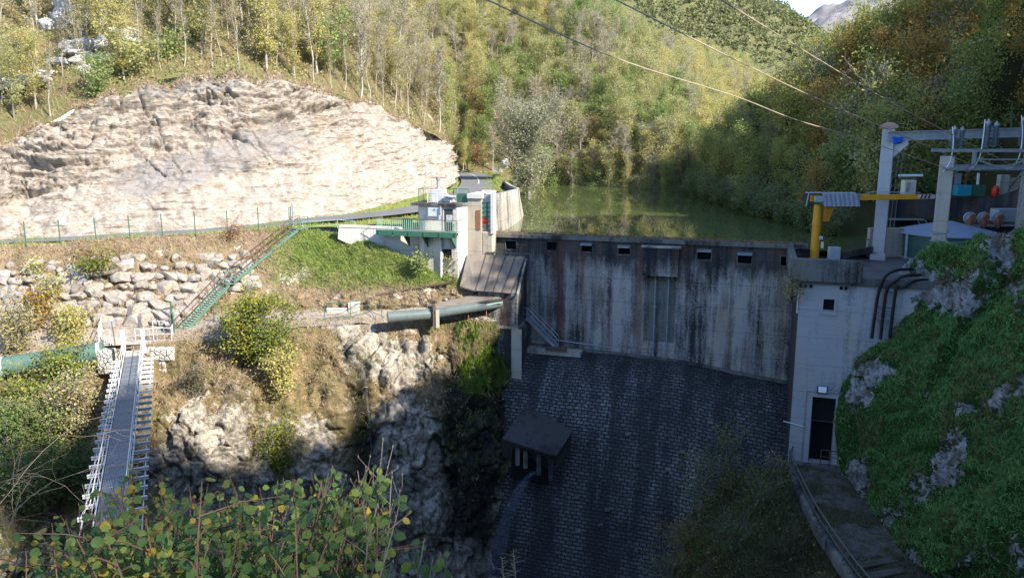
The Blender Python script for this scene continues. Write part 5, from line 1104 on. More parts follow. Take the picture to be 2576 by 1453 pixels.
# path railing
prl = [zp(1990, 1168), zp(2003, 1203), zp(2024, 1248), zp(2052, 1305), zp(2088, 1362), zp(2126, 1418), zp(2160, 1465), zp(2230, 1550)]
railing('path_railing', 'thin green grey tube railing curving along the outer edge of the stone path', [p + np.array([-.15, 0, 0]) for p in prl], 1.15, 'rail_dark', 0, mid=True, posts=3.2, bot=None, post_r=.045)
kb = Loft([[p + np.array([-.30, 0, z]) for p in cr(np.array(prl), 30)] for z in (-.6,)] + [[p + np.array([-.30, 0, .16]) for p in cr(np.array(prl), 30)], [p + np.array([.05, 0, .16]) for p in cr(np.array(prl), 30)], [p + np.array([.05, 0, -.4]) for p in cr(np.array(prl), 30)]], 90, 14, lambda G, N, T: N * (fbm(G * 1.1, 3, 151) * .05)[..., None])
kb.build('path_kerb', 'dark_concrete')
for k in range(4):
    p = zp(2205 + k * 22, 1418 + k * 26); m = MB(); m.box(p + [0, 0, .10 - k * .02], (2.4, .55, .14), (unit(np.array([.95, .3, 0])), unit(np.array([-.3, .95, 0])), (0, 0, 1))); tag(m.build('stone_step', 'path_stone', None, False, .05), ['uppermost', 'second', 'third', 'lowest'][k] + ' of the rough stone steps at the near end of the stone path', 'step', 'steps of the stone path')
t = thing('corner_rail', 'small bent tube guard at the top corner of the stone path beside the doorway', 'railing', zp(1990, 1160))
m = MB(); a_, b__ = zp(1990, 1165), zp(2020, 1150); m.tube([a_, a_ + [0, 0, 1.2], (a_ + b__) / 2 + [0, 0, 1.9], b__ + [0, 0, 1.1], b__], .045, 6); m.build('rail', 'brown_steel', t); m = MB(); m.tube([a_ + [0, 0, .6], b__ + [0, 0, .6]], .035, 6); m.build('bar', 'brown_steel', t)
# ================================================================ EQUIPMENT ON THE DECK
def pillar(name, label, u0, u1, vtop, Y, z0, mat, cap=True, corbel=False):
    t = thing(name, label, 'pillar', U((u0 + u1) / 2, 640, Y)); c = U((u0 + u1) / 2, 480, Y); w = (u1 - u0) / FPX * Y * .98; zt = U(c[0], vtop, Y)[2]; c = np.array([c[0], Y, 0.])
    ax = (np.array([.87, -.49, 0]), np.array([.49, .87, 0]), (0, 0, 1)); w *= .76
    m = MB(); m.box(c + [0, 0, (zt + z0) / 2], (w, w, zt - z0), ax); m.build('shaft', mat, t, bevel=.06)
    m = MB(); m.box(c + [0, 0, z0 + .25], (w * 1.25, w * 1.25, .5), ax); m.build('base', mat, t, bevel=.04)
    if cap:
        m = MB(); h = w * .72; m.hexa([c + [0, 0, zt + .003] + ax[0] * i * h + ax[1] * j * h for i, j in ((-1, -1), (1, -1), (1, 1), (-1, 1))] + [c + [0, 0, zt + .22] + ax[0] * i * h + ax[1] * j * h for i, j in ((-1, -1), (1, -1), (1, 1), (-1, 1))])
        m.hexa([c + [0, 0, zt + .223] + ax[0] * i * h * .9 + ax[1] * j * h * .9 for i, j in ((-1, -1), (1, -1), (1, 1), (-1, 1))] + [c + [0, 0, zt + .45] + ax[0] * i * h * .3 + ax[1] * j * h * .3 for i, j in ((-1, -1), (1, -1), (1, 1), (-1, 1))]); m.build('cap', 'tile_red', t)
    if corbel:
        zc_ = U(2240, 352, Y)[2]; d = ax[0]; m = MB(); m.prism([c + d * w * .5 + ax[1] * -.3 + [0, 0, zc_], c + d * (w * .5 + .95) + ax[1] * -.3 + [0, 0, zc_], c + d * (w * .5 + .95) + ax[1] * -.3 + [0, 0, zc_ - .35], c + d * w * .5 + ax[1] * -.3 + [0, 0, zc_ - 1.3]], ax[1] * .6); m.build('corbel', mat, t)
    return c, zt
P1, z1p = pillar('concrete_pillar', 'tall pale concrete pillar with a red capped top carrying one end of the crane beam', 2204, 2243, 322, 61.6, DECK, 'pillar_concrete', True, True)
P2, z2p = pillar('concrete_pillar', 'rough grey concrete pillar in front of the round tank, under the insulator frame', 2353, 2397, 392, 57.2, DECK, 'wall_concrete', False)
P3, z3p = pillar('concrete_pillar', 'grey concrete pillar at the right edge carrying the insulator frame', 2562, 2606, 380, 57.0, DECK, 'wall_concrete', False)
m = MB()
for v in (597, 575): p = U(2375, v + 10, 56.6); m.box(np.array([P2[0], P2[1], p[2]]), (1.15, 1.15, .12), (np.array([.87, -.49, 0]), np.array([.49, .87, 0]), (0, 0, 1)))
tag(m.build('strap', 'grey_steel'), 'steel straps round the rough pillar in front of the tank', 'strap')
# I beam with blue trolley
t = thing('crane_beam', 'long weathered green steel I beam running right from the red capped pillar', 'beam', U(2300, 345, 61.2))
ba, bb_ = U(2234, 343, 61.0), U(2640, 330, 59.5); dd = unit(bb_ - ba); hh = .62
m = MB(); m.bar(ba + [0, 0, hh / 2], bb_ + [0, 0, hh / 2], .34, .07); m.bar(ba - [0, 0, hh / 2], bb_ - [0, 0, hh / 2], .34, .07); m.bar(ba, bb_, .05, hh - .075); m.build('beam', 'grey_steel', t)
t = thing('trolley', 'bright blue hoist trolley hanging on the crane beam beside the pillar', 'trolley', U(2258, 351, 60.9))
c = U(2258, 351, 60.75); m = MB(); m.box(c, (.75, .12, .42)); m.box(c - [0, -.5, 0], (.75, .12, .42)); m.box(c - [.02, -.25, .22], (.3, .5, .2)); m.build('body', 'blue_paint', t, bevel=.05)
m = MB(); [m.lathe(c + [x, -.08, .1], [(.15, 0), (.15, .12)], 14, (0, 1, 0)) for x in (-.26, .26)]; m.build('wheel', 'blue_paint', t)
# insulator frame
t = thing('steel_gantry', 'grey steel lattice gantry at the right carrying rows of insulators', 'gantry', U(2450, 400, 57))
ax_ = unit(P3 - P2); fz0, fz1 = U(2400, 378, 57)[2], U(2400, 421, 57)[2]
for nm, off, z, w in (('beam', -.55, fz0, .22), ('beam', .55, fz0, .22), ('beam', -.5, U(2400, 400, 57)[2], .1), ('lower_beam', -.3, fz1, .42)):
    a = P2 + ax_ * (-.9 if z == fz0 else .1); b_ = P3 + ax_ * 2; o_ = np.array([ax_[1], -ax_[0], 0]) * -off
    if nm == 'beam' and w == .1: a = P2 + ax_ * 1.7; b_ = P2 + ax_ * 5.4
    m = MB(); m.bar(a + o_ + [0, 0, z], b_ + o_ + [0, 0, z], .16, w); m.build('beam', 'grey_steel', t)
sx0, sx1 = 1.45, 5.35; o_ = np.array([0, -.75, 0]); zl = U(2400, 423, 56.5)[2]
for x in (sx0, sx1): m = MB(); m.bar(P2 + ax_ * x + o_ + [0, 0, fz0], P2 + ax_ * x + o_ + [0, 0, zl], .24, .2); m.build('hanger', 'grey_steel', t)
m = MB(); m.bar(P2 + ax_ * (sx0 - .12) + o_ + [0, 0, zl], P2 + ax_ * (sx1 + .12) + o_ + [0, 0, zl], .14, .13); m.build('lower_chord', 'grey_steel', t)
mid_ = P2 + ax_ * (sx0 + sx1) / 2 + o_ + [0, 0, zl]
for x in (sx0, sx1): m = MB(); m.bar(P2 + ax_ * x + o_ + [0, 0, fz0 - .55], mid_, .1, .12); m.build('brace', 'galvanised', t)
def insul(u, vtop, vbot, Y, r, lab, grp='insulators on the steel frame'):
    p0, p1 = U(u, vbot, Y), U(u, vtop, Y); h = p1[2] - p0[2]; r *= 1.3; t = thing('insulator', lab, 'insulator', p0, grp)
    pr_ = [(r * .45, 0)]; n = max(6, int(h / .13))
    for k in range(n): z = h * .08 + h * .74 * k / n; s_ = h * .74 / n; pr_ += [(r * .5, z), (r, z + s_ * .25), (r * .95, z + s_ * .45), (r * .5, z + s_ * .7)]
    m = MB(); m.lathe(p0, pr_ + [(r * .5, h * .84)], 12); m.build('sheds', 'insulator', t, True)
    m = MB(); m.lathe(p0 + [0, 0, h * .84 + .003], [(r * .6, 0), (r * .6, h * .08), (r * .25, h * .1), (r * .25, h * .16)], 10); m.build('terminal', 'galvanised', t, True)
    return p1
for a in ((2397, 316, 372, 57.2, .22, 'leftmost tall ribbed insulator on the steel frame'), (2416, 318, 372, 57.4, .2, 'second tall ribbed insulator from the left on the steel frame'), (2480, 299, 370, 57.0, .25, 'third ribbed insulator from the left, the stouter of the middle pair'), (2501, 304, 370, 57.3, .22, 'ribbed insulator right of the stouter one in the middle pair'), (2571, 288, 372, 57.0, .24, 'ribbed insulator at the right edge of the photo')): insul(*a)
for k, (pts, lab) in enumerate(((((2396, 318), (2398, 360), (2390, 405), (2372, 432)), 'left'), (((2478, 300), (2474, 340), (2466, 390), (2452, 420)), 'middle'), (((2570, 290), (2572, 340), (2565, 390), (2548, 422)), 'right'))):
    m = MB(); m.tube(cr(np.array([U(u, v, 56.6) for u, v in pts]), 20), .032, 6); tag(m.build('lead_wire', 'white_metal', None, True), 'pale curved lead wire dropping from the %s insulator of the frame' % ({'left': 'leftmost', 'middle': 'stout middle', 'right': 'right edge'}[lab]), 'wire', 'lead wires')
for u in (2396, 2455, 2550): p = U(u, 424, 56.3); m = MB(); m.box(p, (.7, .2, .2)); m.tube([p + [-.5, 0, -.05], p + [-.1, 0, .1]], .12, 8); tag(m.build('connector', 'galvanised'), 'metal cable connector on the lower beam of the frame, %s' % {2396: 'by the rough pillar', 2455: 'between the two braces', 2550: 'at the right edge'}[u], 'connector')
# yellow jib crane
t = thing('jib_crane', 'yellow jib crane with a corrugated canopy and a long yellow arm reaching right', 'crane', U(2052, 640, 60.2))
CY = 60.2; c = U(2052, 600, CY); c = np.array([c[0], CY, 0]); za, zbm = U(2054, 640, CY)[2] - .4, U(2054, 566, CY)[2]; zt3 = U(2054, 514, CY)[2]
m = MB(); m.lathe(c, [(.34, za), (.32, zbm), (.38, zbm + .01), (.38, zbm + .09), (.32, zbm + .1)], 20); m.build('lower_column', 'yellow_paint', t, True)
m = MB(); m.lathe(c, [(.33, zbm + .103), (.29, zt3)], 20); m.build('upper_column', 'yellow_paint', t, True)
zarm = U(2200, 496, CY)[2]; tip = U(2346, 494, CY - .4); a0 = c + [.2, 0, zarm]; tip = np.array([tip[0], CY - .4, zarm + .1])
m = MB(); m.hexa([c + [-.6, -.14, zarm - .28], tip + [0, -.1, -.17], tip + [0, .1, -.17], c + [-.6, .14, zarm - .28], c + [-.6, -.14, zarm + .2], tip + [0, -.1, .17], tip + [0, .1, .17], c + [-.6, .14, zarm + .2]]); m.build('arm', 'yellow_paint', t)
m = MB(); m.prism([c + [.36, -.12, zt3], c + [1.25, -.12, zt3], c + [.85, -.12, zbm + .3], c + [.36, -.12, zbm + .3]], (0, .24, 0)); m.build('knee_plate', 'yellow_paint', t)
m = MB()
for k in range(3): m.hexa([tip + [-1. + k * .28 + dx_ , dy_, dz_] for dx_, dy_, dz_ in ((0, -.122, -.14), (.13, -.122, -.14), (.13, -.118, -.14), (0, -.118, -.14), (.12, -.122, .15), (.25, -.122, .15), (.25, -.118, .15), (.12, -.118, .15))])
m.build('hazard_stripes', 'black_rubber', t)
m = MB(); m.box(tip + [-.5, -.113, 0], (1.3, .004, .31)); m.build('hazard_panel', 'white_paint', t)
m = MB(); m.box(c + [4.2 + .0, -.17, zarm + .12], (.5, .03, .2)); m.build('load_plate', 'blue_paint', t)
cz = zarm + .32; n = 22; V = []
for k in range(n + 1):
    x = -.95 + 3.75 * k / n; z = .05 * (k % 2)
    V += [c + [x, -1.0, cz - .95 + z], c + [x, -.45, cz + z], c + [x, .5, cz + .02 + z], c + [x, .95, cz - .6 + z]]
F = [(k * 4 + j, k * 4 + j + 1, k * 4 + j + 5, k * 4 + j + 4) for k in range(n) for j in range(3)]
V2 = [v for k, v in enumerate(V)]; m = MB()
F = [f for f in F if not (f[0] % 4 == 0 and f[0] // 4 < 6)]; m.add(V2, F); m.build('canopy', 'canopy_sheet', t)
m = MB(); m.bar(c + [-.95, -.45, cz], c + [-1.25, -.9, cz - .9], .07); m.build('canopy_post', 'galvanised', t)
m = MB(); m.box(c + [-.15, -.5, zarm - .08], (.7, .3, .42)); m.build('motor_box', 'grey_box', t, bevel=.03); m = MB(); m.box(c + [.45, -.3, zarm - .1], (.4, .5, .55)); m.build('winch', 'black_rubber', t, bevel=.05)
m = MB(); m.tube(cr(np.array([c + [.45, -.35, zt3], c + [.42, -.42, zbm + 1.0], c + [.5, -.42, zbm + .3], c + [.62, -.4, zbm + .9]]), 16), .035, 5); m.build('cable', 'orange_cable', t)
m = MB(); m.box(c + [.28, -.32, za + 1.75], (.26, .05, .26)); m.build('label_plate', 'white_paint', t); m = MB(); m.box(c + [.4, -.34, za + 1.2], (.16, .14, .5)); m.build('switch', 'cream_box', t)
m = MB(); m.tube(cr(np.array([c + [.4, -.1, zarm + .26], c + [3.6, -.1, zarm + .24], c + [3.9, -.1, zarm + .42], c + [7.6, -.2, zarm + .36]]), 20), .03, 5); m.build('conduit', 'grey_box', t)
# small pedestal, sloping rail beside the crane
m = MB(); m.box(U(2098, 637, 58.6), (.8, .5, 1.0)); tag(m.build('junction_box', 'grey_box', None, False, .03), 'small grey box on the parapet beside the yellow crane foot', 'box')
q = [U(2087, 633, 59), U(2140, 614, 60.4), U(2186, 602, 61.4)]; railing('sloping_rail', 'dark tube railing rising from the crane foot to the pale pillar', [p - np.array([0, 0, .75]) for p in q], .75, 'dark_steel', 0, posts=1.2)
m = MB(); m.bar(U(2120, 640, 60), U(2200, 626, 61.6), .25, .5); tag(m.build('kerb_wall', 'dark_concrete'), 'low dark sloping kerb under the railing by the pale pillar', 'wall')
m = MB(); m.box(U(2225, 610, 63.2), (2.7, .5, 2.4)); tag(m.build('low_wall', 'wall_concrete'), 'mottled tan concrete block standing behind the pale pillar', 'wall')
# tank
t = thing('round_tank', 'squat round green tank with a pale blue conical lid', 'tank', U(2377, 655, 63))
tc = np.array([U(2377, 640, 63)[0], 63., 0]); tr = 3.55; tz1 = U(2377, 601, 59.4)[2] + .05
m = MB(); m.lathe(tc, [(tr, DECK), (tr, DECK + .75), (tr + .05, DECK + .77), (tr + .05, DECK + .85), (tr, DECK + .87), (tr, tz1)], 48); m.build('shell', 'tank_green', t, True)
m = MB(); m.lathe(tc, [(tr + .3, tz1 + .003), (tr + .3, tz1 + .09), (.3, tz1 + .95), (.05, tz1 + .97)], 48); m.build('lid', 'tank_roof', t, True)
m = MB(); m.lathe(tc, [(tr + .2, DECK + .002), (tr + .25, DECK + .09), (tr + .02, DECK + .1)], 48); m.build('footing', 'pillar_concrete', t)
m = MB(); x0 = tc + [-tr - .12, -.9, 0]; m.bar(x0 + [0, 0, tz1], x0 + [.05, 0, DECK], .1, .14); m.build('downpipe', 'white_paint', t)
# back wall with curve
t = thing('back_wall', 'stained concrete wall behind the tank, sweeping up at its right end', 'wall', U(2420, 560, 72))
bw = [(2236, 500, 71.5), (2300, 497, 72), (2380, 498, 72), (2450, 498.5, 71), (2500, 496, 69.5), (2540, 489, 68), (2580, 476, 66.5), (2640, 470, 65)]
Tp = cr(np.array([U(*q) for q in bw]), 50); Bp = Tp.copy(); Bp[:, 2] = DECK - .5; Tk = Tp + [0, .45, 0]
S = np.stack([Bp, Tp, Tk]); V = S.reshape(-1, 3); i = np.arange(49)[:, None]; F = np.concatenate([np.concatenate([i + r * 50, i + r * 50 + 1, i + r * 50 + 51, i + r * 50 + 50], 1) for r in (0, 1)])
mesh_np('wall', V, F, 'dam_concrete', t)
m = MB()
for k in range(0, 49, 3):
    m.bar(Tp[k] + [0, .2, .12], Tp[min(k + 3, 49)] + [0, .2, .12], .06, .06); m.tube([Tp[k] + [0, .2, 0], Tp[k] + [0, .2, .12]], .03, 4)
m.build('rail', 'dark_steel', t)
m = MB(); p = U(2290, 600, 71.0); m.box(np.array([p[0], 71.0, (DECK + U(2290, 552, 71)[2]) / 2]), (3.0, .3, U(2290, 552, 71)[2] - DECK)); m.build('dark_opening', 'void', t)
m = MB(); m.bar(U(2240, 551, 70.6), U(2320, 551, 70.6), .6, .12); m.build('opening_shelf', 'grey_steel', t)
t = thing('service_ladder', 'leaning green steel ladder against the stained back wall', 'ladder', U(2330, 600, 70))
l0, l1 = U(2340, 602, 69.5), U(2318, 552, 70.8); sdl = np.array([.35, 0, 0]); m = MB(); m.bar(l0 - sdl, l1 - sdl, .06); m.bar(l0 + sdl, l1 + sdl, .06); m.build('stile', 'grey_steel', t); m = MB()
for k in range(7): p = l0 + (l1 - l0) * (k + .5) / 7; m.bar(p - sdl, p + sdl, .04)
m.build('rung', 'grey_steel', t)
# control box under strip lamp
t = thing('control_box', 'cream control cabinet with a faded notice on the wall top', 'cabinet', U(2287, 488, 71)); c = U(2285, 470, 70.6)
m = MB(); m.box(c, (1.05, .7, 1.25)); m.build('cabinet', 'cream_box', t, bevel=.04); m = MB(); m.box(c + [-.05, -.37, -.02], (.62, .03, .95)); nt_ = m.build('notice', 'white_concrete', t)
m = MB(); [m.box(c + [-.05, -.39, .3 - k * .15], (.3 + .08 * (k % 2), .008, .045)) for k in range(5)]; m.build('lettering', 'sign_grey', nt_)
m = MB(); m.box(c + [.62, .0, -.1], (.2, .5, .9)); m.build('side_box', 'dark_steel', t)
t = thing('strip_lamp', 'white strip lamp on a short stalk above the cream control cabinet', 'lamp', U(2290, 440, 71)); c = U(2291, 441, 70.8)
m = MB(); m.tube([c - [1.05, 0, 0], c + [1.05, 0, 0]], .11, 8); m.build('housing', 'white_metal', t); m = MB(); m.tube([c, U(2288, 458, 70.8)], .04, 6); m.build('stalk', 'dark_steel', t)
t = thing('teal_cabinet', 'teal blue equipment box with two panels on the wall top', 'cabinet', U(2430, 490, 71)); c = U(2420, 478, 70.8)
m = MB(); m.box(c, (1.25, .8, .95)); m.build('front_box', 'teal_paint', t, bevel=.02); m = MB(); m.box(c + [1.3, .1, -.02], (1.3, .8, .92)); m.build('rear_box', 'green_paint', t, bevel=.02)
m = MB(); m.box(c + [-.25, .4, 1.0], (.55, .12, .95)); m.build('panel', 'galvanised', t); m = MB(); m.box(c + [1.5, .3, 1.0], (.18, .12, 1.0)); m.build('post', 'white_metal', t); m = MB(); m.bar(c + [.55, .5, .4], c + [.6, .5, 2.4], .14, .14); m.build('wood_post', 'brown_steel', t)
m = MB(); c = U(2504, 481, 69.5); m.lathe(c + [0, 0, -.5], [(.1, 0), (.28, .2), (.3, .7), (.12, 1.0)], 12); tag(m.build('red_float', 'red_paint', None, True), 'bright red float hanging by the concrete post on the right wall', 'float')
t = thing('concrete_post', 'short thick concrete post beside the red float', 'post', U(2520, 490, 69.5)); c = U(2522, 468, 69.8); m = MB(); m.box(c, (.85, .6, 2.0)); m.build('post', 'wall_concrete', t, bevel=.05)
m = MB(); m.bar(c + [.5, 0, -.3], c + [1.7, 0, 1.4], .1); m.build('stay', 'grey_steel', t)
m = MB(); c = U(2560, 466, 70); m.box(c + [.3, 0, 0], (2.4, .5, 1.3)); tag(m.build('wall_block', 'wall_concrete'), 'pale concrete block wall at the right edge above the sweeping wall', 'wall')
# transformer
t = thing('transformer', 'grey transformer with three round bushings and a ribbed radiator', 'transformer', U(2490, 600, 63.5)); TY = 64.
m = MB(); c = U(2536, 540, TY); m.box(c, (2.3, 1.2, 1.0)); m.build('conservator', 'grey_box', t, bevel=.03)
m = MB(); c = U(2440, 600, TY); m.box(U(2438, 596, TY), (1.4, 1.6, 1.8)); m.box(U(2505, 596, TY + .4), (3.6, 1.4, 1.9)); m.build('tank', 'grey_box', t, bevel=.03)
m = MB()
for k in range(22): p = U(2466 + k * 4.4, 592, TY - .55); m.box(p, (.05, .5, 1.5))
m.build('radiator', 'dark_steel', t)
m = MB(); m.bar(U(2390, 568, TY - .9), U(2570, 566, TY - .9), .3, .14); m.bar(U(2352, 608, 57.0), U(2560, 612, 58.5), .1, .14); m.build('rail', 'galvanised', t)
for u in (2440, 2474, 2510):
    p = U(u, 548, TY - .7); m = MB(); m.lathe(p, [(.1, -.1), (.5, -.1), (.5, .06), (.3, .1), (.1, .25)], 18, (0, -1, 0)); bs = m.build('bushing', 'grey_box', t); m = MB(); m.lathe(p - [.15, .3, .35], [(.16, -.45), (.24, -.3), (.24, .2), (.12, .35)], 10); m.build('insulator', 'rust', bs); m = MB(); m.lathe(p - [0, .27, -.1], [(.1, 0), (.26, .02), (.24, .2)], 10, (0, -1, 0)); m.build('core', 'rust', bs)
for k, (u0, u1) in enumerate(((2432, 2418), (2470, 2424), (2505, 2430))): m = MB(); m.tube(cr(np.array([U(u0, 566, TY - 1.1), U(u0 - 2, 582, TY - 1.2), U((u0 + u1) / 2, 594, TY - 1.3), U(u1, 606, TY - 1.3), U(u1, 630, TY - 1.3)]), 16), .07, 6); m.build('cable', 'black_rubber', t)
# hanging ropes
m = MB()
for u in (2262, 2272): m.tube([U(u, 385, 61), U(u - 26, 590, 63)], .025, 5)
tag(m.build('hanging_ropes', 'grey_steel'), 'pair of thin pale ropes hanging beside the red capped pillar', 'rope')
# ================================================================ FOOTBRIDGE
BZ = -16.0
bt_, bb2 = UZ(337, 880, BZ), UZ(283, 1262, BZ); bt_[2] = bb2[2] = BZ; bd = unit(bb2 - bt_); bs_ = np.array([-bd[1], bd[0], 0]); BL = 30.
fb = thing('footbridge', 'long white steel footbridge with a grated deck and outrigger beams crossing the gorge', 'bridge', bt_)
W_ = .53
m = MB(); m.box(bt_ + bd * (BL / 2 + 1.0), (BL - 2, W_ * 2, .07), (bd, bs_, (0, 0, 1))); m.build('deck', 'deck_steel', fb)
m = MB()
for k in range(15): x = -W_ + 2 * W_ * (k + .5) / 15; m.bar(bt_ + bs_ * x + bd * 2 + [0, 0, .05], bt_ + bs_ * x + bd * BL + [0, 0, .05], .022, .03)
m.build('grating', 'galvanised', fb)
m = MB()
for k in range(23): x = 2 + k * 1.2; m.bar(bt_ + bd * x - bs_ * W_ + [0, 0, .066], bt_ + bd * x + bs_ * W_ + [0, 0, .066], .035, .02)
m.build('deck_joint', 'grey_steel', fb)
m = MB(); m.box(bt_ + bd * 1.1, (1.9, W_ * 2, .08), (bd, bs_, (0, 0, 1))); m.build('ramp', 'dry_plank', fb)
for s_ in (-1, 1):
    m = MB(); a = bt_ + bs_ * s_ * (W_ + .10); m.bar(a + [0, 0, -.12], a + bd * BL + [0, 0, -.12], .06, .2); m.build('side_beam', 'white_paint', fb)
    m = MB(); m.tube([a + [0, 0, 1.05], a + bd * BL + [0, 0, 1.05]], .026, 6); m.tube([a + [0, 0, .55], a + bd * BL + [0, 0, .55]], .014, 6); m.build('handrail', 'white_paint', fb)
N_ = 23
for k in range(N_):
    c = bt_ + bd * (1.6 + k * 1.2)
    m = MB()
    for z, w in ((-.30, .13), (-.44, .05)): m.bar(c - bs_ * 1.38 + [0, 0, z], c + bs_ * 1.38 + [0, 0, z], w, .05)
    m.bar(c - bs_ * 1.38 + [0, 0, -.37], c + bs_ * 1.38 + [0, 0, -.37], .03, .12); m.build('crossbeam', 'white_paint', fb)
    for s_ in (-1, 1) if k % 2 == 0 else ():
        m = MB(); a = c + bs_ * s_ * (W_ + .1); m.tube([a + [0, 0, -.1], a + [0, 0, 1.05]], .02, 6); m.tube([a + [0, 0, 1.0], c + bs_ * s_ * 1.25 + [0, 0, -.28]], .012, 5); m.build('post', 'white_paint', fb)
m = MB()
for s_ in (-1, 1):
    a = bt_ + bs_ * s_ * 1.2; m.bar(a + bd * 1.5 + [0, 0, -.52], a + bd * BL + [0, 0, -.52], .05, .09)
m.build('stringer', 'white_paint', fb)
for s_ in (-1, 1):
    p = bt_ + bs_ * s_ * (W_ + .15); m = MB(); m.box(p + [0, 0, .55], (.26, .26, 1.7), (bd, bs_, (0, 0, 1))); m.box(p + [0, 0, 1.5], (.16, .3, .25), (bd, bs_, (0, 0, 1))); m.build('end_post', 'white_metal', fb, bevel=.03)
# platform at the far end
t = thing('bridge_platform', 'pale planked landing with stone piers and white railings at the far end of the footbridge', 'platform', bt_)
pl = [U(250, 868, 59.6), U(432, 852, 60.5), U(438, 825, 62.8), U(262, 838, 62.5)]
for p in pl: p[2] = BZ + .02
m = MB(); m.prism(pl, (0, 0, -.15)); m.build('deck', 'dry_plank', t)
m = MB(); c = U(270, 905, 58.8); m.box(np.array([c[0], c[1], BZ - 1.1]), (1.15, 1.0, 1.9)); m.build('stone_pier', 'stone_block', t, bevel=.12)
m = MB(); c = U(402, 885, 59.6); m.box(np.array([c[0], c[1] + .3, BZ - .75]), (2.3, 1.2, 1.1)); m.box(np.array([c[0] - .3, c[1] + .3, BZ - 1.8]), (1.5, 1.0, 1.0)); m.build('stone_footing', 'stone_block', t, bevel=.2)
railing('platform_railing', 'white railing with thin bars on the right side of the bridge landing', [pl[0] * .08 + pl[1] * .92 - (pl[1] - pl[0]) * .42, pl[1], pl[2], pl[2] * .7 + pl[3] * .3], 1.1, 'white_paint', .5, .012, 1.4, True)
railing('platform_railing', 'white railing running uphill at the left corner of the bridge landing', [pl[0] + [.9, 0, 0], pl[0], U(262, 800, 65.5) - [0, 0, .3]], 1.15, 'white_paint', .4, .012, 1.4, True)
t = thing('signpost', 'thin post with a small grey sign plate seen from behind at the bridge landing', 'sign', U(453 * .644 * .96, 880, 60)); p = U(291, 880, 59.4)
m = MB(); m.tube([np.array([p[0], p[1], BZ]), np.array([p[0] - .1, p[1], BZ + 1.9])], .035, 6); m.build('post', 'brown_steel', t); m = MB(); m.box(np.array([p[0] - .1, p[1], BZ + 1.7]), (.55, .03, .45)); m.build('plate', 'sign_grey', t)
# big green pipe on the left
t = thing('green_pipeline', 'big dark green pipe with welded bands leading left from the bridge landing', 'pipe', U(120, 910, 57.5))
ga_, gb_ = U(-160, 948, 55.5), U(262, 882, 59.2); d = gb_ - ga_; m = MB(); m.tube([ga_, ga_ + d * .5, gb_], .74, 26); m.build('pipe', 'green_pipe', t, True)
m = MB()
for f in (.38, .97): m.tube([ga_ + d * (f - .012), ga_ + d * (f + .012)], .78, 26)
m.build('band', 'pale_green_paint', t, True)
# overhead lines
for k, (pts, lab) in enumerate((([(-900, -760, 9), (300, -380, 15), (1020, -95, 21), (1227, 0, 25.5), (1560, 150, 33), (1850, 242, 41.5), (2000, 300, 46), (2150, 345, 51), (2396, 428, 56.4)], 'lowest'), ([(-500, -760, 11), (700, -350, 18), (1350, -95, 24), (1550, 0, 27.5), (1850, 150, 35), (2110, 272, 45), (2460, 420, 56.4)], 'middle'), ([(-100, -760, 13), (1050, -350, 20), (1640, -95, 26), (1815, 0, 29.5), (2060, 150, 37.5), (2280, 278, 47), (2555, 420, 56.4)], 'uppermost right'))):
    m = MB(); m.tube(cr(np.array([U(*q) for q in pts]), 70), .024, 6); tag(m.build('power_line', 'wire', None, True), '%s of the three pale overhead cables sagging across the valley' % lab, 'cable', 'overhead cables')
# ================================================================ VEGETATION
def inframe(P, mu=60, mv=60):
    u, v = proj(P); return (u > -mu) & (u < 2576 + mu) & (v > -mv) & (v < 1453 + mv) & (P[..., 1] > 1)
def thin(P, sp, order=None):
    """greedy spacing"""
    keep = []; grid = {}
    for i in (range(len(P)) if order is None else order):
        c = sp[i] if hasattr(sp, '__len__') else sp; k = (int(P[i, 0] // 6), int(P[i, 1] // 6)); ok = True
        for a in (-1, 0, 1):
            for b_ in (-1, 0, 1):
                for j in grid.get((k[0] + a, k[1] + b_), ()):
                    if abs(P[i, 0] - P[j, 0]) < c and abs(P[i, 1] - P[j, 1]) < c and np.hypot(P[i, 0] - P[j, 0], P[i, 1] - P[j, 1]) < c: ok = False; break
                if not ok: break
            if not ok: break
        if ok: keep.append(i); grid.setdefault(k, []).append(i)
    return np.array(keep, int)
KINDS = {}
def kind(key, name, label, cat, group, variants):
    L = []
    for tm in variants: L.append(tree_thing(name, label, cat, group, tm, (0, 0, 0)))
    KINDS[key] = (L, [0])
def plant(key, loc, sc=1., sz=None, label=None):
    L, n = KINDS[key]; o = place(L[n[0] % len(L)], loc, rnd.random() * 6.28, sc, label, sz); n[0] += 1; return o
T = tree_meshes
kind('slim', 'slim_tree', 'slim pale trunked nearly bare tree among many on the sunny slope above the quarry face', 'tree', 'slim pale trees above the quarry',
     [T(200 + i, 11, .095, 1.6, 14, 1100, .17, 'pale_bark', 'leaf_sparse', .38, 1.3, 3, 5, .38, .018, lean=.07) for i in range(5)])
kind('olive', 'olive_tree', 'olive green autumn tree with a loose crown on the wooded hillside across the lake', 'tree', 'olive green trees on the hillside', [T(220 + i, 11, .16, 2.7, 18, 4200, .21, 'grey_bark', 'leaf_olive', .25, .9, 2, 5, .5, .03) for i in range(3)])
kind('yellow', 'yellow_tree', 'yellowing autumn tree on the wooded hillside across the lake', 'tree', 'yellowing trees on the hillside', [T(230 + i, 10.5, .15, 2.4, 17, 3900, .20, 'pale_bark', 'leaf_yellow', .22, 1., 2, 5, .45, .03) for i in range(3)])
kind('green', 'green_tree', 'fresh green leafy tree on the wooded hillside across the lake', 'tree', 'green trees on the hillside', [T(240 + i, 10, .17, 2.8, 18, 4400, .22, 'dark_bark', 'leaf_green', .2, .8, 2, 5, .5, .03) for i in range(3)])
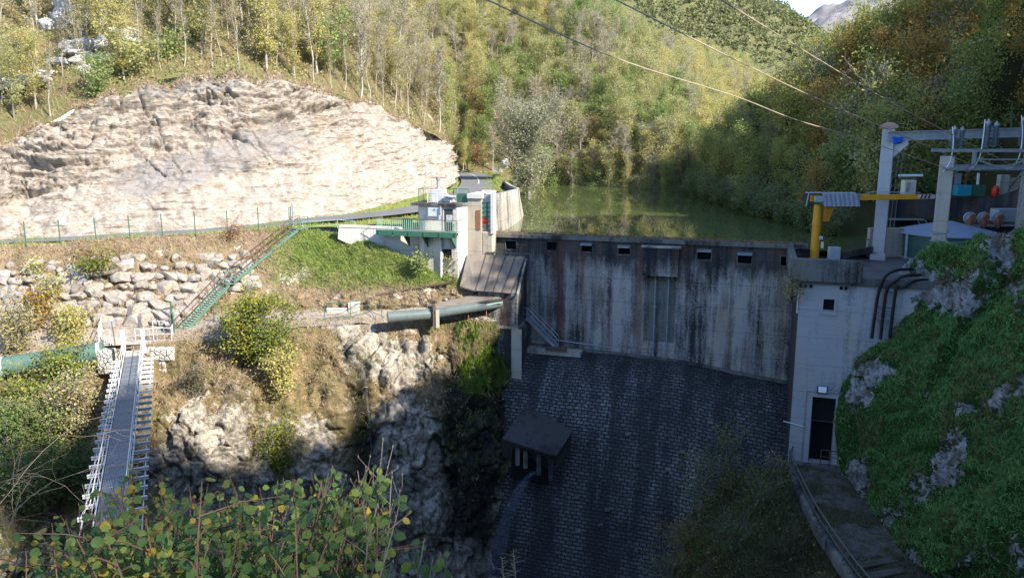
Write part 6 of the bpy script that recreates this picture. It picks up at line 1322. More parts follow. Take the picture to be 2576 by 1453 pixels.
kind('bare', 'grey_tree', 'grey twiggy half bare tree on the wooded hillside across the lake', 'tree', 'grey twiggy trees on the hillside', [T(250 + i, 11, .15, 2.6, 22, 1600, .18, 'pale_bark', 'leaf_sparse', .25, 1.1, 3, 6, .45, .022) for i in range(3)])
kind('rust', 'rust_tree', 'rusty brown autumn tree on the wooded hillside across the lake', 'tree', 'rusty trees on the hillside', [T(260 + i, 9.5, .15, 2.5, 17, 3700, .21, 'grey_bark', 'leaf_rust', .22, .9, 2, 5, .45, .03) for i in range(2)])
# hillside planting
P, N, Tt = hillside.sample(26000, None, 301, (0.02, .98), (.005, .62))
k = inframe(P, 120, 330) & (P[:, 1] < 290); P, Tt = P[k], Tt[k]
o_ = np.argsort(np.linalg.norm(P, axis=1)); P, Tt = P[o_], Tt[o_]
u, v = proj(P); dist = np.linalg.norm(P, axis=1)
sp = np.where((u < 1080) & (dist < 135), 1.9, 2.8) + np.clip(dist - 150, 0, 200) * .02
kk = thin(P, sp); P, u, v = P[kk], u[kk], v[kk]; nz = fbm(P * .045, 3, 311); n2 = fbm(P * .11, 2, 312)
cnt = {}; extra = []
for p, uu, vv, a, b_ in zip(P, u, v, nz, n2):
    q = rnd.random(); d_ = np.linalg.norm(p)
    # keep the rock outcrops and the bush above the quarry open
    if uu < 400 and vv > 20 and q < .5: continue
    if uu < 1090 and d_ < 140: key = 'slim' if q < .80 else ('yellow' if q < .88 else ('bare' if q < .95 else 'olive'))
    elif b_ > .32: key = 'bare'
    elif a > .25: key = 'yellow' if q < .75 else 'olive'
    elif a > -.15: key = 'olive' if q < .55 else ('yellow' if q < .72 else ('bare' if q < .93 else 'rust'))
    else: key = 'green' if q < .5 else ('olive' if q < .85 else 'rust')
    if uu > 1750 and q > .5: key = 'yellow'
    if cnt.get(key, 0) >= 292: key = 'olive' if cnt.get('olive', 0) < 292 else ('rust' if cnt.get('rust', 0) < 290 else 'bare')
    if cnt.get(key, 0) >= 298: extra.append(p + [0, 0, 4.5]); continue
    cnt[key] = cnt.get(key, 0) + 1
    plant(key, p - [0, 0, .3], rnd.uniform(.62, 1.05) * (1 if key != 'slim' else rnd.uniform(.75, 1.05)), None)
print('hillside trees', cnt, len(extra))
# undergrowth on the hillside
vis = lambda P, N, T_: (inframe(P, 40, 60) & (P[:, 1] < 260)).astype(float)
cover('undergrowth', hillside, 330000, 'leaf_scrub', .27, .7, 321, lambda P, N, T_: vis(P, N, T_) * np.clip(.35 + fbm(P * .15, 3, 322) * 1.5, .08, 1) * np.where(proj(P)[0] < 1150, 1, .5), 'leaf', lift=.35, sy=(0, .6))
cover('hillside_grass', hillside, 110000, 'grass_dry', .6, .022, 323, lambda P, N, T_: vis(P, N, T_) * (P[:, 1] < 135), sy=(0, .3))
# far hill wood and mountain scrub, and unseen trees added on the ridge for their shade
def wood(name, C, n, rad, size, mat, seed, flat=.5):
    g = np.random.default_rng(seed); P = np.repeat(C, n, 0); q = unit(g.normal(size=P.shape)) * (g.random((len(P), 1)) ** .4) * rad; q[:, 2] = np.abs(q[:, 2]) * 1.1; V, F = leaf_quads(P + q * g.uniform(.7, 1.3, (len(P), 1)), size, g, flat, .8)
    o = mesh_np(name, V, F, mat); o['kind'] = 'stuff'; return o
if extra: wood('hillside_wood', np.array(extra), 420, 3.0, .4, 'leaf_olive', 330)
P, N, _ = farhill.sample(16000, None, 331); P = P[inframe(P, 60, 60)]; P = P[thin(P, 3.6)]; wood('far_wood', P, 40, 4.4, 2.2, 'leaf_far', 332)
g = np.random.default_rng(340); C = np.array([(50 + g.normal() * 2.5, Y + g.normal(), float(sky_top(Y)) - 6 - g.random() * 1.5) for Y in np.arange(-78, 64, 1.7)]); wood('shade_ridge_wood', C, 520, 3.6, .8, 'leaf_bank', 341)
# right bank trees
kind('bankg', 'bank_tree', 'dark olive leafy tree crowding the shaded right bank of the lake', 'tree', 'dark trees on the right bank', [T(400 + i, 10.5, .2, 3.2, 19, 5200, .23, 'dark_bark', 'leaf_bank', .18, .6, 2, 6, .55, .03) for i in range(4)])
kind('banko', 'orange_bank_tree', 'orange brown autumn tree among the darker trees on the right bank of the lake', 'tree', 'orange trees on the right bank', [T(410 + i, 10, .18, 2.9, 18, 4300, .22, 'dark_bark', 'leaf_bank_orange', .2, .7, 2, 6, .5, .03) for i in range(3)])
kind('bankb', 'grey_bank_tree', 'grey branched thinly leaved tree on the right bank of the lake', 'tree', 'grey trees on the right bank', [T(420 + i, 10.5, .17, 3., 20, 800, .3, 'grey_bark', 'leaf_bank', .15, .7, 3, 6, .5, .024) for i in range(2)])
P, N, Tt = rbank.sample(30000, None, 401)
k = inframe(P, 260, 420) & (P[:, 1] > 70) & (P[:, 1] < 190) & (P[:, 2] > -9.2) & ~((P[:, 1] < 75) & (P[:, 0] < 47) & (P[:, 0] > 30.5)) & (P[:, 0] < 88); P = P[k]
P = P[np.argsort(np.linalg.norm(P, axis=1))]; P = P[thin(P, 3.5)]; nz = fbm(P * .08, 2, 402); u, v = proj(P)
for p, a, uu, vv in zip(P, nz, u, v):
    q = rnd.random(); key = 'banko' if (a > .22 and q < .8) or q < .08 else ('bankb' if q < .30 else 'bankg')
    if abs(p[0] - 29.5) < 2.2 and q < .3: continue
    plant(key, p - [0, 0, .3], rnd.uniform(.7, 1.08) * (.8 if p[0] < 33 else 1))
# low boughs over the water on the right bank, far shore thicket
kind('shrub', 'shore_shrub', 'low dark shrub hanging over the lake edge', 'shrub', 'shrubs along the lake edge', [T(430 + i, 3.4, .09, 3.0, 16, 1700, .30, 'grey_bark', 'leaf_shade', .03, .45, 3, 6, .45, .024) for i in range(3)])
kind('gshrub', 'leafy_shrub', 'bright green leafy shrub on the sunny far shore of the lake', 'shrub', 'green shrubs on the far shore', [T(440 + i, 4.6, .1, 2.6, 16, 1900, .34, 'grey_bark', ['leaf_green', 'leaf_olive', 'leaf_green'][i], .05, .7, 2, 6, .5, .024) for i in range(3)])
shore = cr(np.array([(28.6, 72, 0), (28.2, 80, 0), (27.9, 90, 0), (27.6, 100, 0), (27.3, 110, 0), (27.4, 118, 0), (29.5, 127, 0)], float), 34)
for p in shore: plant('shrub', (p[0] + rnd.uniform(-.3, 1.2), p[1] + rnd.uniform(-.6, .6), LAKE + .1), rnd.uniform(.45, .85))
for i in range(22):
    x = 33 + i * .85 + rnd.uniform(-.5, .5); y = 74.5 + rnd.uniform(0, 5); plant('gshrub', (x, y, -5.9 + max(0, x - 44) * .7), rnd.uniform(.5, .95), None, 'leafy green shrub behind the stained back wall of the switchyard')
fs = cr(np.array([(4, 147, 0), (10, 146, 0), (19, 140.5, 0), (27, 138, 0), (33, 143, 0)], float), 26)
for i, p in enumerate(fs): plant(['gshrub', 'olive', 'bare', 'green', 'yellow'][i % 5], (p[0] + rnd.uniform(-1, 1), p[1] + rnd.uniform(-.5, 2), LAKE - 1.9), rnd.uniform(.55, .85))
# single trees that stand out
t = tree_thing('willow_tree', 'wide silvery grey willow beside the road end at the left shore of the lake', 'tree', None, T(450, 11.5, .35, 6.2, 30, 26000, .22, 'grey_bark', 'leaf_silver', .10, .7, 3, 7, .8, .035), U(1330, 492, 122)); t.location.z = -9.0
t = tree_thing('willow_tree', 'smaller silvery tree on the far shore left of the dark right bank', 'tree', None, T(451, 10, .22, 3.4, 20, 7000, .21, 'grey_bark', 'leaf_silver', .15, .8, 3, 6, .5, .03), U(1640, 470, 141)); t.location.z = -9.0
t = tree_thing('pink_tree', 'pinkish pale tree of fine twigs behind the insulator frame', 'tree', None, T(452, 7.5, .15, 3.5, 24, 2200, .24, 'twig_bark', 'leaf_pink', .12, .8, 3, 7, .45, .03), U(2395, 330, 78)); t.location.z = -3.5
t = tree_thing('orange_tree', 'orange leaved tree high on the right bank', 'tree', None, T(453, 10, .18, 3.0, 18, 2600, .3, 'dark_bark', 'leaf_orange', .2, .7, 2, 6, .5, .03), (46, 97, 5.))
for i, (u, v, Y, lab) in enumerate(((2310, 190, 104, 'bright orange tree high on the right bank above the crane beam'), (2125, 300, 108, 'rust orange tree in the middle of the right bank skyline'), (1830, 430, 112, 'brown orange tree leaning over the lake at the left end of the right bank'))):
    t = tree_thing('orange_tree', lab, 'tree', None, T(456 + i, 9.5, .18, 3.1, 18, 4200, .22, 'dark_bark', ['leaf_orange', 'leaf_rust', 'leaf_rust'][i], .2, .7, 2, 6, .5, .03), U(u, v, Y) - [0, 0, 5.5])
t = tree_thing('dead_tree', 'bare white dead tree with a broken crown on the right skyline', 'tree', None, T(454, 8, .28, 2.6, 12, 8, .1, 'pale_bark', 'leaf_sparse', .35, .9, 2, 3, .3, .05), (47.2, 120, 8.2))
for u, v, Y, sc, lab in ((1215, 405, 132, .75, 'yellow green bush on the bank beyond the road bend'), (1275, 480, 112, .6, 'yellow bush leaning over the road parapet'), (1165, 400, 150, .8, 'golden bush on the bank above the far road bend'), (1300, 505, 104, .42, 'small yellow bush at the lake end of the curved wall')):
    o = plant('yellow', U(u, v, Y) - [0, 0, 2.], sc * .6, None, lab)
m = tree_thing('red_bush', 'small red leaved bush above the far end of the road', 'bush', None, T(455, 3, .07, 1.8, 14, 900, .25, 'dark_bark', 'red_leaf', .05, .8, 2, 5, .35, .02), U(1205, 390, 150) - [0, 0, 1.8])
# bushes above the quarry
for i, (u, v, Y, sc) in enumerate(((430, 165, 88, 1.), (330, 185, 84, 1.), (250, 215, 81, .8), (520, 130, 92, 1.1), (660, 150, 92, .7), (820, 120, 98, 1.2))):
    tree_thing('hillside_bush', ['wide green bush on the quarry top, just right of the pale outcrops', 'green bush at the quarry edge under the pale outcrops', 'low green bush at the quarry edge left of the outcrops', 'olive bush behind the widest bush on the quarry top', 'small bush at the highest point of the quarry edge', 'bright green bushy tree among slim trunks above the quarry'][i], 'bush', None, T(460 + i, 3.2, .08, 2.8, 18, 2100, .28, 'grey_bark', ['leaf_green', 'leaf_olive', 'leaf_green', 'leaf_olive', 'leaf_scrub', 'leaf_green'][i], .03, .7, 2, 6, .5, .022), U(u, v, Y) - [0, 0, 1.3 * sc]).scale = (sc, sc, sc)
# fringe of grass on the quarry rim
cover('rim_grass', quarry, 9000, 'grass_dry', .55, .03, 471, None, sy=(0, .035)); cover('rim_scrub', quarry, 5000, 'leaf_scrub', .35, .7, 472, None, 'leaf', lift=.3, sy=(0, .03))
cover('ledge_scrub', quarry, 26000, 'leaf_scrub', .22, .7, 473, lambda P, N, T_: (fbm(P * .25, 3, 474) > .42) * .7, 'leaf', lift=.12, sy=(.1, .95))
# ================================================================ BANKS, LEDGES, CLIFF PLANTS
cover('verge_blades', verge, 26000, 'grass_lit', .28, .02, 501); 
cover('mound_grass', bank, 90000, 'grass_lit', .34, .022, 502, lambda P, N, T_: np.clip(1.2 - (T_[:, 1] / .62) ** 3, 0, 1) * np.clip((T_[:, 0] - .5) * 9, 0, 1), sx=(.5, 1), sy=(0, .72))
cover('dry_grass', bank, 60000, 'grass_dry', .42, .022, 503, lambda P, N, T_: np.where(T_[:, 0] < .55, np.clip(1.25 - T_[:, 1] * 1.9, .12, 1), np.clip((T_[:, 1] - .45) * 4, 0, .8)))
cover('boulder_grass', bank, 34000, 'grass_dry', .5, .03, 508, lambda P, N, T_: (fbm(P * .5, 3, 509) > .0) * 1., sx=(0, .52), sy=(.3, 1))
cover('bank_scrub', bank, 16000, 'leaf_scrub', .2, .7, 504, lambda P, N, T_: (fbm(P * .3, 3, 505) > .1) * .8, 'leaf', lift=.15)
cover('path_weeds', ledge, 26000, 'grass_dry', .3, .02, 506, lambda P, N, T_: np.where((T_[:, 1] > .55) | (T_[:, 1] < .2), 1, .15))
# boulders of the bank
bt = thing('boulder_wall', 'wall of stacked pale limestone boulders below the fence on the left bank', 'wall', U(250, 800, 63.8))
protos = []
def boulder_mesh(seed):
    g = np.random.default_rng(seed); import bmesh
    bm = bmesh.new(); bmesh.ops.create_icosphere(bm, subdivisions=3, radius=1.); C = np.array([v.co[:] for v in bm.verts])
    # cut by random planes for a blocky look
    for _ in range(9):
        n_ = unit(g.normal(size=3)); d = g.uniform(.42, .72); s_ = C @ n_; C = C - np.maximum(s_ - d, 0)[:, None] * n_ * .92
    C = C * (1 + fbm(C * 2.2 + seed, 3, seed) * .09)[:, None]
    for v, c in zip(bm.verts, C): v.co = c
    me = bpy.data.meshes.new('boulder'); bm.to_mesh(me); bm.free(); me.materials.append(MAT['boulder_rock']); me.polygons.foreach_set('use_smooth', np.ones(len(me.polygons), bool)); me.set_sharp_from_angle(angle=R(18)); return me
protos = [boulder_mesh(i) for i in range(7)]
cand = []
for r in range(8):
    y = .33 + r * .09; c = 0
    for k in range(33):
        x = .03 + (k + .5 * (r % 2) + rnd.uniform(-.2, .2)) / 33 * .60
        cand.append((x, y + rnd.uniform(-.012, .012), r))
items = []
for x, y, r in cand:
    i, j = int(min(y, .99) * (bank.nv - 1)), int(x * (bank.nu - 1)); p = bank.G[i, j]; n_ = bank.N[i, j]; n_ = n_ if n_[1] < 0 else -n_; uu, vv = proj(p)
    if uu < -40 or uu > 640 or (uu > 520 and r > 4) or (r == 0 and rnd.random() < .45): continue
    items.append((np.linalg.norm(p), p + n_ * .0, rnd.choice([.6, .72, .85, .95, 1.08]) * (.75 if r < 2 else 1.0)))
items.sort(key=lambda q: -q[2])
rest_v, rest_f, off = [], [], 0
for i, (d, p, s_) in enumerate(items):
    me = protos[i % 7]; rz = rnd.random() * 6.28; sc = np.array([s_ * rnd.uniform(.95, 1.35), s_ * rnd.uniform(.7, 1.), s_ * rnd.uniform(.62, .9)])
    if i < 98:
        o = bpy.data.objects.new('boulder', me); COL.objects.link(o); o.parent = bt; o.location = [float(q) for q in p - ROOT[bt.name]]; o.rotation_euler = (rnd.uniform(-.2, .2), rnd.uniform(-.25, .25), rnd.choice([0, 3.14]) + rnd.uniform(-.5, .5)); o.scale = [float(q) for q in sc]
    else:
        C = np.empty(len(me.vertices) * 3); me.vertices.foreach_get('co', C); C = C.reshape(-1, 3) * sc; c_, s2 = math.cos(rz), math.sin(rz); C = np.stack([C[:, 0] * c_ - C[:, 1] * s2, C[:, 0] * s2 + C[:, 1] * c_, C[:, 2]], 1) + p
        rest_v.append(C); F = np.array([f.vertices[:] for f in me.polygons]); rest_f.append(F + off); off += len(C)
if rest_v:
    o = mesh_np('smaller_boulders', np.concatenate(rest_v), np.concatenate(rest_f), 'boulder_rock', bt); o['kind'] = 'stuff'
# loose slabs on the slope under the grass mound
for i, (u, v, Y, s_) in enumerate(((615, 748, 68.2, .6), (660, 760, 68, .7), (705, 755, 68.2, .55), (745, 740, 68.8, .6), (800, 745, 68.6, .5), (590, 735, 67.8, .5), (845, 735, 68.6, .6), (860, 600, 70, .3))):
    if i == 7: continue
    o = bpy.data.objects.new('rock', protos[i % 7]); COL.objects.link(o); o.location = [float(q) for q in U(u, v, Y)]; o.scale = (s_ * 1.5, s_, s_ * .6); o.rotation_euler = (.2, rnd.uniform(-.4, .4), rnd.random() * 3)
    tag(o, ['flat rock just right of the stair foot slope', 'broad rock under the grass mound, left of the middle', 'rock under the middle of the grass mound', 'rock tucked under the brown rim of the grass mound', 'rock above the small white basin', 'small rock beside the lower stair flight', 'rock directly above the end of the thin pipe', ''][i], 'rock', 'loose rocks below the grass mound')
# the waterfall trickle, moss and plants on the gorge cliff
gm_ = lambda f: (lambda P, N, T_: f(*proj(P)) )
box_ = lambda u, v, u0, u1, v0, v1, s_=25: np.clip((u - u0) / s_, 0, 1) * np.clip((u1 - u) / s_, 0, 1) * np.clip((v - v0) / s_, 0, 1) * np.clip((v1 - v) / s_, 0, 1)
wet_s = lambda P: blobs(P, [(1235, 900, 55, 80, .9), (1235, 1060, 60, 120, 1.), (905, 1000, 30, 120, .8), (1140, 1010, 28, 130, .8)])
norock = lambda P: np.clip((.62 - gr_(P)) * 4, .03, 1)
cover('cliff_grass', gorge, 130000, 'grass_dry', .42, .022, 511, lambda P, N, T_: norock(P) * np.clip(1.1 - wet_s(P), 0, 1) * np.clip((1060 - proj(P)[1]) / 120, .10, 1), down=.5, sy=(0, .75))
cover('cliff_scrub', gorge, 90000, 'leaf_scrub', .2, .7, 512, lambda P, N, T_: norock(P) * np.clip(fbm(P * .3, 3, 513) * 2.2 + .15, 0, 1), 'leaf', lift=.16, sy=(0, .8))
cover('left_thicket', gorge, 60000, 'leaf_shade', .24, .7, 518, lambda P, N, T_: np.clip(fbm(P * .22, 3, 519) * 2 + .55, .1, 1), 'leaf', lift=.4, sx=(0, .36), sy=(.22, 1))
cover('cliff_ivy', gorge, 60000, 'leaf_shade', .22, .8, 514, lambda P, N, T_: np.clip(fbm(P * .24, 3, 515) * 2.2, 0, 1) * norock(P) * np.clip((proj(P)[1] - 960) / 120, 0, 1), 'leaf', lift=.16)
cover('hanging_moss', gorge, 60000, 'leaf_moss', .8, .03, 516, gm_(lambda u, v: box_(u, v, 1150, 1290, 812, 1000, 30) + .5 * box_(u, v, 1080, 1290, 806, 850, 20)), down=2.2, lean=.2, sx=(.74, 1), sy=(0, .4))
cover('wet_moss', gorge, 20000, 'leaf_moss', .6, .03, 517, gm_(lambda u, v: box_(u, v, 860, 950, 880, 1120, 20) * .6 + box_(u, v, 1090, 1290, 1000, 1200, 40) * .4), down=2.2, lean=.2, sx=(.55, 1), sy=(0, .6))
# trickle
pts = []
for u, v in ((884, 880), (893, 905), (915, 925), (922, 960), (926, 1000), (930, 1040), (932, 1090), (935, 1140)):
    r = ray(u, v); i = np.argmin(np.abs(proj(gorge.G)[0] - u) + np.abs(proj(gorge.G)[1] - v)); p = gorge.G.reshape(-1, 3)[i]; pts.append(p + np.array([0, -.22, 0]))
m = MB(); m.tube(cr(np.array(pts), 40), list(np.interp(np.arange(40), [0, 10, 40], [.05, .09, .04])), 6); tag(m.build('water_trickle', 'falling_water', None, True), 'thin white trickle of water running down the gorge cliff below the bush', 'water trickle')
# bushes
def bush(label, u, v, Y, h, w, n, ls, mat, seed, barkm='grey_bark', sink=.2, cat='bush', nb=20, up=.8):
    t = tree_thing('bush', label, cat, None, T(seed, h, .07, w, nb, n, ls, barkm, mat, .02, up, 2, 6, .38, .02, lean=.1), U(u, v, Y) - [0, 0, sink]); return t
bush('big rounded yellow green bush on the edge of the gorge beside the path', 625, 895, 60.0, 3.5, 3.2, 5600, .21, 'leaf_bush', 601)
bush('right half of the gorge edge thicket, yellow leaves mixed with orange', 705, 905, 60.2, 2.7, 2.4, 3400, .2, 'leaf_bush', 602)
bush('orange leaved bush hanging down the cliff under the big rounded bush', 715, 985, 59.2, 2.6, 2.0, 2600, .19, 'leaf_yellow', 603)
bush('yellow green bush below the green pipeline left of the footbridge', 175, 1000, 56.3, 2.7, 2.5, 3400, .2, 'leaf_bush', 604)
bush('yellow bush at the left under the green pipeline', 55, 1040, 54.8, 2.2, 2.2, 2200, .2, 'leaf_bush', 605)
bush('tall yellow green bush above the green pipeline in front of the boulders', 172, 868, 61.2, 2.5, 1.5, 2200, .2, 'leaf_yellow', 606)
bush('grey olive bush at the left edge above the green pipeline', 45, 890, 60.4, 2.7, 2.4, 2600, .2, 'leaf_scrub', 607)
bush('golden bush behind the left bushes at the foot of the boulders', 95, 812, 62.8, 2.0, 1.6, 1300, .2, 'leaf_orange', 608)
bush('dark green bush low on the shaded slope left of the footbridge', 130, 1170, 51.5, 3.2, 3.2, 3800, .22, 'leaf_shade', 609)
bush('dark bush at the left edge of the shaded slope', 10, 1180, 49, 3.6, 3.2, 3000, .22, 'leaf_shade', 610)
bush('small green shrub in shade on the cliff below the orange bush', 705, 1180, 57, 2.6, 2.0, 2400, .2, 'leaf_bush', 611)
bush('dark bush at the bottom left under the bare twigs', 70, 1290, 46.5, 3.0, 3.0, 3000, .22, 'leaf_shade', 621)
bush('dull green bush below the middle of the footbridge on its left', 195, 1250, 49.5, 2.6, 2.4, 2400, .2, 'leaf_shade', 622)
bush('shaded green bush just left of the footbridge', 190, 1090, 53, 3., 2.4, 2600, .2, 'leaf_scrub', 612)
bush('dry brown shrub on the sunny slope right of the footbridge', 490, 985, 57.5, 1.8, 1.2, 1500, .12, 'grass_dull', 613, 'twig_bark', nb=26)
bush('ivy covered mound under the fence posts on the boulder bank', 240, 668, 66.2, .7, 2.6, 2300, .2, 'ivy', 614, sink=.9, up=.2)
bush('red leaved low shrub on top of the ivy mound', 250, 645, 66.6, .5, 2.2, 1300, .18, 'red_leaf', 615, sink=.8, up=.2)
bush('small rusty shrub at the road edge left of the stair top', 588, 602, 71, .9, .8, 500, .16, 'red_leaf', 616)
bush('bright green weed clump at the foot of the gauge house', 1056, 668, 67.6, .7, .6, 500, .2, 'leaf_green', 617)
bush('yellow climbing sprig on the boulders at the far left', 95, 715, 64.6, 1.8, .6, 420, .2, 'leaf_yellow', 618)
bush('yellow climbing sprig on the boulders right of the far left one', 135, 765, 64.1, 2.2, .9, 600, .2, 'leaf_yellow', 619)
# right slope turf
nr = lambda P: np.clip((.42 - sr_(P)) * 5, 0, 1)
cover('turf', slope, 230000, 'grass_green', .34, .022, 701, lambda P, N, T_: nr(P), sx=(0, .8), lean=.45, down=.6)
cover('turf_herbs', slope, 110000, 'grass_green', .15, .8, 702, lambda P, N, T_: nr(P) * np.clip(fbm(P * .5, 3, 703) * 2 + .3, 0, 1), 'leaf', lift=.12, sx=(0, .8))
cover('fern_clumps', slope, 60000, 'grass_green', .26, .5, 706, lambda P, N, T_: nr(P) * (fbm(P * .45, 3, 707) > .28), 'leaf', lift=.3, sx=(0, .8))
cover('brown_turf', slope, 110000, 'grass_dry_shade', .34, .022, 704, lambda P, N, T_: nr(P) * (fbm(P * .35, 3, 705) > .2), sx=(0, .8))
# scrub bank and path
cover('bank_grass', scrub, 60000, 'grass_dull', .42, .02, 711)
cover('bank_leaves', scrub, 22000, 'leaf_shade', .15, .7, 712, lambda P, N, T_: np.clip(fbm(P * .35, 3, 713) * 2 + .6, .1, 1), 'leaf', lift=.4)
cover('yellow_leaves', scrub, 5000, 'leaf_orange', .13, .8, 716, lambda P, N, T_: (fbm(P * .4, 3, 717) > .1) * 1., 'leaf', lift=.6)
cover('path_grass', pathl, 30000, 'grass_dull', .18, .015, 714, lambda P, N, T_: (fbm(P * .5, 3, 715) > -.05) * 1.)
for i, (u, v, Y, h, w, n, mat, lab) in enumerate(((1840, 1215, 52.2, 4.6, 2.2, 1500, 'leaf_bush', 'tall thin shrub with yellow leaves against the dark spillway beside the doorway'), (1760, 1290, 51.2, 4., 2.6, 2200, 'leaf_shade', 'dark leafy shrub on the scrub bank in front of the spillway'), (1900, 1300, 49, 3., 2.4, 2000, 'leaf_shade', 'grey green shrub midway down the scrub bank by the path'), (1715, 1420, 49.5, 3.4, 2.4, 1400, 'leaf_orange', 'yellow flecked shrub low on the left of the scrub bank'), (1860, 1410, 46, 2.6, 2.6, 2200, 'leaf_shade', 'low dense shrub at the bottom of the scrub bank'), (1670, 1490, 48, 3., 2.2, 1100, 'leaf_shade', 'dark shrub at the bottom left corner of the scrub bank'), (1950, 1205, 53, 2., 1.4, 500, 'leaf_scrub', 'thin weed clump at the top of the scrub bank under the corner rail'))):
    bush(lab, u, v, Y, h * .85, w * .85, int(n * .5), .14, mat, 720 + i, 'twig_bark', nb=22)
# ================================================================ FOREGROUND
def leaf_mesh(bases, dirs, nrm, size, g, fold=.18):
    """rounded, folded, slightly drooping leaves with a pointed tip"""
    n = len(bases); d = unit(dirs); w = unit(np.cross(nrm, d)); z = np.cross(d, w); prof = [(0, 0), (.12, .30), (.38, .47), (.68, .42), (.9, .17), (1.06, 0)]
    s_ = (size * g.uniform(.55, 1.2, n))[:, None]; cols = []; curl = g.uniform(.05, .35, n)[:, None]; ff = g.uniform(-.05, .3, n)[:, None]
    for x, y in prof:
        c = bases + d * s_ * x - z * s_ * curl * x * x
        cols += [c - w * s_ * y + z * s_ * y * ff, c, c + w * s_ * y + z * s_ * y * ff]
    V = np.stack(cols, 1).reshape(-1, 3); b_ = np.arange(n)[:, None] * 18; F = []
    for r in range(5):
        for q in (0, 1): F.append(b_ + np.array([[r * 3 + q, r * 3 + q + 1, r * 3 + q + 4, r * 3 + q + 3]]))
    return V, np.concatenate(F, 0)
g = np.random.default_rng(800)
hz = thing('hazel_shrub', 'leafy hazel shrub filling the lower left foreground with green and some yellow leaves', 'shrub', U(520, 1700, 3.6))
m = MB(); B_, Dv, Nv = [], [], []
tipv = lambda u: np.interp(u, [40, 110, 250, 330, 450, 600, 750, 860, 960, 1020, 1060, 1110], [1400, 1350, 1250, 1185, 1225, 1235, 1215, 1215, 1200, 1290, 1400, 1385])
def stem(u, v, Y, u0, Y0, leaves, r0=.010, vb=1800):
    tip = U(u, v, Y); base = U(u0, vb, Y0); midp = base * .45 + tip * .55 + np.array([g.normal() * .05, g.normal() * .08, .08]); pts = cr(np.array([base, midp, tip]), 14)
    m.tube(pts, list(np.linspace(r0, .0022, 14)), 5, False); L = 13
    for i in range(leaves):
        t = 1 - (i + g.random() * .6) / leaves * .72; x = t * L; k = min(int(x), L - 1); p = pts[k] + (pts[k + 1] - pts[k]) * (x - k); dd = unit(pts[k + 1] - pts[k])
        a = g.random() * 6.28; out = unit(np.array([math.cos(a), math.sin(a) * .7 - .25, g.uniform(-.2, .5)])); q = p + out * .018
        B_.append(q); Dv.append(out + np.array([0, 0, -g.uniform(0, .75)])); Nv.append(unit(np.array([g.normal() * .45, -.55 + g.normal() * .35, .75 + g.normal() * .3])))
    return pts
for i in range(250):
    u = g.uniform(60, 960); v = tipv(u) - 28 + abs(g.normal()) * 55 + g.uniform(0, 260) * (g.random() < .75); Y = g.uniform(3.1, 4.8); pts = stem(u, v, Y, 250 + u * .62 + g.normal() * 60, Y * .98, int(g.uniform(11, 19)), g.uniform(.003, .006))
    for _ in range(2):
        k = g.integers(6, 12); p = pts[k]; e = p + np.array([g.normal() * .16, g.normal() * .12, g.uniform(.02, .2)]); m.tube([p, (p + e) / 2 + [0, 0, .02], e], [.004, .003, .002], 4, False)
        for q in range(5): f = .3 + .7 * q / 4; a = g.random() * 6.28; B_.append(p + (e - p) * f); Dv.append(np.array([math.cos(a), math.sin(a) - .2, g.uniform(-.7, .3)])); Nv.append(unit(np.array([g.normal() * .45, -.5 + g.normal() * .35, .75])))
m.build('stems', 'stem_red', hz)
V, F = leaf_mesh(np.array(B_), np.array(Dv), np.array(Nv), .042, g); mesh_np('foliage', V, F, 'hazel_leaf', hz, True)
# sunlit sprig with few leaves
sp_ = thing('hazel_sprig', 'sunlit thin branched hazel sprig with buds and few leaves right of the leafy shrub', 'shrub', U(860, 1650, 3.5)); m = MB(); B_, Dv, Nv = [], [], []
for u, v in ((957, 1172), (972, 1188), (925, 1178), (900, 1182), (985, 1205), (845, 1180), (1012, 1222), (880, 1245), (1000, 1290), (860, 1215), (940, 1215)):
    pts = stem(u, v, 3.45 + g.normal() * .1, 830 + (u - 900) * .25, 3.5, 7, .006, 1700)
    for k in range(5, 14):
        if g.random() < .7: p = pts[k]; e = p + np.array([g.normal() * .05, g.normal() * .03, .05 + g.random() * .06]); m.tube([p, e], [.002, .0013], 4, False); m.tube([e, e + [0, 0, .012]], [.0035, .002], 5)
m.build('stems', 'twig_bark', sp_); V, F = leaf_mesh(np.array(B_), np.array(Dv), np.array(Nv), .046, g); mesh_np('foliage', V, F, 'hazel_leaf', sp_, True)
sp2 = thing('hazel_sprig', 'small leafy sprig standing alone at the bottom between the shrub and the spillway', 'shrub', U(1060, 1650, 3.4)); m = MB(); B_, Dv, Nv = [], [], []
for u, v in ((1108, 1385), (1068, 1352), (1125, 1410), (1040, 1405), (1090, 1400)): stem(u, v, 3.4, 1050 + (u - 1080) * .3, 3.4, 7, .005, 1750)
m.build('stems', 'twig_bark', sp2); V, F = leaf_mesh(np.array(B_), np.array(Dv), np.array(Nv), .05, g); mesh_np('foliage', V, F, 'hazel_leaf', sp2, True)
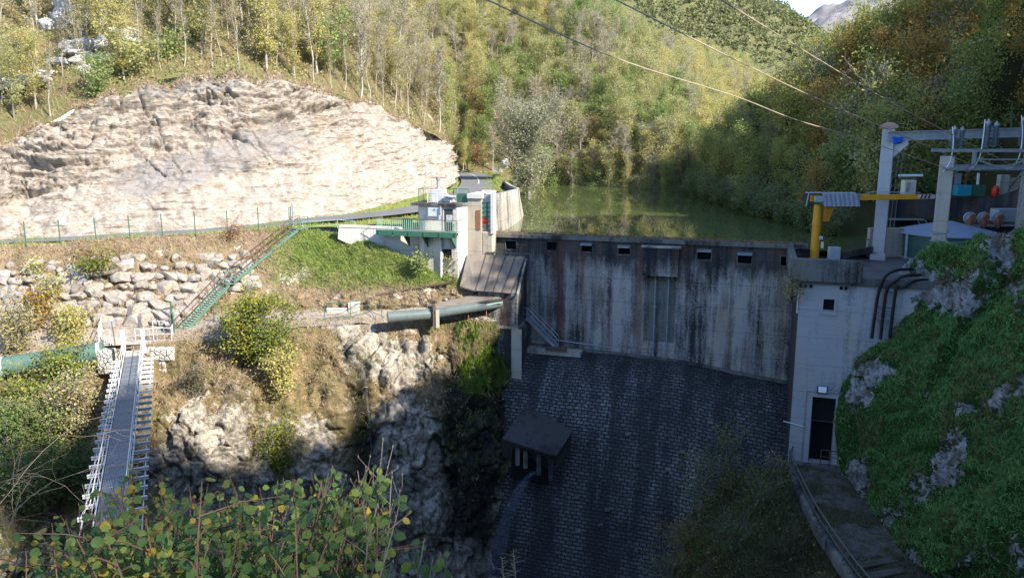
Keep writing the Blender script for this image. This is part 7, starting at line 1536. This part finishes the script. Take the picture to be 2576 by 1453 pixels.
# bare thorny twigs at the lower left
tw = thing('bare_twigs', 'tangle of bare thin arching twigs at the lower left edge', 'shrub', U(60, 1650, 4.2)); m = MB()
def twig(p, d, L, r, lev):
    pts = [p]; dd = np.array(d, float)
    for i in range(7): dd = unit(dd + g.normal(size=3) * .16 + np.array([0, 0, -.06])); pts.append(pts[-1] + dd * L / 7)
    m.tube(pts, list(np.linspace(r, r * .4, 8)), 4, False)
    if lev < 3:
        for k in (2, 3, 4, 5, 6):
            if g.random() < .7: twig(pts[k], unit(dd + g.normal(size=3) * .8), L * .45, r * .55, lev + 1)
for u, v, a in ((-60, 1500, .6), (0, 1560, .3), (60, 1600, .5), (-80, 1400, .9), (120, 1560, -.1), (-40, 1330, .7), (180, 1600, .2)):
    twig(U(u, v, 4.2 + g.normal() * .3), (a, .1, .9), .95, .0032, 1)
m.build('stems', 'twig_bark', tw)
# weed heads
wd = thing('seed_stalks', 'two pale feathery seed stalks rising at the bottom in front of the dark gorge', 'weed', U(1275, 1600, 3.)); m = MB()
for u, v in ((1262, 1400), (1291, 1382)):
    p, q = U(u + 8, 1600, 3.), U(u, v, 3.); m.tube([p, (p + q) / 2 + [.01, 0, 0], q], [.002, .0018, .001], 4, False)
    for k in range(22):
        f = .70 + .3 * k / 22; x = p + (q - p) * f; m.tube([x, x + np.array([g.normal() * .02, g.normal() * .01, .012])], [.0012, .0006], 3, False)
m.build('stalk', 'leaf_sparse', wd)
SKY, SUNE, EXPO = .15, 3.95, 1.7
# ================================================================ LIGHT AND CAMERA
cleanup_used()
w = bpy.data.worlds.new('World'); scene.world = w; w.use_nodes = True; nt = w.node_tree
st = nt.nodes.new('ShaderNodeTexSky'); st.sky_type = 'NISHITA'; st.sun_disc = False; st.sun_elevation = S_EL; st.sun_rotation = S_AZ; st.altitude = 2200; st.dust_density = .2; st.ozone_density = 3
bg = nt.nodes['Background']; hs_ = nt.nodes.new('ShaderNodeHueSaturation'); hs_.inputs['Saturation'].default_value = .95; nt.links.new(st.outputs[0], hs_.inputs['Color']); nt.links.new(hs_.outputs[0], bg.inputs[0]); bg.inputs[1].default_value = SKY
sl = bpy.data.lights.new('sun', 'SUN'); sl.energy = SUNE; sl.angle = R(.53); sl.color = (1., .93, .82)
so = bpy.data.objects.new('sun', sl); COL.objects.link(so); so.rotation_euler = Vector([float(x) for x in SUN]).to_track_quat('Z', 'Y').to_euler()
cd = bpy.data.cameras.new('camera'); co = bpy.data.objects.new('camera', cd); COL.objects.link(co)
co.rotation_euler = (R(90) - TILT, 0, 0); cd.sensor_width = 36; cd.lens = 36 * FPX / 2576; cd.clip_end = 20000; cd.clip_start = .1
scene.camera = co
vs = scene.view_settings; vs.view_transform = 'Standard'; vs.look = 'None'; vs.exposure = EXPO; vs.gamma = 1
scene.cycles.max_bounces = 8; scene.cycles.transparent_max_bounces = 12; scene.cycles.use_denoising = True
